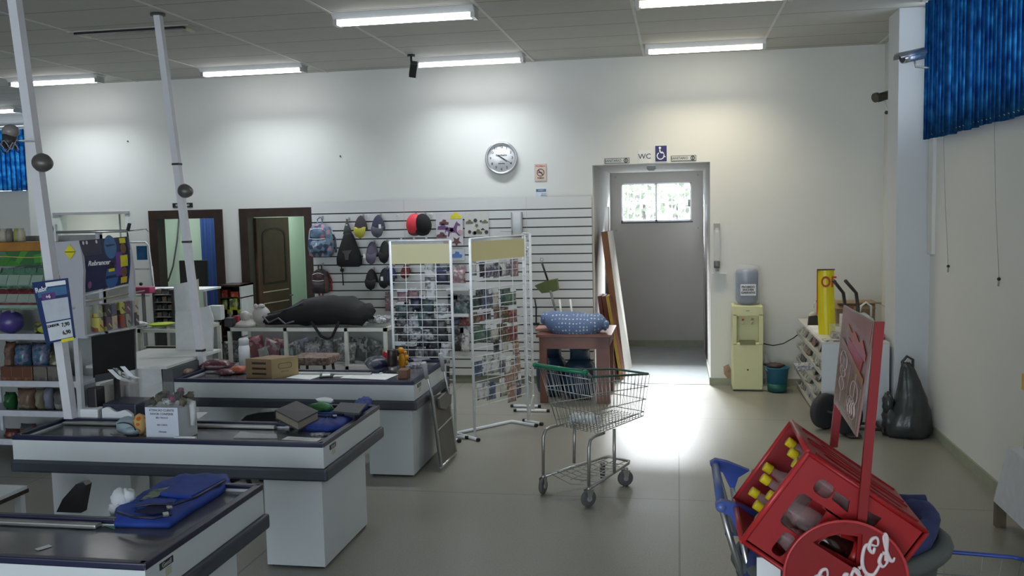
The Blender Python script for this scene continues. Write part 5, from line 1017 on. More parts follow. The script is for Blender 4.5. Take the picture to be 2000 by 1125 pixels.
BG = M((.22, .26, .36), .25, noise=.06, scale=5)
bt = T('water_bottle', (cx, cy, .98), 'blue-grey water bottle with a white notice under a clear sleeve, upside down on the cooler', 'bottle')
G().lathe([(.05, .982), (.10, 1.0), (.125, 1.03), (.128, 1.15), (.122, 1.17), (.128, 1.19), (.128, 1.34), (.115, 1.38), (0, 1.385)], BG, c=(cx, cy, 0), n=28).build('bottle_body', bt)
G().lathe([(.145, .985), (.147, 1.36), (.135, 1.42), (.06, 1.44), (0, 1.44)], CLEAR((.8, .85, .95), .22, .1), c=(cx, cy, 0), n=28).build('clear_sleeve', bt)
p = V((cx + .005, cy - .152, 1.16)); o = G().box(p + V((-.085, 0, -.065)), p + V((.085, .003, .065)), PAPER).build('notice', bt); G().text('PROIBIDO\nENCHER\nGARRAFAS', .032, BLACK, XZ(p + V((0, -.001, .0))), .0005, .001).build('lettering', o)
a = at(1400, 445, Y=YB - .05); b = at(1400, 520, Y=YB - .05); t = T('cup_dispenser', b, 'clear tube cup dispenser with grey ends on the wall above the cooler', 'dispenser')
G().cyl(a, b, .036, CLEAR((.8, .82, .85), .3, .1), n=18).build('tube', t); G().box(a + V((-.035, -.03, -.02)), a + V((.035, .05, .05)), GREY).build('top_cap', t); G().box(b + V((-.032, -.03, -.02)), b + V((.032, .05, .06)), DGREY).cyl(b + V((0, 0, -.06)), b, .02, GREY).box(b + V((-.05, 0, -.09)), b + V((.11, .05, -.083)), WHITE).build('bottom_holder', t)
g = G(); P = [at(x, y, Y=YB - .002) for x, y in [(1413, 716), (1423, 711), (1428, 722), (1437, 732), (1437, 742), (1420, 738), (1414, 730)]]; g.loft([P, [p + V((0, .004, 0)) for p in P]], M((.38, .26, .18), .8, noise=.3), smooth=False); g.build('trim_3', None)['kind'] = 'structure'
c = V((1.10, 10.66, 0)); t = T('bucket', c, 'teal blue plastic bucket beside the cooler', 'bucket'); TE = M((.02, .14, .24), .35)
G().lathe([(.0, .01), (.10, .01), (.125, .27), (.135, .275), (.135, .285), (.12, .285), (.095, .02)], TE, c=c, n=28).lathe([(.108, .02), (.112, .10), (.108, .10)], M((.02, .12, .09), .4), c=c).build('pail', t); G().tube([c + V((.13 * cos(a_), -.03 - .1 * sin(a_) * .4, .275 - .06 * sin(a_))) for a_ in [pi * i / 10 for i in range(11)]], .003, CHROME, n=5).build('bail_handle', t)
t = T('rag', c + V((-.02, 0, .28)), 'dark crumpled rag on the rim of the teal bucket', 'rag'); G().ball(c + V((-.02, 0, .30)), (.09, .07, .03), M((.07, .05, .05), .8), wob=.2).build('cloth', t)
c = at(1506, 768, Z=0); c = V((1.0, 10.86, 0)); t = T('plastic_bottle', c, 'tall clear plastic bottle standing between cooler and bucket', 'bottle'); G().lathe([(0, 0), (.045, .0), (.048, .02), (.048, .28), (.02, .36), (.015, .40), (0, .4)], CLEAR((.8, .85, .85), .25), c=c, n=16).build('bottle_body', t); G().cyl(c + V((0, 0, .27)), c + V((0, 0, .29)), .0485, DGREY).build('dark_band', t)
g = G().box((1.0 - .08, 10.72, 0), (1.06, 10.84, .05), CREAM, bev=.01); solo('cream_box', g, 'low cream box on the floor between cooler and bucket', 'box')
g = G().tube([at(1490, 671, Y=10.93), at(1510, 675, Y=10.93), at(1530, 671, Y=10.94), at(1550, 660, Y=10.95), at(1560, 652, Y=10.95)], .006, BLACK, n=6); solo('cooler_cable', g, 'black cord sagging from the cooler to the magazine cabinet', 'cord')
# ================================================================ MAGAZINE CABINET AND WHAT STANDS ON IT
KX0, KX1, KY0, KY1, KH = 1.345, 1.955, 9.06, 10.90, .785
t = T('magazine_cabinet', ((KX0 + KX1) / 2, 9.9, 0), 'white cabinet with magazine pockets down its side, beside the wall pier', 'cabinet')
G().box((KX0, KY0, .0), (KX1, KY0 + .02, KH), M((.64, .67, .69), .45, noise=.02)).build('end_panel', t)
G().box((KX0, KY0, KH), (KX1, KY1, KH + .02), M((.60, .60, .58), .45)).build('top', t)
G().box((KX0 + .2, KY0 + .02, 0), (KX1, KY1, KH), WHITE).build('body', t)
for z in (.02, .17, .32, .47, .62): G().loft([[(KX0 - .0, KY0 + .02, z), (KX0 + .2, KY0 + .02, z + .05), (KX0 + .2, KY0 + .02, z + .06), (KX0, KY0 + .02, z + .012), (KX0 - .005, KY0 + .02, z + .05), (KX0 - .01, KY0 + .02, z + .05)], [(KX0 - .0, KY1, z), (KX0 + .2, KY1, z + .05), (KX0 + .2, KY1, z + .06), (KX0, KY1, z + .012), (KX0 - .005, KY1, z + .05), (KX0 - .01, KY1, z + .05)]], M((.55, .54, .50), .5), smooth=False).build('pocket_shelf', t)
rnd = random.Random(11); kk = ['cream', 'silver', 'grey', 'white', 'brown', 'cream', 'red', 'white']
for i, z in enumerate((.02, .17, .32, .47, .62)):
    for j in range(5):
        y = KY0 + .08 + j * .34; q = Matrix.Translation((KX0 + .03, y, z + .03)) @ Matrix.Rotation(R(rnd.uniform(8, 25)), 4, 'Y') @ Matrix.Rotation(R(rnd.uniform(-8, 8)), 4, 'Z')
        g = G().box((0, 0, 0), (.012, .23, .15), PC['cream' if (i + j) % 3 else kk[(i * 3 + j) % 8]], q)
        solo('magazine', g, 'magazine in the %s pocket of the white cabinet, %s' % (('lowest', 'second lowest', 'middle', 'second highest', 'highest')[i], ('first from the end panel', 'second from the end panel', 'halfway along', 'second from the wall', 'nearest the wall')[j]), 'magazine', 'magazines in pocket %s' % 'abcde'[i])
for (x, y, w, h, cc, lab) in ((1545, 725, .22, .09, 'silver', 'silver leaflet bundle sticking out of the cabinet side over the bucket'),):
    p = at(1565, 722, Y=9.6); g = G().box((-.18, 0, 0), (.03, .2, .05), PC['silver'], Matrix.Translation((KX0 - .0, 9.5, .46)) @ Matrix.Rotation(R(-6), 4, 'Y')); solo('leaflet_bundle', g, lab, 'leaflets')
KT = KH + .02
def onk(px, py): return at(px, py, Z=KT)
c = onk(1582, 628); solo('paper_stack', G().box((-.10, -.12, 0), (.12, .15, .02), PAPER, ZR(V((1.47, 10.0, KT)), .05)).box((-.1, -.16, .0), (.12, .10, .012), PAPER, ZR(V((1.47, 9.78, KT)), -.04)), 'white paper stack in front of the black stapler on the cabinet', 'papers')
c = V((1.49, 10.3, KT)); t = T('tape_dispenser', c, 'black tape dispenser on the paper stack end of the cabinet', 'tape dispenser'); G().loft([[c + V((x, y, z)) for x, z in ((-.11, 0), (.11, 0), (.11, .07), (.02, .07), (-.02, .11), (-.10, .10))] for y in (-.03, .03)], BLACK, smooth=False).build('body', t); G().lathe([(.02, -.012), (.045, -.012), (.045, .012), (.02, .012)], M((.6, .55, .45)), mx=Matrix.Translation(c + V((-.055, 0, .10))) @ Matrix.Rotation(R(90), 4, 'X')).build('tape_roll', t)
c = V((1.56, 10.5, KT)); t = T('glue_tube', c, 'orange brown tube with a green and white tip leaning above the tape dispenser', 'tube'); G().cyl(c, c + V((.0, 0, .24)), .03, M((.35, .10, .04), .4)).build('barrel', t); G().loft([[c + V((x, y, z)) for x, z in ((-.07, .245), (.03, .27), (.03, .24), (-.06, .22))] for y in (-.02, .02)], M((.05, .15, .10), .4), smooth=False).tube([c + V((-.07, 0, .24)), c + V((-.09, 0, .21)), c + V((-.085, 0, .17))], .006, WHITE, n=6).build('nozzle', t)
# yellow OF... sign: curved card, its end letters hidden round the fold
a = at(1613, 645, Y=9.55); a.z = KT; tp = at(1613, 527, Y=9.55).z; t = T('offer_sign', a, 'tall curved yellow sign with red edge and letters OF standing on the cabinet', 'sign'); W2 = .082; g = G(); rs = []
for i in range(9):
    z = KT + (tp - KT) * i / 8; bend = .02 * (1 - i / 8) ** 2
    rs.append([V((a.x + (j / 6 * 2 - 1) * W2 + bend, a.y + .045 * (j / 6 * 2 - 1) ** 2, z)) for j in range(7)] + [V((a.x + (j / 6 * 2 - 1) * W2 + bend, a.y + .004 + .045 * (j / 6 * 2 - 1) ** 2, z)) for j in range(6, -1, -1)])
g.loft(rs, M((.78, .66, .01), .35, noise=.03), smooth=False).build('card', t)
G().box((a.x - W2 - .002, a.y + .035, KT + .2), (a.x - W2 + .006, a.y + .05, tp), M((.5, .04, .02))).box((a.x - W2, a.y - .002, tp - .004), (a.x + W2, a.y + .05, tp + .006), BROWN).build('red_edging', t)
G().text('OF', .15, M((.45, .05, .01)), XZ((a.x + .022, a.y - .006, tp - .125)), .002, .003, sx=.78).build('lettering', t)
# cardboard box, white sheets, white bag, clear tub, small clutter
CB = M((.30, .22, .13), .7, noise=.1); g = G(); g.box((1.66, 10.2, KT), (2.05, 10.45, KT + .26), CB).box((1.66, 10.13, KT + .25), (2.1, 10.2, KT + .26), CB, Matrix.Translation((0, 0, 0))); 
t = T('cardboard_box', (1.85, 10.3, KT), 'open brown cardboard box behind the yellow sign on the cabinet', 'box'); g.build('carton', t)
G().obox((1.62, 10.12, KT + .20), (.42, 0, 0), (0, .1, .07), (0, .004, -.004), CB).obox((2.05, 10.15, KT + .26), (.1, 0, -.05), (0, .3, 0), (0, 0, .004), CB).build('flap', t)
solo('white_sheet', G().box((1.66, 10.0, KT), (1.84, 10.012, KT + .16), PAPER), 'upright white sheet in front of the cardboard box', 'paper')
p = at(1690, 605, Y=9.9); t = T('white_bag', V((1.88, 9.9, KT)), 'white plastic bag with raised loop handle by the cardboard box', 'bag'); c = V((1.88, 9.9, KT)); G().ball(c + V((0, 0, .09)), (.09, .06, .09), M((.66, .67, .66), .4), wob=.12).build('bag_body', t); G().tube([c + V((-.05, 0, .15)), c + V((-.03, 0, .25)), c + V((.02, 0, .29)), c + V((.07, 0, .25)), c + V((.07, 0, .14))], .012, M((.66, .67, .66), .4), n=6).build('loop_handle', t); G().cyl(c + V((.075, -.02, .08)), c + V((.08, -.02, .04)), .015, BLACK).build('black_stopper', t)
c = V((1.58, 9.35, KT)); t = T('clear_tub', c, 'clear plastic tub with clutter at the front of the cabinet top', 'tub'); G().box(c + V((-.11, -.10, .0)), c + V((.13, .1, .13)), CLEAR((.7, .7, .62), .3, .1)).build('tub_wall', t); G().box(c + V((-.1, -.09, .005)), c + V((.12, .09, .05)), PR([(.3, .28, .2), (.12, .12, .12), (.5, .5, .5)], 50)).build('contents', t)
solo('red_packet', G().box((-.05, -.08, 0), (.06, .08, .05), PC['red'], ZR((1.88, 9.3, KT), .1)), 'red and white packet at the pier end of the cabinet top', 'packet')
solo('leaflet_spread', G().box((-.10, -.10, 0), (.16, .04, .012), PR([(.5, .5, .5), (.25, .12, .14), (.6, .6, .62), (.15, .17, .16)], 30), ZR((1.47, 9.18, KT), .05)), 'spread of coloured leaflets along the front edge of the cabinet', 'leaflets')
# hand truck
t = T('hand_truck', (1.6, 8.8, 0), 'dark two-wheeled hand truck parked in front of the magazine cabinet', 'hand truck'); HB = M((.035, .03, .028), .45)
w1, w2 = V((1.36, 8.93, .17)), V((1.52, 8.70, .17)); ax = (w2 - w1).normalized()
for w in (w1, w2):
    q = ax.to_track_quat('Z', 'Y').to_matrix().to_4x4(); q.translation = w
    o = G().lathe([(.09, -.035), (.15, -.04), (.168, -.02), (.168, .02), (.15, .04), (.09, .035)], M((.03, .03, .032), .7), n=32, mx=q).build('wheel', t); G().lathe([(.0, -.03), (.03, -.035), (.09, -.02), (.092, .02), (.03, .035), (0, .03)], M((.10, .06, .05), .5), n=24, mx=q).build('wheel_hub', o)
G().cyl(w1, w2, .012, STEEL).build('axle', t)
for (x0, y0, x1, y1, x2, y2, w, yy) in ((1628, 548, 1647, 572, 1651, 600, w1 + ax * .05, 8.98), (1649 + 2, 536 + 12, 1672, 572, 1676, 600, w2 - ax * .05, 8.86)):
    A, B_, C2 = at(x0, y0, Y=yy - .1), at(x1, y1, Y=yy), at(x2, y2, Y=yy)
    G().tube([A, A.lerp(B_, .7), B_, C2, w + V((.12, .02, -.05))], .016, HB, n=10).build('handle', t)
d2_ = V((.90, .0, 0)); g = G()
for w in (w1, w2): b0 = V((w.x + .1, w.y + .0, .06)); g.tube([b0, V((1.82, w.y - .02, .06))], .014, HB)
g.box((1.5, 8.55, .015), (1.62, 9.0, .03), HB).box((1.81, 8.66, .04), (1.83, 8.95, .08), HB).build('frame_bar', t)
# dark refuse bag by the side wall
c = V((2.06, 8.72, 0)); t = T('refuse_bag', c, 'dark grey-green plastic bag with tied handles slumped against the side wall', 'bag'); BGM = M((.035, .042, .042), .28, noise=.2, bump=.6, scale=9); g = G(); rs = []
for z, cx_, w, d in ((.0, .0, .19, .13), (.05, 0, .215, .17), (.14, .0, .20, .17), (.24, .02, .165, .14), (.36, .03, .13, .11), (.50, .015, .095, .08), (.60, 0, .06, .045), (.67, -.02, .03, .02)):
    rs.append([c + V((cx_ - .02 + w * cos(a_) * (1 + .06 * sin(5 * a_ + z * 9) + .05 * sin(9 * a_ - z * 21)), d * sin(a_) * (1 + .08 * sin(4 * a_ + z * 14) + .07 * sin(11 * a_ + z * 7)), z + .012 * sin(7 * a_) * (z > .02))) for a_ in [2 * pi * j / 32 for j in range(32)]])
g.loft(rs, BGM).ball(c + V((-.19, -.02, .30)), (.05, .05, .10), BGM, wob=.2).ball(c + V((-.17, -.02, .14)), (.07, .1, .13), BGM, wob=.15, seed=3); g.build('bag_body', t)
G().tube([c + V((-.06, 0, .60)), c + V((-.07, 0, .68)), c + V((-.03, 0, .73)), c + V((.02, 0, .70)), c + V((.02, 0, .60))], .014, BGM, n=6).build('tied_handle', t)
# slanted white counter end at the picture edge
t = T('promotion_table', (2.1, 5.6, 0), 'white-sided table with stubby wooden leg at the edge of the picture', 'table'); P = [at(1940, 978, X=2.02), at(1968, 872, X=2.02), V((2.02, 4.6, 0)), V((2.02, 4.6, 0))]; P[2].z = P[1].z; P[3].z = P[0].z
G().loft([P, [p + V((.22, 0, 0)) for p in P]], M((.62, .64, .70), .35), smooth=False).build('side_panel', t)
c = at(1945, 1028, Z=0); G().box((2.03, c.y - .03, 0), (2.09, c.y + .03, P[0].z + .01), M((.12, .09, .06), .5, noise=.2)).build('leg', t); G().box((2.03, 4.7, 0), (2.09, 4.76, P[0].z), M((.12, .09, .06), .5, noise=.2)).build('leg', t)
p = at(1999, 745, X=2.1); solo('yellow_card', G().box(p + V((-.01, -.12, -.05)), p + V((0, .004, .05)), M((.75, .42, .02), .4)).cyl(V((p.x, p.y - .05, P[1].z - .0)), p + V((0, -.05, -.04)), .006, GREY), 'orange yellow card standing on the white-sided table', 'card')
# ================================================================ GOODS ON THE COUNTERS
Z3 = .751
def heap(name, px, py, w, d, h, mat, label, cat, ang=0, z=Z3, wob=.15, group=None, seed=0, lift=0):
    c = at(px, py, Z=z); g = G(); q = ZR(c + V((0, 0, h / 2 + lift)), R(ang)) @ Matrix.Rotation(R(90), 4, 'X')
    g.pillow(w, d, h, mat, q, n=8, wob=wob, seed=seed); o = tag(g.build(name), label, cat, group); return c
def slab(name, px, py, w, d, h, mat, label, cat, ang=0, z=Z3, tilt=0, group=None):
    c = at(px, py, Z=z); g = G().box((-w / 2, -d / 2, 0), (w / 2, d / 2, h), mat, ZR(c, R(ang)) @ Matrix.Rotation(R(tilt), 4, 'Y'), min(.004, h * .3)); tag(g.build(name), label, cat, group); return c
BN = PR([(.22, .14, .11), (.30, .21, .17), (.14, .09, .07)], 60, .3); MR = PR([(.10, .035, .045), (.16, .06, .07), (.07, .02, .03), (.3, .25, .25)], 30, .3)
heap('grain_bag', 352, 734, .22, .15, .07, BN, 'pinkish brown grain packet at the pole end of the rear counter, front one', 'packet', 10)
heap('grain_bag', 363, 722, .24, .16, .08, BN, 'pinkish brown grain packet lying behind the front grain packet', 'packet', 25, lift=.02, seed=1)
heap('green_packet', 396, 722, .16, .14, .08, M((.08, .17, .12), .35), 'dark green packet between grain packets and maroon bag', 'packet', -20)
heap('maroon_bag', 425, 724, .30, .2, .10, MR, 'maroon shiny bag on the rear counter beside the cardboard box', 'bag', 8, seed=2)
heap('maroon_bag', 442, 732, .2, .12, .05, MR, 'flat maroon packet with silver end, in front of the maroon bag', 'packet', -15, seed=3)
heap('orange_packet', 466, 730, .15, .14, .07, M((.42, .10, .05), .35), 'orange red packet tucked against the cardboard box', 'packet', 0, seed=5)
c = at(478, 712, Z=Z3); t = T('white_bottle', c, 'white plastic bottle with ribbed cap behind the cardboard box', 'bottle'); G().lathe([(0, 0), (.05, 0), (.052, .15), (.045, .18), (.04, .185)], WHITE, c=c).build('bottle_body', t); G().lathe([(.045, .185), (.047, .23), (.04, .245), (0, .245)], M((.6, .62, .64), .4), c=c).build('cap', t)
# cardboard box (two faces visible)
b0 = at(531, 740, Z=Z3); b1 = at(481, 738, Z=Z3); b2 = at(583, 732, Z=Z3); hh = .165
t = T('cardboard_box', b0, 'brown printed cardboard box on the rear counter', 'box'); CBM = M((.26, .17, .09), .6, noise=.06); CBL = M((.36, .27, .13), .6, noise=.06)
g = G(); e1 = (b1 - b0); e2 = (b2 - b0); e1.z = e2.z = 0; g.obox(b0, e1, e2, (0, 0, hh), CBM); n1 = e1.normalized(); n2 = e2.normalized(); g.build('carton', t)
nn = V((-n2.y, n2.x, 0)); nn = nn if nn.y < 0 else -nn; G().obox(b0 + nn * .002, e2, nn * .001, (0, 0, hh), CBL).build('lit_side', t)  # paler cardboard colour paints this side as the lit one
g = G(); ang2 = math.atan2(e2.y, e2.x); g.plate(rrect(.13, .05, .022), .001, M((.16, .13, .05), .6), Matrix.Translation(b0 + e2 * .5 + nn * .004 + V((0, 0, hh * .6))) @ Matrix.Rotation(ang2, 4, 'Z') @ Matrix.Rotation(R(90), 4, 'X'), holes=[rrect(.118, .038, .017)])
g.text('FRUTAS', .02, M((.16, .13, .05), .6), Matrix.Translation(b0 + e2 * .5 + nn * .004 + V((0, 0, hh * .3))) @ Matrix.Rotation(ang2, 4, 'Z') @ Matrix.Rotation(R(90), 4, 'X'), .0004)
m1 = V((-n1.y, n1.x, 0)); m1 = m1 if m1.y < 0 else -m1
for k in range(3): g.obox(b0 + e1 * .2 + m1 * .002 + V((0, 0, .03 + .045 * k)), e1 * .55, m1 * .001, (0, 0, .018), BROWN)
g.build('print', t)
def sheetp(name, px, py, w, d, ang, label, lines=True, z=Z3, mat=PAPER):
    c = at(px, py, Z=z); t = T(name, c, label, 'paper'); q = ZR(c, R(ang)); G().box((-w / 2, -d / 2, 0), (w / 2, d / 2, .003), mat, q).build('sheet', t)
    if lines:
        g = G()
        for k in range(4): g.box((-w * .38, -d * .3 + k * d * .17, .0031), (w * (.1 + .25 * ((k * 7) % 3) / 2), -d * .3 + k * d * .17 + .004, .0035), GREY, q)
        g.build('printed_line', t)
sheetp('paper_sheet', 603, 734, .24, .30, -14, 'white sheet on the rear counter just beside the cardboard box'); sheetp('paper_sheet', 680, 731, .22, .22, 8, 'small crumpled white sheet in the middle of the rear counter', False); sheetp('paper_sheet', 722, 735, .42, .26, -8, 'large spread white sheets by the thermos on the rear counter', z=Z3 + .002)
c = at(637, 732, Z=Z3); t = T('clipboard', c, 'black folder with white label between two paper heaps', 'folder'); q = ZR(c, R(20)); G().box((-.05, -.16, 0), (.06, .16, .012), BLACK, q).build('cover', t); G().box((-.03, -.12, .0122), (.035, .08, .014), PAPER, q).build('white_label', t)
heap('blue_pouch', 737, 722, .22, .2, .12, PR([(.02, .025, .09), (.10, .11, .14), (.01, .01, .03), (.25, .26, .3)], 14, .4), 'dark blue and grey pouch heap in front of the thermos', 'pouch', 30, seed=9)
c = at(767, 727, Z=Z3); t = T('thermos', c, 'dark brown cylindrical thermos on the rear counter', 'thermos'); G().lathe([(0, 0), (.036, 0), (.036, .06)], STEEL, c=c).build('steel_base', t); G().lathe([(.038, .055), (.044, .06), (.042, .19), (.038, .20), (0, .2)], M((.02, .01, .01), .35), c=c).build('barrel', t)
c = at(752, 722, Z=Z3) + V((0, .06, 0)); solo('red_mug', G().lathe([(0, 0), (.032, 0), (.036, .15), (.033, .15), (.03, .01)], M((.3, .01, .02), .3), c=c), 'dark red cup half hidden behind the thermos', 'cup')
c = at(781, 722, Z=Z3) + V((0, .08, 0)); t = T('toy_figure', c, 'orange yellow plastic toy with round knobs beside the thermos', 'toy'); OG = M((.75, .33, .01), .4)
G().ball(c + V((0, 0, .07)), (.035, .03, .07), OG).ball(c + V((-.01, 0, .16)), .028, OG).ball(c + V((.04, 0, .10)), .02, OG).ball(c + V((.03, 0, .14)), .016, OG).ball(c + V((.035, 0, .05)), .02, OG).build('body', t)
c = at(792, 738, Z=Z3); solo('wooden_block', G().box((-.05, -.06, 0), (.03, .06, .075), M((.20, .09, .045), .5), ZR(c, .1), .004), 'small brown box at the corner of the rear counter', 'box')
slab('grey_packet', 812, 716, .20, .16, .03, PC['silver'], 'grey and white packet lying at the aisle end of the rear counter', 'packet', 20); slab('grey_packet', 822, 708, .16, .14, .035, PC['lilac'], 'lilac grey packet furthest along the aisle end of the rear counter', 'packet', 30)
# on and in the glass showcase
ZG = .958
c = at(612, 640, Z=ZG); c = V((-3.72, 9.12, ZG)); t = T('duffel_bag', c, 'big limp black duffel bag lying across the glass counter', 'duffel bag'); g = G(); rs = []; DB_ = M((.008, .008, .010), .75, noise=.3, bump=.5, scale=6)
prof = [(-.60, .03, .02), (-.56, .07, .05), (-.42, .10, .07), (-.28, .14, .10), (-.14, .17, .135), (.0, .19, .15), (.2, .2, .155), (.38, .19, .145), (.48, .15, .11), (.55, .10, .085), (.60, .04, .05)]
for i, (x, d, h) in enumerate(prof): rs.append([c + V((x + .02 * sin(a_ * 2), d * cos(a_) * (1 + .06 * sin(3 * a_ + i)), h + .002 + h * sin(a_) * (1 + .07 * sin(4 * a_ + 2 * i) + .06 * sin(7 * a_ + 3.3 * i)) + (.06 if x > .5 else 0))) for a_ in [2 * pi * j / 24 for j in range(24)]])
g.loft(rs, DB_).build('bag_body', t)
G().tube([c + V((x, -.21, z)) for x, z in ((.0, .06), (.04, .0), (.10, -.09), (.17, -.12), (.22, -.10), (.26, -.02), (.30, .06))], .014, DB_, n=6).build('carry_handle', t)
G().tube([c + V((x, y, z)) for x, y, z in ((-.58, -.1, .10), (-.50, -.14, .04), (-.38, -.16, .09), (-.3, -.17, .03), (-.2, -.18, .06))], .01, M((.10, .11, .13), .5), n=6).tube([c + V((x, y, z)) for x, y, z in ((-.55, -.05, .12), (-.44, -.08, .15), (-.25, -.1, .19), (-.12, -.12, .25))], .008, M((.07, .08, .10), .5), n=6).build('piping', t)
c = V((-4.38, 9.15, ZG)); t = T('piggy_bank', c, 'plump off-white piggy bank beside the open end of the duffel bag', 'piggy bank'); IV = M((.55, .53, .50), .35); G().ball(c + V((0, 0, .10)), (.10, .08, .10), IV).ball(c + V((.02, -.03, .20)), (.04, .03, .025), IV).build('body', t); G().ball(c + V((-.03, -.06, .20)), (.025, .02, .03), IV).ball(c + V((-.09, -.03, .09)), (.03, .03, .03), IV).build('ear', t)
c = V((-4.50, 9.02, ZG)); t = T('ceramic_vase', c, 'off-white ceramic bell shape with a round knob at the edge of the glass counter', 'ornament'); G().lathe([(0, 0), (.11, 0), (.10, .03), (.05, .06), (.03, .065)], IV, c=c).build('base', t); G().ball(c + V((0, 0, .105)), (.055, .05, .055), IV).build('knob', t)
slab('black_box', 450, 637, .09, .1, .09, BLACK, 'small black box on the glass counter near the ceramic bell', 'box', 5, z=ZG); slab('red_toy', 462, 633, .06, .06, .09, M((.45, .02, .05)), 'small red toy behind the black box', 'toy', 5, z=ZG)
for i, (x, y) in enumerate(((727, 630), (742, 632), (754, 628), (739, 628))): heap('silver_packet', x, y, .14, .12, .07, PC['silver'], 'crinkled silver packet at the rack end of the glass counter, %s' % ('next to the duffel bag', 'in front', 'nearest the rack', 'on the pile behind')[i], 'packet', i * 40, z=ZG, seed=20 + i, group='silver packets on the glass counter')
PV = {'red': PR([(.35, .03, .06), (.22, .02, .04), (.5, .2, .25)], 25, .3), 'pink': PR([(.5, .30, .34), (.35, .12, .16), (.6, .5, .5)], 25, .3), 'teal': PR([(.3, .45, .42), (.2, .3, .3)], 25, .3), 'lilac': PR([(.4, .38, .5), (.25, .25, .35)], 20, .3), 'white': PR([(.6, .62, .62), (.4, .42, .42)], 20, .3)}
inn = [(452, 675, 'grey', .20), (470, 668, 'grey', .16), (497, 678, 'red', .22), (515, 668, 'white', .14), (530, 680, 'pink', .2), (545, 670, 'red', .2), (560, 662, 'teal', .14), (575, 678, 'silver', .18), (592, 668, 'lilac', .2), (612, 680, 'silver', .2), (632, 670, 'silver', .22), (655, 678, 'brown', .2), (676, 668, 'silver', .2), (700, 672, 'black', .22), (722, 674, 'grey', .2), (738, 668, 'black', .14)]
GZ = .556
words = {'grey': 'grey', 'red': 'wine-red', 'white': 'white', 'pink': 'pinkish', 'teal': 'pale teal', 'silver': 'silver', 'lilac': 'lilac', 'brown': 'brown', 'black': 'black'}
for i, (px, py, c_, w) in enumerate(inn):
    p = at(px, py, Y=9.08 + .08 * (i % 3)); p.z = GZ; q = ZR(p + V((0, 0, w * .62)), R(random.uniform(-25, 25))) @ Matrix.Rotation(R(random.uniform(-25, 25)), 4, 'Y')
    lab = uniq('%s bag in the long glass counter, ' % words[c_], (px - 452) / 286); solo('bagged_goods', G().pillow(w, w * 1.15, .07, PV.get(c_, PC[c_]), q, n=6, wob=.3, seed=i), lab.replace('first post', 'board end').replace('aisle post', 'rack end'), 'bagged goods', '%s goods in the glass counter' % words[c_])
# cloth covered seat seen under the showcase
c = at(655, 735, Y=8.55); c.z = 0; t = T('stool', V((-3.52, 8.5, 0)), 'dark-legged stool with a brownish patterned seat in front of the glass counter', 'stool'); c = V((-3.52, 8.5, 0))
G().box(c + V((-.20, -.16, .66)), c + V((.20, .16, .74)), PR([(.18, .12, .10), (.26, .19, .16), (.12, .08, .07)], 30, .8), bev=.02).build('seat', t)
for sx in (-1, 1):
    for sy in (-1, 1): G().cyl(c + V((sx * .2, sy * .15, 0)), c + V((sx * .13, sy * .11, .67)), .014, DGREY).build('leg', t)
# short glass counter clutter
c = V((-5.40, 9.0, ZG)); heap('white_pouch', 270, 640, .18, .12, .07, WHITE, 'small white pouch on the short glass counter', 'pouch', 0, z=ZG)
c = at(315, 637, Z=ZG); solo('green_plate', G().lathe([(0, .008), (.09, .01), (.135, .025), (.14, .03), (.09, .004), (0, .004)], M((.45, .60, .04), .4), c=c), 'flat neon yellow-green dish on the short glass counter', 'dish')
# step ladder, pink organiser, dark goods rack and white shelf behind the counter
LY = 10.2; t = T('step_ladder', at(275, 640, Y=LY), 'white tubular step ladder with a blue label behind the picture display', 'ladder'); a0, a1, a2 = at(252, 473, Y=LY), at(284, 473, Y=LY), at(290, 480, Y=LY)
G().tube([V((a0.x, LY, .0)), a0 + V((0, 0, -.02)), a0, a1, a2, V((a2.x + .14, LY + .0, .0))], .013, WHITE).build('rail', t)
for y in (525, 577): b = at(255, y, Y=LY); G().cyl(b, at(292 , y, Y=LY), .011, WHITE).build('rung', t)
G().cyl(at(296, 520, Y=LY + .2), V((at(270, 640, Y=LY).x, LY + .5, 0)), .012, WHITE).build('rear_leg', t)
b = at(277, 494, Y=LY - .02); G().box(b + V((-.07, 0, -.085)), b + V((.07, .004, .085)), M((.02, .16, .38), .4, noise=.2)).build('blue_label', t)
b = at(279, 565, Y=9.5); t = T('pink_organiser', b, 'pink plastic organiser tray on a thin stand beside the picture display', 'organiser'); PKM = M((.55, .08, .20), .4); G().box(b + V((-.12, -.06, -.045)), b + V((.12, .06, .03)), PKM, bev=.01).ball(b + V((-.02, 0, .06)), .02, BLACK).build('tray', t); G().cyl(b + V((0, 0, -.04)), V((b.x, b.y, ZG)), .012, GREY).cyl(V((b.x, b.y, 0)), V((b.x, b.y, ZG)), .012, GREY).build('stand', t)
p = at(320, 565, Y=9.9); t = T('side_table', V((p.x, 9.9, 0)), 'white topped table edge before the first brown doorway', 'table'); G().box((p.x - .22, 9.7, p.z - .01), (p.x + .62, 10.1, p.z + .012), WHITE).build('table_top', t)
for x in (p.x - .2, p.x + .58): G().box((x, 9.75, 0), (x + .03, 9.78, p.z), GREY).build('leg', t)
p = at(321, 632, Y=9.55); t = T('goods_rack', V((p.x, 9.6, 0)), 'dark upright rack of small black goods below the white table edge', 'rack'); G().box((p.x - .13, 9.55, 0), (p.x - .1, 9.72, 1.3), DGREY).box((p.x + .1, 9.55, 0), (p.x + .13, 9.72, 1.3), DGREY).box((p.x - .13, 9.71, 0), (p.x + .13, 9.73, 1.3), BROWN).build('frame', t)
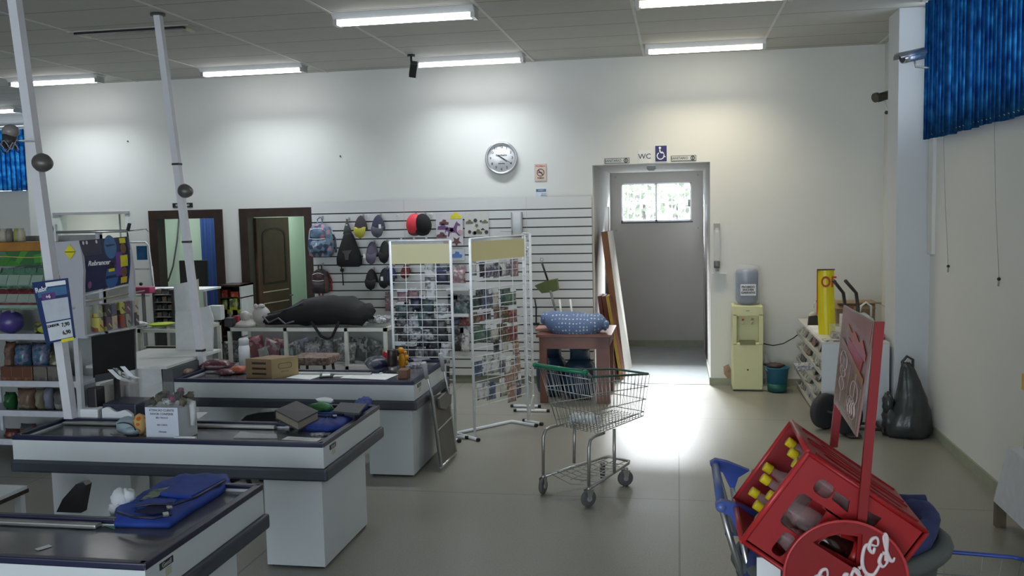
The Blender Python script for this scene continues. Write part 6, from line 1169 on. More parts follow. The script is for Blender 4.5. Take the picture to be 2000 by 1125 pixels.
for k in range(5):
    G().box((p.x - .12, 9.55, .9 + .085 * k), (p.x + .12, 9.72, .905 + .085 * k), WHITE).build('shelf', t)
    for j in range(3): solo('small_black_box', G().box((p.x - .10 + .07 * j, 9.58, .906 + .085 * k), (p.x - .045 + .07 * j, 9.68, .955 + .085 * k + .01 * (j % 2)), PC[('black', 'brown', 'grey')[(j + k) % 3]]), ('black', 'brown', 'grey')[(j + k) % 3] + ' small box on the %s shelf of the dark goods rack' % ('lowest', 'second', 'third', 'fourth', 'top')[k], 'small box', 'boxes on the goods rack, %s shelf' % ('lowest', 'second', 'third', 'fourth', 'top')[k])
# office glimpse: monitor and blue curtain, cable
p = at(375, 535, Y=11.9); t = T('office_monitor', V((p.x, 11.9, .78)), 'black monitor on the desk inside the first brown doorway', 'monitor'); G().box(p + V((-.19, 0, -.18)), p + V((.22, .05, .19)), BLACK, bev=.008).build('screen', t); G().box((p.x - .03, 11.92, .78), (p.x + .03, 11.95, p.z - .1), DGREY).build('stand', t)
p2 = at(400, 560, Y=11.75); t = T('office_desk', V((-6.2, 11.9, 0)), 'desk inside the office behind the first brown doorway', 'desk'); G().box((-6.68, 11.55, .75), (-5.8, 12.3, .78), GREY).build('desk_top', t)
for x in (-6.66, -5.84): G().box((x, 11.6, 0), (x + .03, 12.25, .75), GREY).build('desk_side', t)
t = T('office_curtain', V((-6.35, 12.9, 0)), 'dark blue curtain at the back of the office behind the first brown doorway', 'curtain'); p = at(393, 480, Y=12.9); g = G(); CUR = M((.01, .04, .17), .6)
g.loft([[V((p.x + .02 * i, 12.9 + .02 * sin(i * 1.3), z)) for i in range(45)] for z in (.3, 2.68)], CUR, closed=False, caps=False).build('cloth', t)
solo('hanging_cable', G().tube([at(350, 420, Y=13.15), at(346, 470, Y=13.12), at(338, 520, Y=13.1), at(328, 550, Y=13.1)], .012, DGREY, n=6), 'dark cable curving down the pale green office wall', 'cable')
# toy shelf between the two brown doorways
t = T('toy_shelf', V((-5.62, 10.7, 0)), 'dark low shelf of bright toys between the two brown doorways', 'shelf'); x0, x1 = at(430, 560, Y=10.6).x, at(474, 560, Y=10.6).x; zt_ = at(450, 556, Y=10.6).z
G().box((x0, 10.55, zt_ - .02), (x1, 10.9, zt_), BROWN).box((x0, 10.88, 0), (x1, 10.9, zt_), DGREY).box((x0, 10.55, 0), (x0 + .02, 10.9, zt_), BROWN).box((x1 - .02, 10.55, 0), (x1, 10.9, zt_), WHITE).build('carcass', t)
for py in (580, 620, 655): z = at(450, py, Y=10.6).z; G().box((x0, 10.55, z - .015), (x1, 10.88, z), BROWN).build('shelf_board', t)
tc_ = [('red', 441, 578, .10, .09), ('brown', 462, 578, .1, .07), ('green', 440, 600, .1, .11), ('cream', 460, 602, .1, .13), ('green', 452, 618, .16, .1), ('silver', 466, 618, .1, .1)]
for i, (c_, px, py, w, h) in enumerate(tc_):
    z = at(px, 580 if py < 590 else 620, Y=10.6).z; p = at(px, py, Y=10.65 - .05 * (i % 2)); solo('toy_pack', G().box((p.x - w / 2, p.y - .05, z), (p.x + w / 2, p.y + .04, z + h * (2.0 if py < 615 and py > 590 else 1)), PR([(.5, .55, .5), (.10, .22, .12), (.5, .5, .05), (.12, .12, .14)] if i > 1 else [(.45, .06, .03), (.3, .04, .03), (.5, .2, .08)], 24)), '%s toy pack on the %s level of the dark toy shelf' % (('red', 'brownish red', 'green', 'yellow-green', 'mixed green', 'silver green')[i], 'top' if py < 590 else 'second'), 'toy')
p = at(418, 625, Y=9.6); solo('white_toy_box', G().box((p.x - .07, 9.6, p.z), (p.x + .08, 9.7, p.z + .16), WHITE).ball((p.x - .12, 9.62, p.z + .09), .05, M((.5, .5, .45), .5), wob=.2).cyl((p.x, 9.65, 0), (p.x, 9.65, p.z), .02, GREY), 'white box with a small toy beside the white curved board', 'box')
# ================================================================ MIDDLE CHECKOUT
Z2 = .751; Y2B = 5.57
# monitor with paper strips
m0, m1, m2, m3 = at(178, 658, Y=5.72), at(262, 643, Y=5.98), at(264, 722, Y=5.98), at(182, 738, Y=5.72)
t = T('monitor', V((m0.x + .12, 5.9, .3)), 'black flat monitor seen from behind with printed paper strips stuck below it', 'monitor'); d = V((-.02, .05, 0)); MB_ = M((.010, .011, .012), .35)
G().loft([[m0, m1, m2, m3], [m0 + d, m1 + d, m2 + d, m3 + d]], MB_, smooth=False).build('screen', t)
mc = (m2 + m3) / 2 + d; G().cyl(mc + V((0, 0, .05)), V((mc.x, mc.y, .42)), .022, BLACK).box((mc.x - .12, mc.y - .1, .40), (mc.x + .12, mc.y + .1, .42), BLACK).obox(m3 + V((.02, -.01, -.03)), (m2 - m3) * .45, (0, .02, 0), (0, 0, .05), DGREY).build('stand', t)
for i, (xa, xb) in enumerate(((214, 232), (224, 242), (238, 252))):
    a = at(xa - 4, 722 - 3 * i, Y=5.70); b = at(xb + 12, 745 - 3 * i, Y=5.62); w_x = V((.032, .01, .0)); g = G()
    g.loft([[a, a + w_x, a + w_x + V((0, 0, .001)), a + V((0, 0, .001))], [a.lerp(b, .55) - V((0, .0, .02)), a.lerp(b, .55) + w_x - V((0, 0, .02)), a.lerp(b, .55) + w_x - V((0, 0, .019)), a.lerp(b, .55) - V((0, 0, .019))], [b, b + w_x, b + w_x + V((0, 0, .001)), b + V((0, 0, .001))]], (PAPER, PR([(.5, .52, .5), (.12, .12, .12), (.6, .6, .58)], 90), PAPER)[i], smooth=False).build('paper_strip', t)
t = T('till_shelf', (m0.x + .15, 5.9, 0), 'grey till cabinet behind the middle checkout carrying monitor, printer and scanner', 'cabinet')
G().box((-4.08, 5.60, .03), (-3.35, 6.1, .40), GREY, bev=.005).build('body', t)
P = [at(172, 757, Y=5.66), at(191, 757, Y=5.66), at(193, 808, Y=5.66)]; x0, x1, zt_ = P[0].x, P[1].x, P[0].z
t = T('card_terminal', V(((x0 + x1) / 2, 5.68, .4)), 'tall black upright terminal box beside the thick power pole', 'terminal'); G().box((x0, 5.64, .40), (x1, 5.74, zt_), BLACK, bev=.012).build('housing', t); G().box((x0 + .028, 5.632, .66), (x1 - .02, 5.64, .80), M((.25, .25, .27), .4)).build('inset_window', t)
def pxbox(name, x0, y0, x1, y1, Y, dep, zb, mat, label, cat, bev=.006):
    a, b = at(x0, y0, Y=Y), at(x1, y1, Y=Y); return solo(name, G().box((a.x, Y, zb if zb is not None else b.z), (b.x, Y + dep, a.z), mat, None, bev), label, cat)
pxbox('beige_box', 194, 750, 230, 800, 5.9, .15, .40, M((.36, .34, .31), .6), 'plain beige grey box behind the printer on the middle checkout', 'box')
pxbox('grey_box', 228, 752, 256, 800, 6.0, .12, .40, M((.42, .43, .42), .5), 'light grey box between the beige box and the clear tub', 'box')
a, b = at(196, 795, Y=5.6), at(263, 815, Y=5.6); t = T('receipt_printer', V(((a.x + b.x) / 2, 5.7, .4)), 'black receipt printer wrapped in white paper on the middle checkout', 'printer')
G().box((a.x, 5.62, .40), (b.x, 5.86, a.z + .02), M((.02, .022, .05), .4), bev=.012).build('housing', t); g = G()
g.loft([[V((a.x + .02 + (b.x - a.x - .03) * i / 10, yy, a.z - .095)) for i in range(11)] + [V((a.x + .02 + (b.x - a.x - .03) * i / 10, yy, a.z - .01 - .03 * (i / 10) ** 2 + .012 * sin(i))) for i in range(10, -1, -1)] for yy in (5.585, 5.612)], PAPER, smooth=False).build('white_paper', t)
pxbox('white_tray', 155, 799, 191, 813, 5.58, .10, .74, PAPER, 'low white plastic tray at the foot of the thick power pole', 'tray', .008)
# white notice box with clear tub
YB2 = 5.12; a, b = at(283, 796, Y=YB2), at(352, 856, Y=YB2); xr = at(379, 790, Y=YB2 + .16).x; t = T('notice_box', V(((a.x + b.x) / 2, YB2 + .1, Z2)), 'white box wearing a printed notice sheet on the middle checkout', 'box')
WBX = M((.62, .65, .66), .45, noise=.02); G().box((a.x, YB2, Z2), (xr - .02, YB2 + .22, a.z), WBX).build('carton', t)
o = G().box((a.x + .002, YB2 - .004, Z2 + .005), (b.x - .005, YB2 - .001, a.z + .003), M((.60, .64, .74), .6, noise=.02)).build('notice_sheet', t)
p = V(((a.x + b.x) / 2, YB2 - .005, 0)); g = G()
for s_, z, sz in (('ATENCAO CLIENTE', .93, .019), ('FAVOR CONFERIR', .82, .019), ('SEU TROCO', .71, .015), ('NO CAIXA', .5, .014), ('Obrigado', .3, .014)): g.text(s_, sz, DGREY, XZ((p.x, p.y, Z2 + (a.z - Z2) * z)), .0004, .0003)
g.build('lettering', o)
TZ_ = a.z; t = T('clear_tub', V(((a.x + xr) / 2, YB2 + .1, TZ_)), 'clear plastic tub of small dark toys on top of the notice box', 'tub')
G().box((a.x - .004, YB2 + .0, TZ_ + .002), (a.x + .255, YB2 + .2, TZ_ + .125), CLEAR((.5, .52, .5), .10, .05), bev=.008).build('tub_wall', t)
rnd = random.Random(8)
for i in range(14):
    c = V((a.x + .03 + .2 * (i % 7) / 6, YB2 + .05 + .09 * (i // 7), TZ_ + .03 + .02 * (i % 3))); g = G().ball(c, (rnd.uniform(.02, .032), .024, rnd.uniform(.018, .026)), (M((.03, .025, .02), .3), M((.12, .10, .06), .5), PC['silver'], M((.2, .03, .10), .4))[(0, 1, 0, 2, 3, 0, 1)[i % 7]], wob=.25, seed=i)
    solo('small_toy', g, ('black', 'tan', 'black', 'silver patterned', 'magenta', 'black', 'tan')[i % 7] + ' small toy in the clear tub, %s' % ('front row' if i < 7 else 'back row'), 'toy', '%s toys in the tub, %s row' % (('black', 'tan', 'black', 'silver', 'magenta', 'black', 'tan')[i % 7], 'front' if i < 7 else 'back'))
g = G(); c = V((xr - .0, YB2 + .12, TZ_ - .0)); g.tube([c + V((-.05, 0, .012)), c + V((-.02, 0, .02)), c + V((.012, 0, .005)), c + V((.02, -.01, -.05)), c + V((.018, -.015, -.13))], .022, M((.62, .64, .65), .8), n=10, rs=[.012, .018, .022, .02, .016]); solo('white_cloth', g, 'white rolled cloth hanging down the side of the notice box', 'cloth')
pxbox('paper_stub', 340, 853, 381, 858, 5.095, .02, None, PAPER, 'thin white card strip lying at the foot of the notice box', 'card', 0)
sheetp('paper_sheet', 386, 812, .08, .2, 10, 'white paper edge between notice box and steel rail', False, z=Z2 + .01)
# light blue bag and orange spotted toy
c = at(247, 850, Z=Z2); LB = M((.33, .42, .47), .45); t = T('light_blue_bag', c, 'light blue rounded bag with dark seam beside the white notice box', 'bag'); G().ball(c + V((-.01, .05, .055)), (.085, .07, .055), LB, wob=.08).ball(c + V((.03, .03, .03)), (.07, .06, .035), LB, wob=.06).build('body', t); G().tube([c + V((.085 * cos(a_), .02 - .05 * cos(a_ * .5), .04 + .045 * sin(a_))) for a_ in [pi * i / 8 for i in range(9)]], .004, NAVY, n=5).tube([c + V((-.10, -.02, .012)), c + V((-.04, -.04, .006)), c + V((.03, -.05, .006))], .004, CHROME, n=5).build('seam', t)
c = at(270, 850, Z=Z2) + V((0, .03, 0)); solo('spotted_toy', G().ball(c + V((0, 0, .065)), (.045, .045, .068), DOTS((.62, .42, .16), (.62, .14, .01), 26, .40), wob=.06), 'yellow and orange spotted soft toy between the light blue bag and the notice box', 'toy')
# right end clutter: binder box, green packet, folders, blue vests
c = at(600, 815, Z=Z2 + .02); bx = [at(537, 803, Z=Z2 + .10), at(579, 785, Z=Z2 + .12), at(622, 805, Z=Z2 + .10), at(582, 826, Z=Z2 + .07)]
t = T('ring_binder', bx[3], 'thick dark grey binder lying tilted on the middle checkout, its pale page edge showing', 'binder'); g = G(); up_ = V((0, 0, .008)); th_ = V((0, 0, -.045))
g.loft([bx, [p + up_ for p in bx]], M((.055, .055, .06), .5), smooth=False); g.loft([[p + th_ for p in bx], [p + th_ - up_ for p in bx]], M((.055, .055, .06), .5), smooth=False).build('cover', t)
cen = sum(bx, V()) / 4; inn_ = [p.lerp(cen, .04) for p in bx]; G().loft([inn_, [p + th_ for p in inn_]], M((.28, .24, .19), .7), smooth=False).build('page_block', t)
VB = M((.012, .035, .22), .7, noise=.25, scale=10, bump=.25)
def bluebag(pts, h, label, name='blue_bag', ribs=3, mat=VB):
    """soft flat folded bag from its outline on the worktop"""
    P = [at(x, y, Z=Z2) for x, y in pts]; cen = sum(P, V()) / len(P); t = T(name, cen, label, 'bag'); rs = []
    for z, k in ((0, .97), (h * .3, 1.0), (h * .65, .98), (h * .9, .9), (h, .72), (h * 1.03, .4), (h * 1.0, .05)):
        rs.append([cen + (p - cen) * k + V((0, 0, z * (1 + .12 * sin(i * 2.1))))  for i, p in enumerate(P)])
    G().loft(rs, mat).build('cloth', t)
    return t, cen, P
def dens(pts, n=4):
    o = []
    for i in range(len(pts)):
        a, b = pts[i], pts[(i + 1) % len(pts)]
        for k in range(n): o.append((a[0] + (b[0] - a[0]) * k / n, a[1] + (b[1] - a[1]) * k / n))
    return o
t, cen, P = bluebag(dens([(581, 838), (600, 826), (640, 812), (690, 800), (700, 812), (672, 838), (640, 845), (600, 843)]), .045, 'crumpled blue cloth bag lying beside the dark binder on the middle checkout')
G().tube([cen + V((x, y, .052)) for x, y in ((-.16, -.05), (-.08, -.03), (.0, -.04), (.08, .0), (.12, .06))], .007, M((.006, .012, .04), .8), n=6).tube([cen + V((x, y, .055)) for x, y in ((-.1, .04), (0, .05), (.1, .07))], .006, M((.03, .08, .3), .7), n=6).build('opening_edge', t); G().box((-.012, -.02, 0), (.012, .02, .006), CHROME, ZR(cen + V((.06, -.03, .055)), .5)).build('buckle', t)
t, cen, P = bluebag(dens([(690, 800), (700, 790), (715, 784), (728, 790), (722, 800), (700, 812)]), .05, 'small blue bag corner behind the grey folder at the far corner of the middle checkout')
P = [at(x, y, Z=Z2 + .065) for x, y in ((650, 806), (665, 789), (716, 792), (700, 811))]; P[0].z -= .0
solo('dark_folder', G().loft([P, [p + V((0, 0, .012)) for p in P]], M((.06, .065, .075), .5), smooth=False).loft([[p - V((0, 0, .06)) for p in P[:2]] + [p.lerp(P[1], .2) - V((0, 0, .06)) for p in (P[2], P[3])], P[:2] + [p.lerp(P[1], .2) for p in (P[2], P[3])]], NAVY, smooth=False), 'flat dark slate folder resting on the blue bags by the green packet', 'folder')
c = at(628, 812, Z=Z2 + .01); t = T('green_white_packet', c, 'shiny green packet with white top between binder and slate folder', 'packet'); GP = M((.10, .30, .12), .3, noise=.3, scale=12)
G().pillow(.16, .12, .07, GP, Matrix.Translation(c + V((0, .02, .05))) @ Matrix.Rotation(R(60), 4, 'X'), n=7, wob=.2).build('body', t); G().pillow(.13, .05, .04, PAPER, Matrix.Translation(c + V((.01, .05, .095))) @ Matrix.Rotation(R(50), 4, 'X'), n=6, wob=.2).build('white_top', t)
sheetp('price_sheet', 590, 858, .24, .075, -6, 'white price sheet with a black line near the corner of the middle checkout', True)
c = at(622, 850, Z=Z2); slab('blister_card', 620, 849, .09, .05, .008, PC['silver'], 'small silver blister card between price sheet and blue bag', 'card', 20); slab('dark_coin_tray', 637, 850, .05, .06, .01, PC['black'], 'tiny dark tray beside the silver blister card', 'tray', 10)
solo('clear_film', G().loft([[at(x, y, Z=Z2 + .002) for x, y in ((455, 855), (470, 842), (500, 846), (540, 848), (542, 856))], [at(x, y, Z=Z2 + .006) for x, y in ((455, 855), (470, 842), (500, 846), (540, 848), (542, 856))]], CLEAR((.8, .82, .85), .35, .1), smooth=False), 'flat clear plastic film on the middle checkout worktop', 'film')
# ================================================================ NEAREST CHECKOUT
BL2 = M((.015, .055, .34), .65, noise=.18, scale=9, bump=.25)
t, cen, P = bluebag(dens([(223, 1032), (224, 1005), (262, 985), (300, 960), (350, 938), (400, 935), (446, 936), (452, 950), (430, 970), (380, 1000), (330, 1035)], 3), .045, 'bright blue cloth bag spread over the corner of the nearest checkout', mat=BL2)
fl_ = [at(x, y, Z=Z2 + .065) for x, y in ((312, 962), (362, 936), (420, 934), (440, 934), (374, 968))]; g = G(); g.loft([[p - V((0, 0, .018)) for p in fl_], fl_], BL2, smooth=False).build('top_flap', t)
fl2 = [at(x, y, Z=Z2 + .055) for x, y in ((258, 988), (290, 972), (345, 975), (334, 990), (300, 992))]; G().loft([[p - V((0, 0, .01)) for p in fl2], fl2], BL2, smooth=False).build('front_pocket', t)
dk = [at(x, y, Z=Z2 + .058) for x, y in ((262, 1000), (300, 986), (338, 982), (330, 1000), (296, 1006))]; G().loft([dk, [p + V((0, 0, .004)) for p in dk]], M((.006, .012, .06), .9), smooth=False).build('pocket_shade', t)  # dark patch painting the shade inside the open pocket
G().tube([at(x, y, Z=Z2 + .062) for x, y in ((228, 1000), (260, 1010), (300, 1012), (335, 1005))], .006, NAVY, n=6).tube([at(x, y, Z=Z2 + .07) for x, y in ((262, 990), (300, 984), (340, 986), (380, 972), (440, 938))], .006, NAVY, n=6).build('seam', t)
for x, y in ((324, 1006), (331, 992)): G().box((-.012, -.022, 0), (.012, .022, .008), CHROME, ZR(at(x, y, Z=Z2 + .062), .6)).build('buckle', t)
solo('green_net', G().loft([[at(x, y, Z=Z2 + .02) for x, y in ((270, 980), (300, 955), (320, 952), (335, 948), (310, 972))], [at(x, y, Z=Z2 + .055) for x, y in ((272, 978), (298, 957), (318, 954), (332, 950), (308, 970))]], PR([(.03, .08, .05), (.10, .18, .10), (.02, .04, .03), (.2, .26, .2)], 40, .4), smooth=False), 'dark green patterned packet tucked under the flap of the bright blue bag', 'packet')
solo('green_card', G().loft([[at(x, y, Z=Z2 + .001) for x, y in ((200, 1026), (212, 1008), (226, 1008), (224, 1034))], [at(x, y, Z=Z2 + .004) for x, y in ((200, 1026), (212, 1008), (226, 1008), (224, 1034))]], M((.16, .33, .22), .6), smooth=False), 'pale green card sticking out from under the bright blue bag', 'card')
c = at(236, 1000, Z=Z2); t = T('white_rag', c, 'crumpled white rag against the bright blue bag', 'rag'); RG = M((.60, .62, .64), .85, noise=.1, bump=.5); G().ball(c + V((-.01, .02, .05)), (.045, .04, .06), RG, wob=.10).ball(c + V((.02, .03, .07)), (.04, .03, .035), RG, wob=.12, seed=2).ball(c + V((-.02, -.01, .02)), (.03, .03, .03), RG, wob=.2, seed=5).build('cloth', t)
solo('tape_scrap', G().box((-.015, -.03, 0), (.015, .03, .002), PAPER, ZR(at(85, 1070, Z=Z2 + .001), -.5)), 'small whitish tape scrap on the nearest checkout worktop', 'tape')
# chairs
def chairback(pts, Y, label, zseat):
    P = [at(x, y, Y=Y) for x, y in pts]; cen = sum(P, V()) / len(P); t = T('office_chair', V((cen.x, Y, 0)), label, 'office chair')
    G().loft([[p for p in P], [p + V((.0, .05, 0)) for p in P]], M((.012, .012, .013), .35), smooth=False).build('backrest', t)
    c = V((cen.x - .15, Y + .05, zseat)); G().pillow(.44, .44, .09, M((.015, .015, .016), .8), Matrix.Translation(c) @ Matrix.Rotation(R(90), 4, 'X'), n=8).build('seat', t)
    G().cyl(c, V((c.x, c.y, .1)), .025, BLACK).build('gas_column', t)
    for k in range(5):
        a_ = k * 2 * pi / 5 + .3; e = V((c.x + .27 * cos(a_), c.y + .27 * sin(a_), .08)); G().cyl(V((c.x, c.y, .13)), e, .018, BLACK).build('base_arm', t)
        G().cyl(e + V((0, -.02, -.045)), e + V((0, .02, -.045)), .034, BLACK).build('caster', t)
    return t
chairback([(110, 1000), (122, 975), (148, 946), (162, 942), (168, 948), (160, 990), (158, 1002)], 4.25, 'black office chair behind the nearest checkout, its shiny tilted back showing', .45)
chairback([(468, 824), (480, 812), (505, 806), (535, 804), (540, 826)], 6.45, 'black office chair between the middle and rear checkouts', .47)
# small round stool at the picture edge
c = V((-3.90, 4.42, 0)); t = T('side_table', c, 'small white square table with a brown edge, between the nearest and middle checkouts', 'table'); G().box(c + V((-.22, -.17, .602)), c + V((.22, .17, .62)), WHITE).box(c + V((-.225, -.175, .58)), c + V((.225, .175, .602)), BROWN).build('table_top', t)
for sx in (-1, 1):
    for sy in (-1, 1): G().box(c + V((sx * .19 - .02, sy * .14 - .02, 0)), c + V((sx * .19 + .02, sy * .14 + .02, .58)), WHITE).build('leg', t)
solo('dark_saucer', G().lathe([(0, 0), (.05, 0), (.075, .012), (.07, .014), (0, .006)], DGREY, c=c + V((.05, -.02, .62))), 'dark flat saucer on the small white square table', 'saucer')
# folded grey sun chair leaning on the end of the rear counter
q0, q1, q2, q3 = at(838, 760, Y=7.45), at(872, 752, Y=8.0), at(888, 892, Y=8.0), at(858, 915, Y=7.2)
t = T('folding_chair', (q2 + q3) / 2, 'folded grey mesh chair leaning against the end of the rear counter', 'folding chair'); P0_, P1_, P2_, P3_ = V((-2.0, 7.50, .62)), V((-2.0, 7.83, .62)), V((-1.93, 7.72, .02)), V((-1.93, 7.28, .02))
P0_, P1_ = at(840, 775, X=-2.03), at(871, 765, X=-2.03); P2_, P3_ = at(887, 893, X=-1.93), at(858, 912, X=-1.93)
P2_.z = max(P2_.z, .03); P3_.z = max(P3_.z, .02); MG = PR([(.16, .155, .145), (.20, .195, .18)], 8, .7, kind='n'); n_ = V((.02, 0, 0))
G().loft([[P0_, P1_, P2_, P3_], [p + n_ for p in (P0_, P1_, P2_, P3_)]], M((.105, .10, .095), .6, noise=.12, scale=6), smooth=False).build('mesh_panel', t)
ta, tb = at(828, 708, X=-2.035), at(861, 690, X=-2.035)
G().tube([ta, P0_ + n_, P3_ + n_], .011, CHROME).build('frame_tube', t); G().tube([tb, P1_ + n_, P2_ + n_], .011, CHROME).build('frame_tube', t); G().cyl(P0_.lerp(P3_, .5) + n_, P1_.lerp(P2_, .42) + n_, .008, GREY).cyl(P3_ + n_, P2_ + n_, .011, CHROME).build('cross_bar', t)
for a_, b_ in ((ta, P0_), (tb, P1_)): G().cyl(a_, a_.lerp(b_, .45), .018, M((.4, .41, .42), .5)).build('arm_grip', t)
e = [P0_.lerp(P1_, u) + n_ * 2 + V((.005, 0, v)) for u, v in ((.1, -.02), (.5, .01), (.9, -.02), (.85, -.10), (.5, -.13), (.15, -.10))]; G().loft([e, [p + V((.02, 0, 0)) for p in e]], M((.15, .145, .135), .6), smooth=False).build('head_cushion', t)
# ================================================================ GOODS ON THE TOY SHELVING
def shelfgood(px0, px1, pyt, zi, mat, label, cat='packet', name='shelf_packet', dep=.14, soft=1, back=0, group=None, seed=0):
    z = (SHZ[zi] + .022) if zi is not None else None; Yq = SY + .06 + back; a, b = at(px0, pyt, Y=Yq), at(px1, pyt, Y=Yq)
    h = a.z - z; w = b.x - a.x; c = V(((a.x + b.x) / 2, Yq + dep / 2, z + h / 2)); g = G()
    if soft: g.pillow(w, h, dep, mat, Matrix.Translation(c), n=7, wob=.25, seed=seed)
    else: g.box(c - V((w / 2, dep / 2, h / 2)), c + V((w / 2, dep / 2, h / 2)), mat, None, .005)
    return solo(name, g, label, cat, group)
BLB = PR([(.04, .10, .16), (.10, .13, .22), (.18, .18, .28), (.05, .16, .24)], 26, .25); BRB = PR([(.14, .07, .04), (.20, .11, .07), (.09, .05, .04)], 30, .5)
# top shelf: purple round toy, dark gap, greenish packs
p = at(20, 622, Y=SY + .15); p.z = SHZ[0] + .022; t = T('ball_toy', p, 'purple and grey round-handled toy at the picture edge on the top shelf', 'toy'); G().ball(p + V((0, 0, .11)), (.12, .10, .105), M((.07, .05, .22), .3), wob=.05).build('body', t); G().tube([p + V((-.02 + .07 * cos(a_), -.02, .20 + .06 * sin(a_))) for a_ in [pi * i / 8 for i in range(9)]], .018, M((.22, .22, .26), .4), n=8).build('handle', t)
shelfgood(58, 92, 630, 0, PR([(.08, .08, .05), (.35, .38, .05), (.03, .05, .03)], 24), 'low dark green and yellow pack beside the purple toy on the top shelf')
shelfgood(88, 122, 634, 0, PR([(.05, .06, .05), (.10, .12, .08)], 24), 'dark low pack behind the price card on the top shelf')
# second shelf
for i, (a, b, y, m_, lab) in enumerate(((0, 20, 668, BRB, 'dim brown bag at the picture edge on the second shelf'), (18, 50, 672, BLB, 'blue clear bag of shiny goods on the second shelf, nearer the picture edge'), (52, 88, 670, BLB, 'blue clear bag of shiny goods on the second shelf, nearer the price card'), (88, 112, 685, PR([(.12, .10, .06), (.25, .22, .08), (.06, .05, .05)], 26), 'dark yellowish packet on the second shelf under the price card'))): shelfgood(a, b, y, 1, m_, lab, seed=i, back=.12)
for i, (a, b, lab) in enumerate(((0, 22, 'rusty brown pack in the front row of the second shelf, at the picture edge'), (22, 44, 'rusty brown pack in the front row of the second shelf, second from the picture edge'), (44, 62, 'rusty brown pack in the front row of the second shelf, third from the picture edge'), (64, 90, 'grey pack in the front row of the second shelf'), (92, 122, 'brownish grey pack in the front row of the second shelf, by the thick pole'))):
    shelfgood(a, b, 716, 1, PR([(.20, .08, .04), (.13, .05, .03), (.26, .14, .09)], 24) if i < 3 else PR([(.10, .10, .10), (.16, .14, .12)], 20), lab, soft=0, dep=.08, seed=i)
# third shelf
for i, (a, b, y, m_, lab) in enumerate(((0, 20, 768, M((.02, .10, .03), .4), 'dark green bag on the third shelf at the picture edge'), (24, 60, 760, PR([(.30, .26, .17), (.16, .10, .07), (.24, .2, .14)], 18), 'beige and brown bag on the third shelf'), (62, 78, 762, M((.20, .18, .12), .6), 'olive beige box on the third shelf'), (78, 94, 758, M((.16, .17, .22), .5), 'slate grey narrow pack on the third shelf'), (96, 132, 764, PR([(.22, .20, .19), (.12, .11, .11), (.3, .28, .27)], 14), 'greyish crinkled bag on the third shelf by the thick pole'))): shelfgood(a, b, y, 2, m_, lab, seed=20 + i)
# bottom shelf
for i, (a, b, y, m_, lab) in enumerate(((0, 30, 840, PR([(.16, .04, .03), (.10, .03, .03)], 20), 'dark red pack on the bottom shelf at the picture edge'), (30, 60, 830, PR([(.12, .05, .04), (.08, .08, .09)], 20), 'dim reddish pack on the bottom shelf'), (62, 95, 836, PR([(.08, .08, .085), (.12, .12, .13)], 20), 'dim grey pack on the bottom shelf above the counter edge'), (97, 125, 826, PR([(.14, .15, .10), (.08, .08, .07)], 20), 'olive grey pack on the bottom shelf by the counter end'))): shelfgood(a, b, y, 3, m_, lab, seed=30 + i)
# hanging green blister rows and the orange topped banner at the top
def hangrow(xs, y0, y1, cols, lab, grp, tilt=25):
    for i, x in enumerate(xs):
        p = at(x, (y0 + y1) / 2, Y=SY + .10); h = (at(x, y0, Y=SY + .1).z - at(x, y1, Y=SY + .1).z); t = T('blister_toy', p - V((0, 0, h / 2)), lab + (' at the picture edge', ' one place in from the edge', ' two places in from the edge', ' nearest the thick pole')[i], 'blister pack', grp)
        q = Matrix.Translation(p) @ Matrix.Rotation(R(-tilt), 4, 'X'); G().box((-.065, 0, -h / 2), (.065, .004, h / 2), PR(cols, 18), q).build('card', t); G().box((-.055, -.04, -h * .42), (.055, 0, h * .1), CLEAR((.6, .75, .65), .4, .08), q, .01).build('blister', t); G().cyl(q @ V((0, 0, h * .45)), V((p.x, SY + .38, (q @ V((0, 0, h * .45))).z + .02)), .004, SHM, n=6).build('hook', t)
GC = [(.05, .16, .09), (.08, .22, .13), (.12, .24, .18), (.03, .08, .05)]; RC = [(.14, .03, .035), (.20, .05, .06), (.09, .02, .02)]
hangrow((10, 32, 54, 78), 522, 564, GC, 'green toy blister in the upper hanging row,', 'green blisters, upper row'); hangrow((8, 30, 52, 74), 563, 596, RC, 'dark red toy blister in the middle hanging row,', 'red blisters, middle row'); hangrow((14, 34, 56, 76), 592, 606, [(.12, .2, .14), (.2, .28, .2), (.05, .09, .06)], 'pale green low blister in the bottom hanging row,', 'green blisters, bottom row')
a, b = at(-25, 474, Y=SY + .05), at(82, 519, Y=SY + .05); t = T('toy_banner', V(((a.x + b.x) / 2, SY + .06, b.z)), 'orange and green printed toy box front along the top of the shelving', 'toy box'); H_ = a.z - b.z
G().box((a.x, SY + .05, b.z), (b.x, SY + .3, b.z + H_ * .62), PR([(.05, .22, .03), (.07, .30, .04), (.04, .14, .05), (.10, .2, .12)], 9, .3), None, .005).build('green_part', t); G().box((a.x, SY + .05, b.z + H_ * .62), (b.x, SY + .3, a.z), M((.38, .17, .03), .4, noise=.2, scale=7), None, .005).build('orange_part', t)
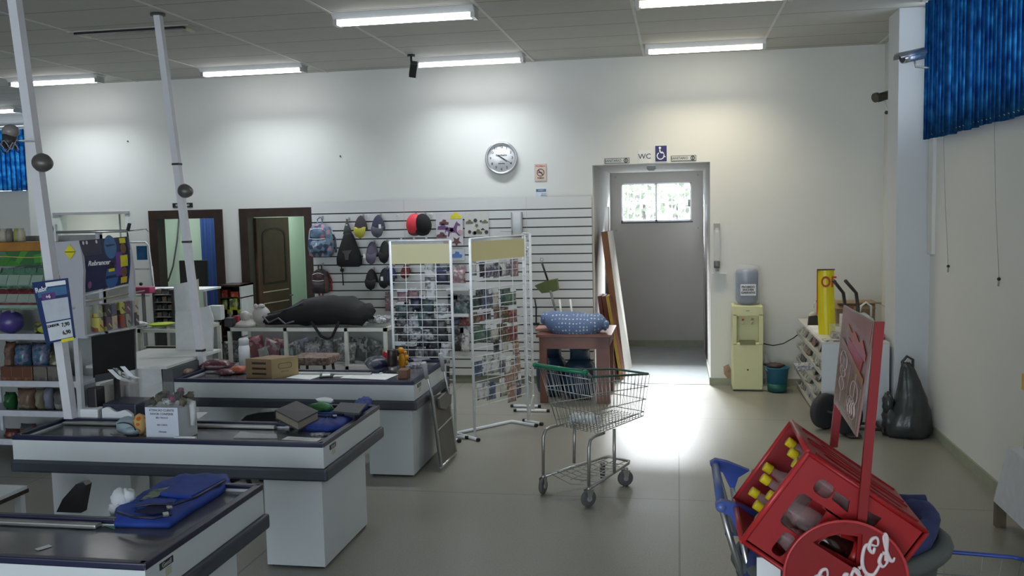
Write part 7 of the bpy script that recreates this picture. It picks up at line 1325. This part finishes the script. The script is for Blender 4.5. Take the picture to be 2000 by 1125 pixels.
G().tube([V((a.x + (b.x - a.x) * k / 6, SY + .045, b.z + H_ * (.38 + .03 * sin(k)))) for k in range(7)], .005, M((.45, .5, .1), .4), n=5).build('yellow_line', t)
for i, (x, c_) in enumerate(((6, 'brown'), (16, 'cream'), (27, 'grey'), (42, 'green'), (50, 'cream'))):
    p = at(x, 470, Y=SY + .25); w = .05 if c_ != 'green' else .045; solo('small_jar', G().lathe([(0, 0), (w * .7, 0), (w * .7, .09), (w * .5, .10), (w * .5, .12), (0, .12)], M({'brown': (.2, .15, .1), 'cream': (.5, .46, .35), 'grey': (.22, .2, .18), 'green': (.35, .36, .12)}[c_], .4), c=V((p.x, SY + .2, a.z + .001))), {'brown': 'brownish', 'cream': 'cream', 'grey': 'greyish', 'green': 'yellow-green'}[c_] + ' small jar on top of the orange toy box, ' + ('at the picture edge' if x < 10 else 'beside the brownish jar' if x < 20 else 'in the middle' if x < 30 else 'second from the pole' if x < 45 else 'nearest the thick pole'), 'jar')
for i in range(8):
    k = i % 4; xx = -5.12 + .12 * (k % 3) ; zz = (.365, .635, .865, .365)[k] ; c_ = ('cream', 'green', 'white', 'brown', 'grey', 'cream', 'silver', 'white')[i]
    q = -5.15 + .075 * (i // 4) + .12 * (i % 2); solo('shelf_carton', G().box((-5.93 + .2 * (i // 4), 8.06, (.365, .635, .865, 1.095)[k] + .001), (-5.93 + .2 * (i // 4) + .17, 8.2, (.365, .635, .865, 1.095)[k] + .13 + .03 * (i % 3)), PC[c_]), '%s carton on the %s shelf of the narrow shelf column' % (c_, ('lowest', 'second', 'third', 'top')[k]) + (', pole side' if i < 4 else ', counter side'), 'carton')
# blue cable box clutter at the office service window
for i, (x0, x1, c_) in enumerate(((118, 140, 'grey'), (142, 150, 'cream'), (152, 175, 'white'), (176, 195, 'grey'), (196, 222, 'silver'))):
    a, b = at(x0, 452, Y=YB - .06), at(x1, 468, Y=YB - .06); solo('window_item', G().box((a.x, YB - .07, SW[2]), (b.x, YB + .05, SW[2] + .30 + .03 * (i % 2)), PC[c_], None, .004), ('grey', 'cream', 'white', 'dark grey', 'silver')[i] + ' package standing on the service window sill', 'package')
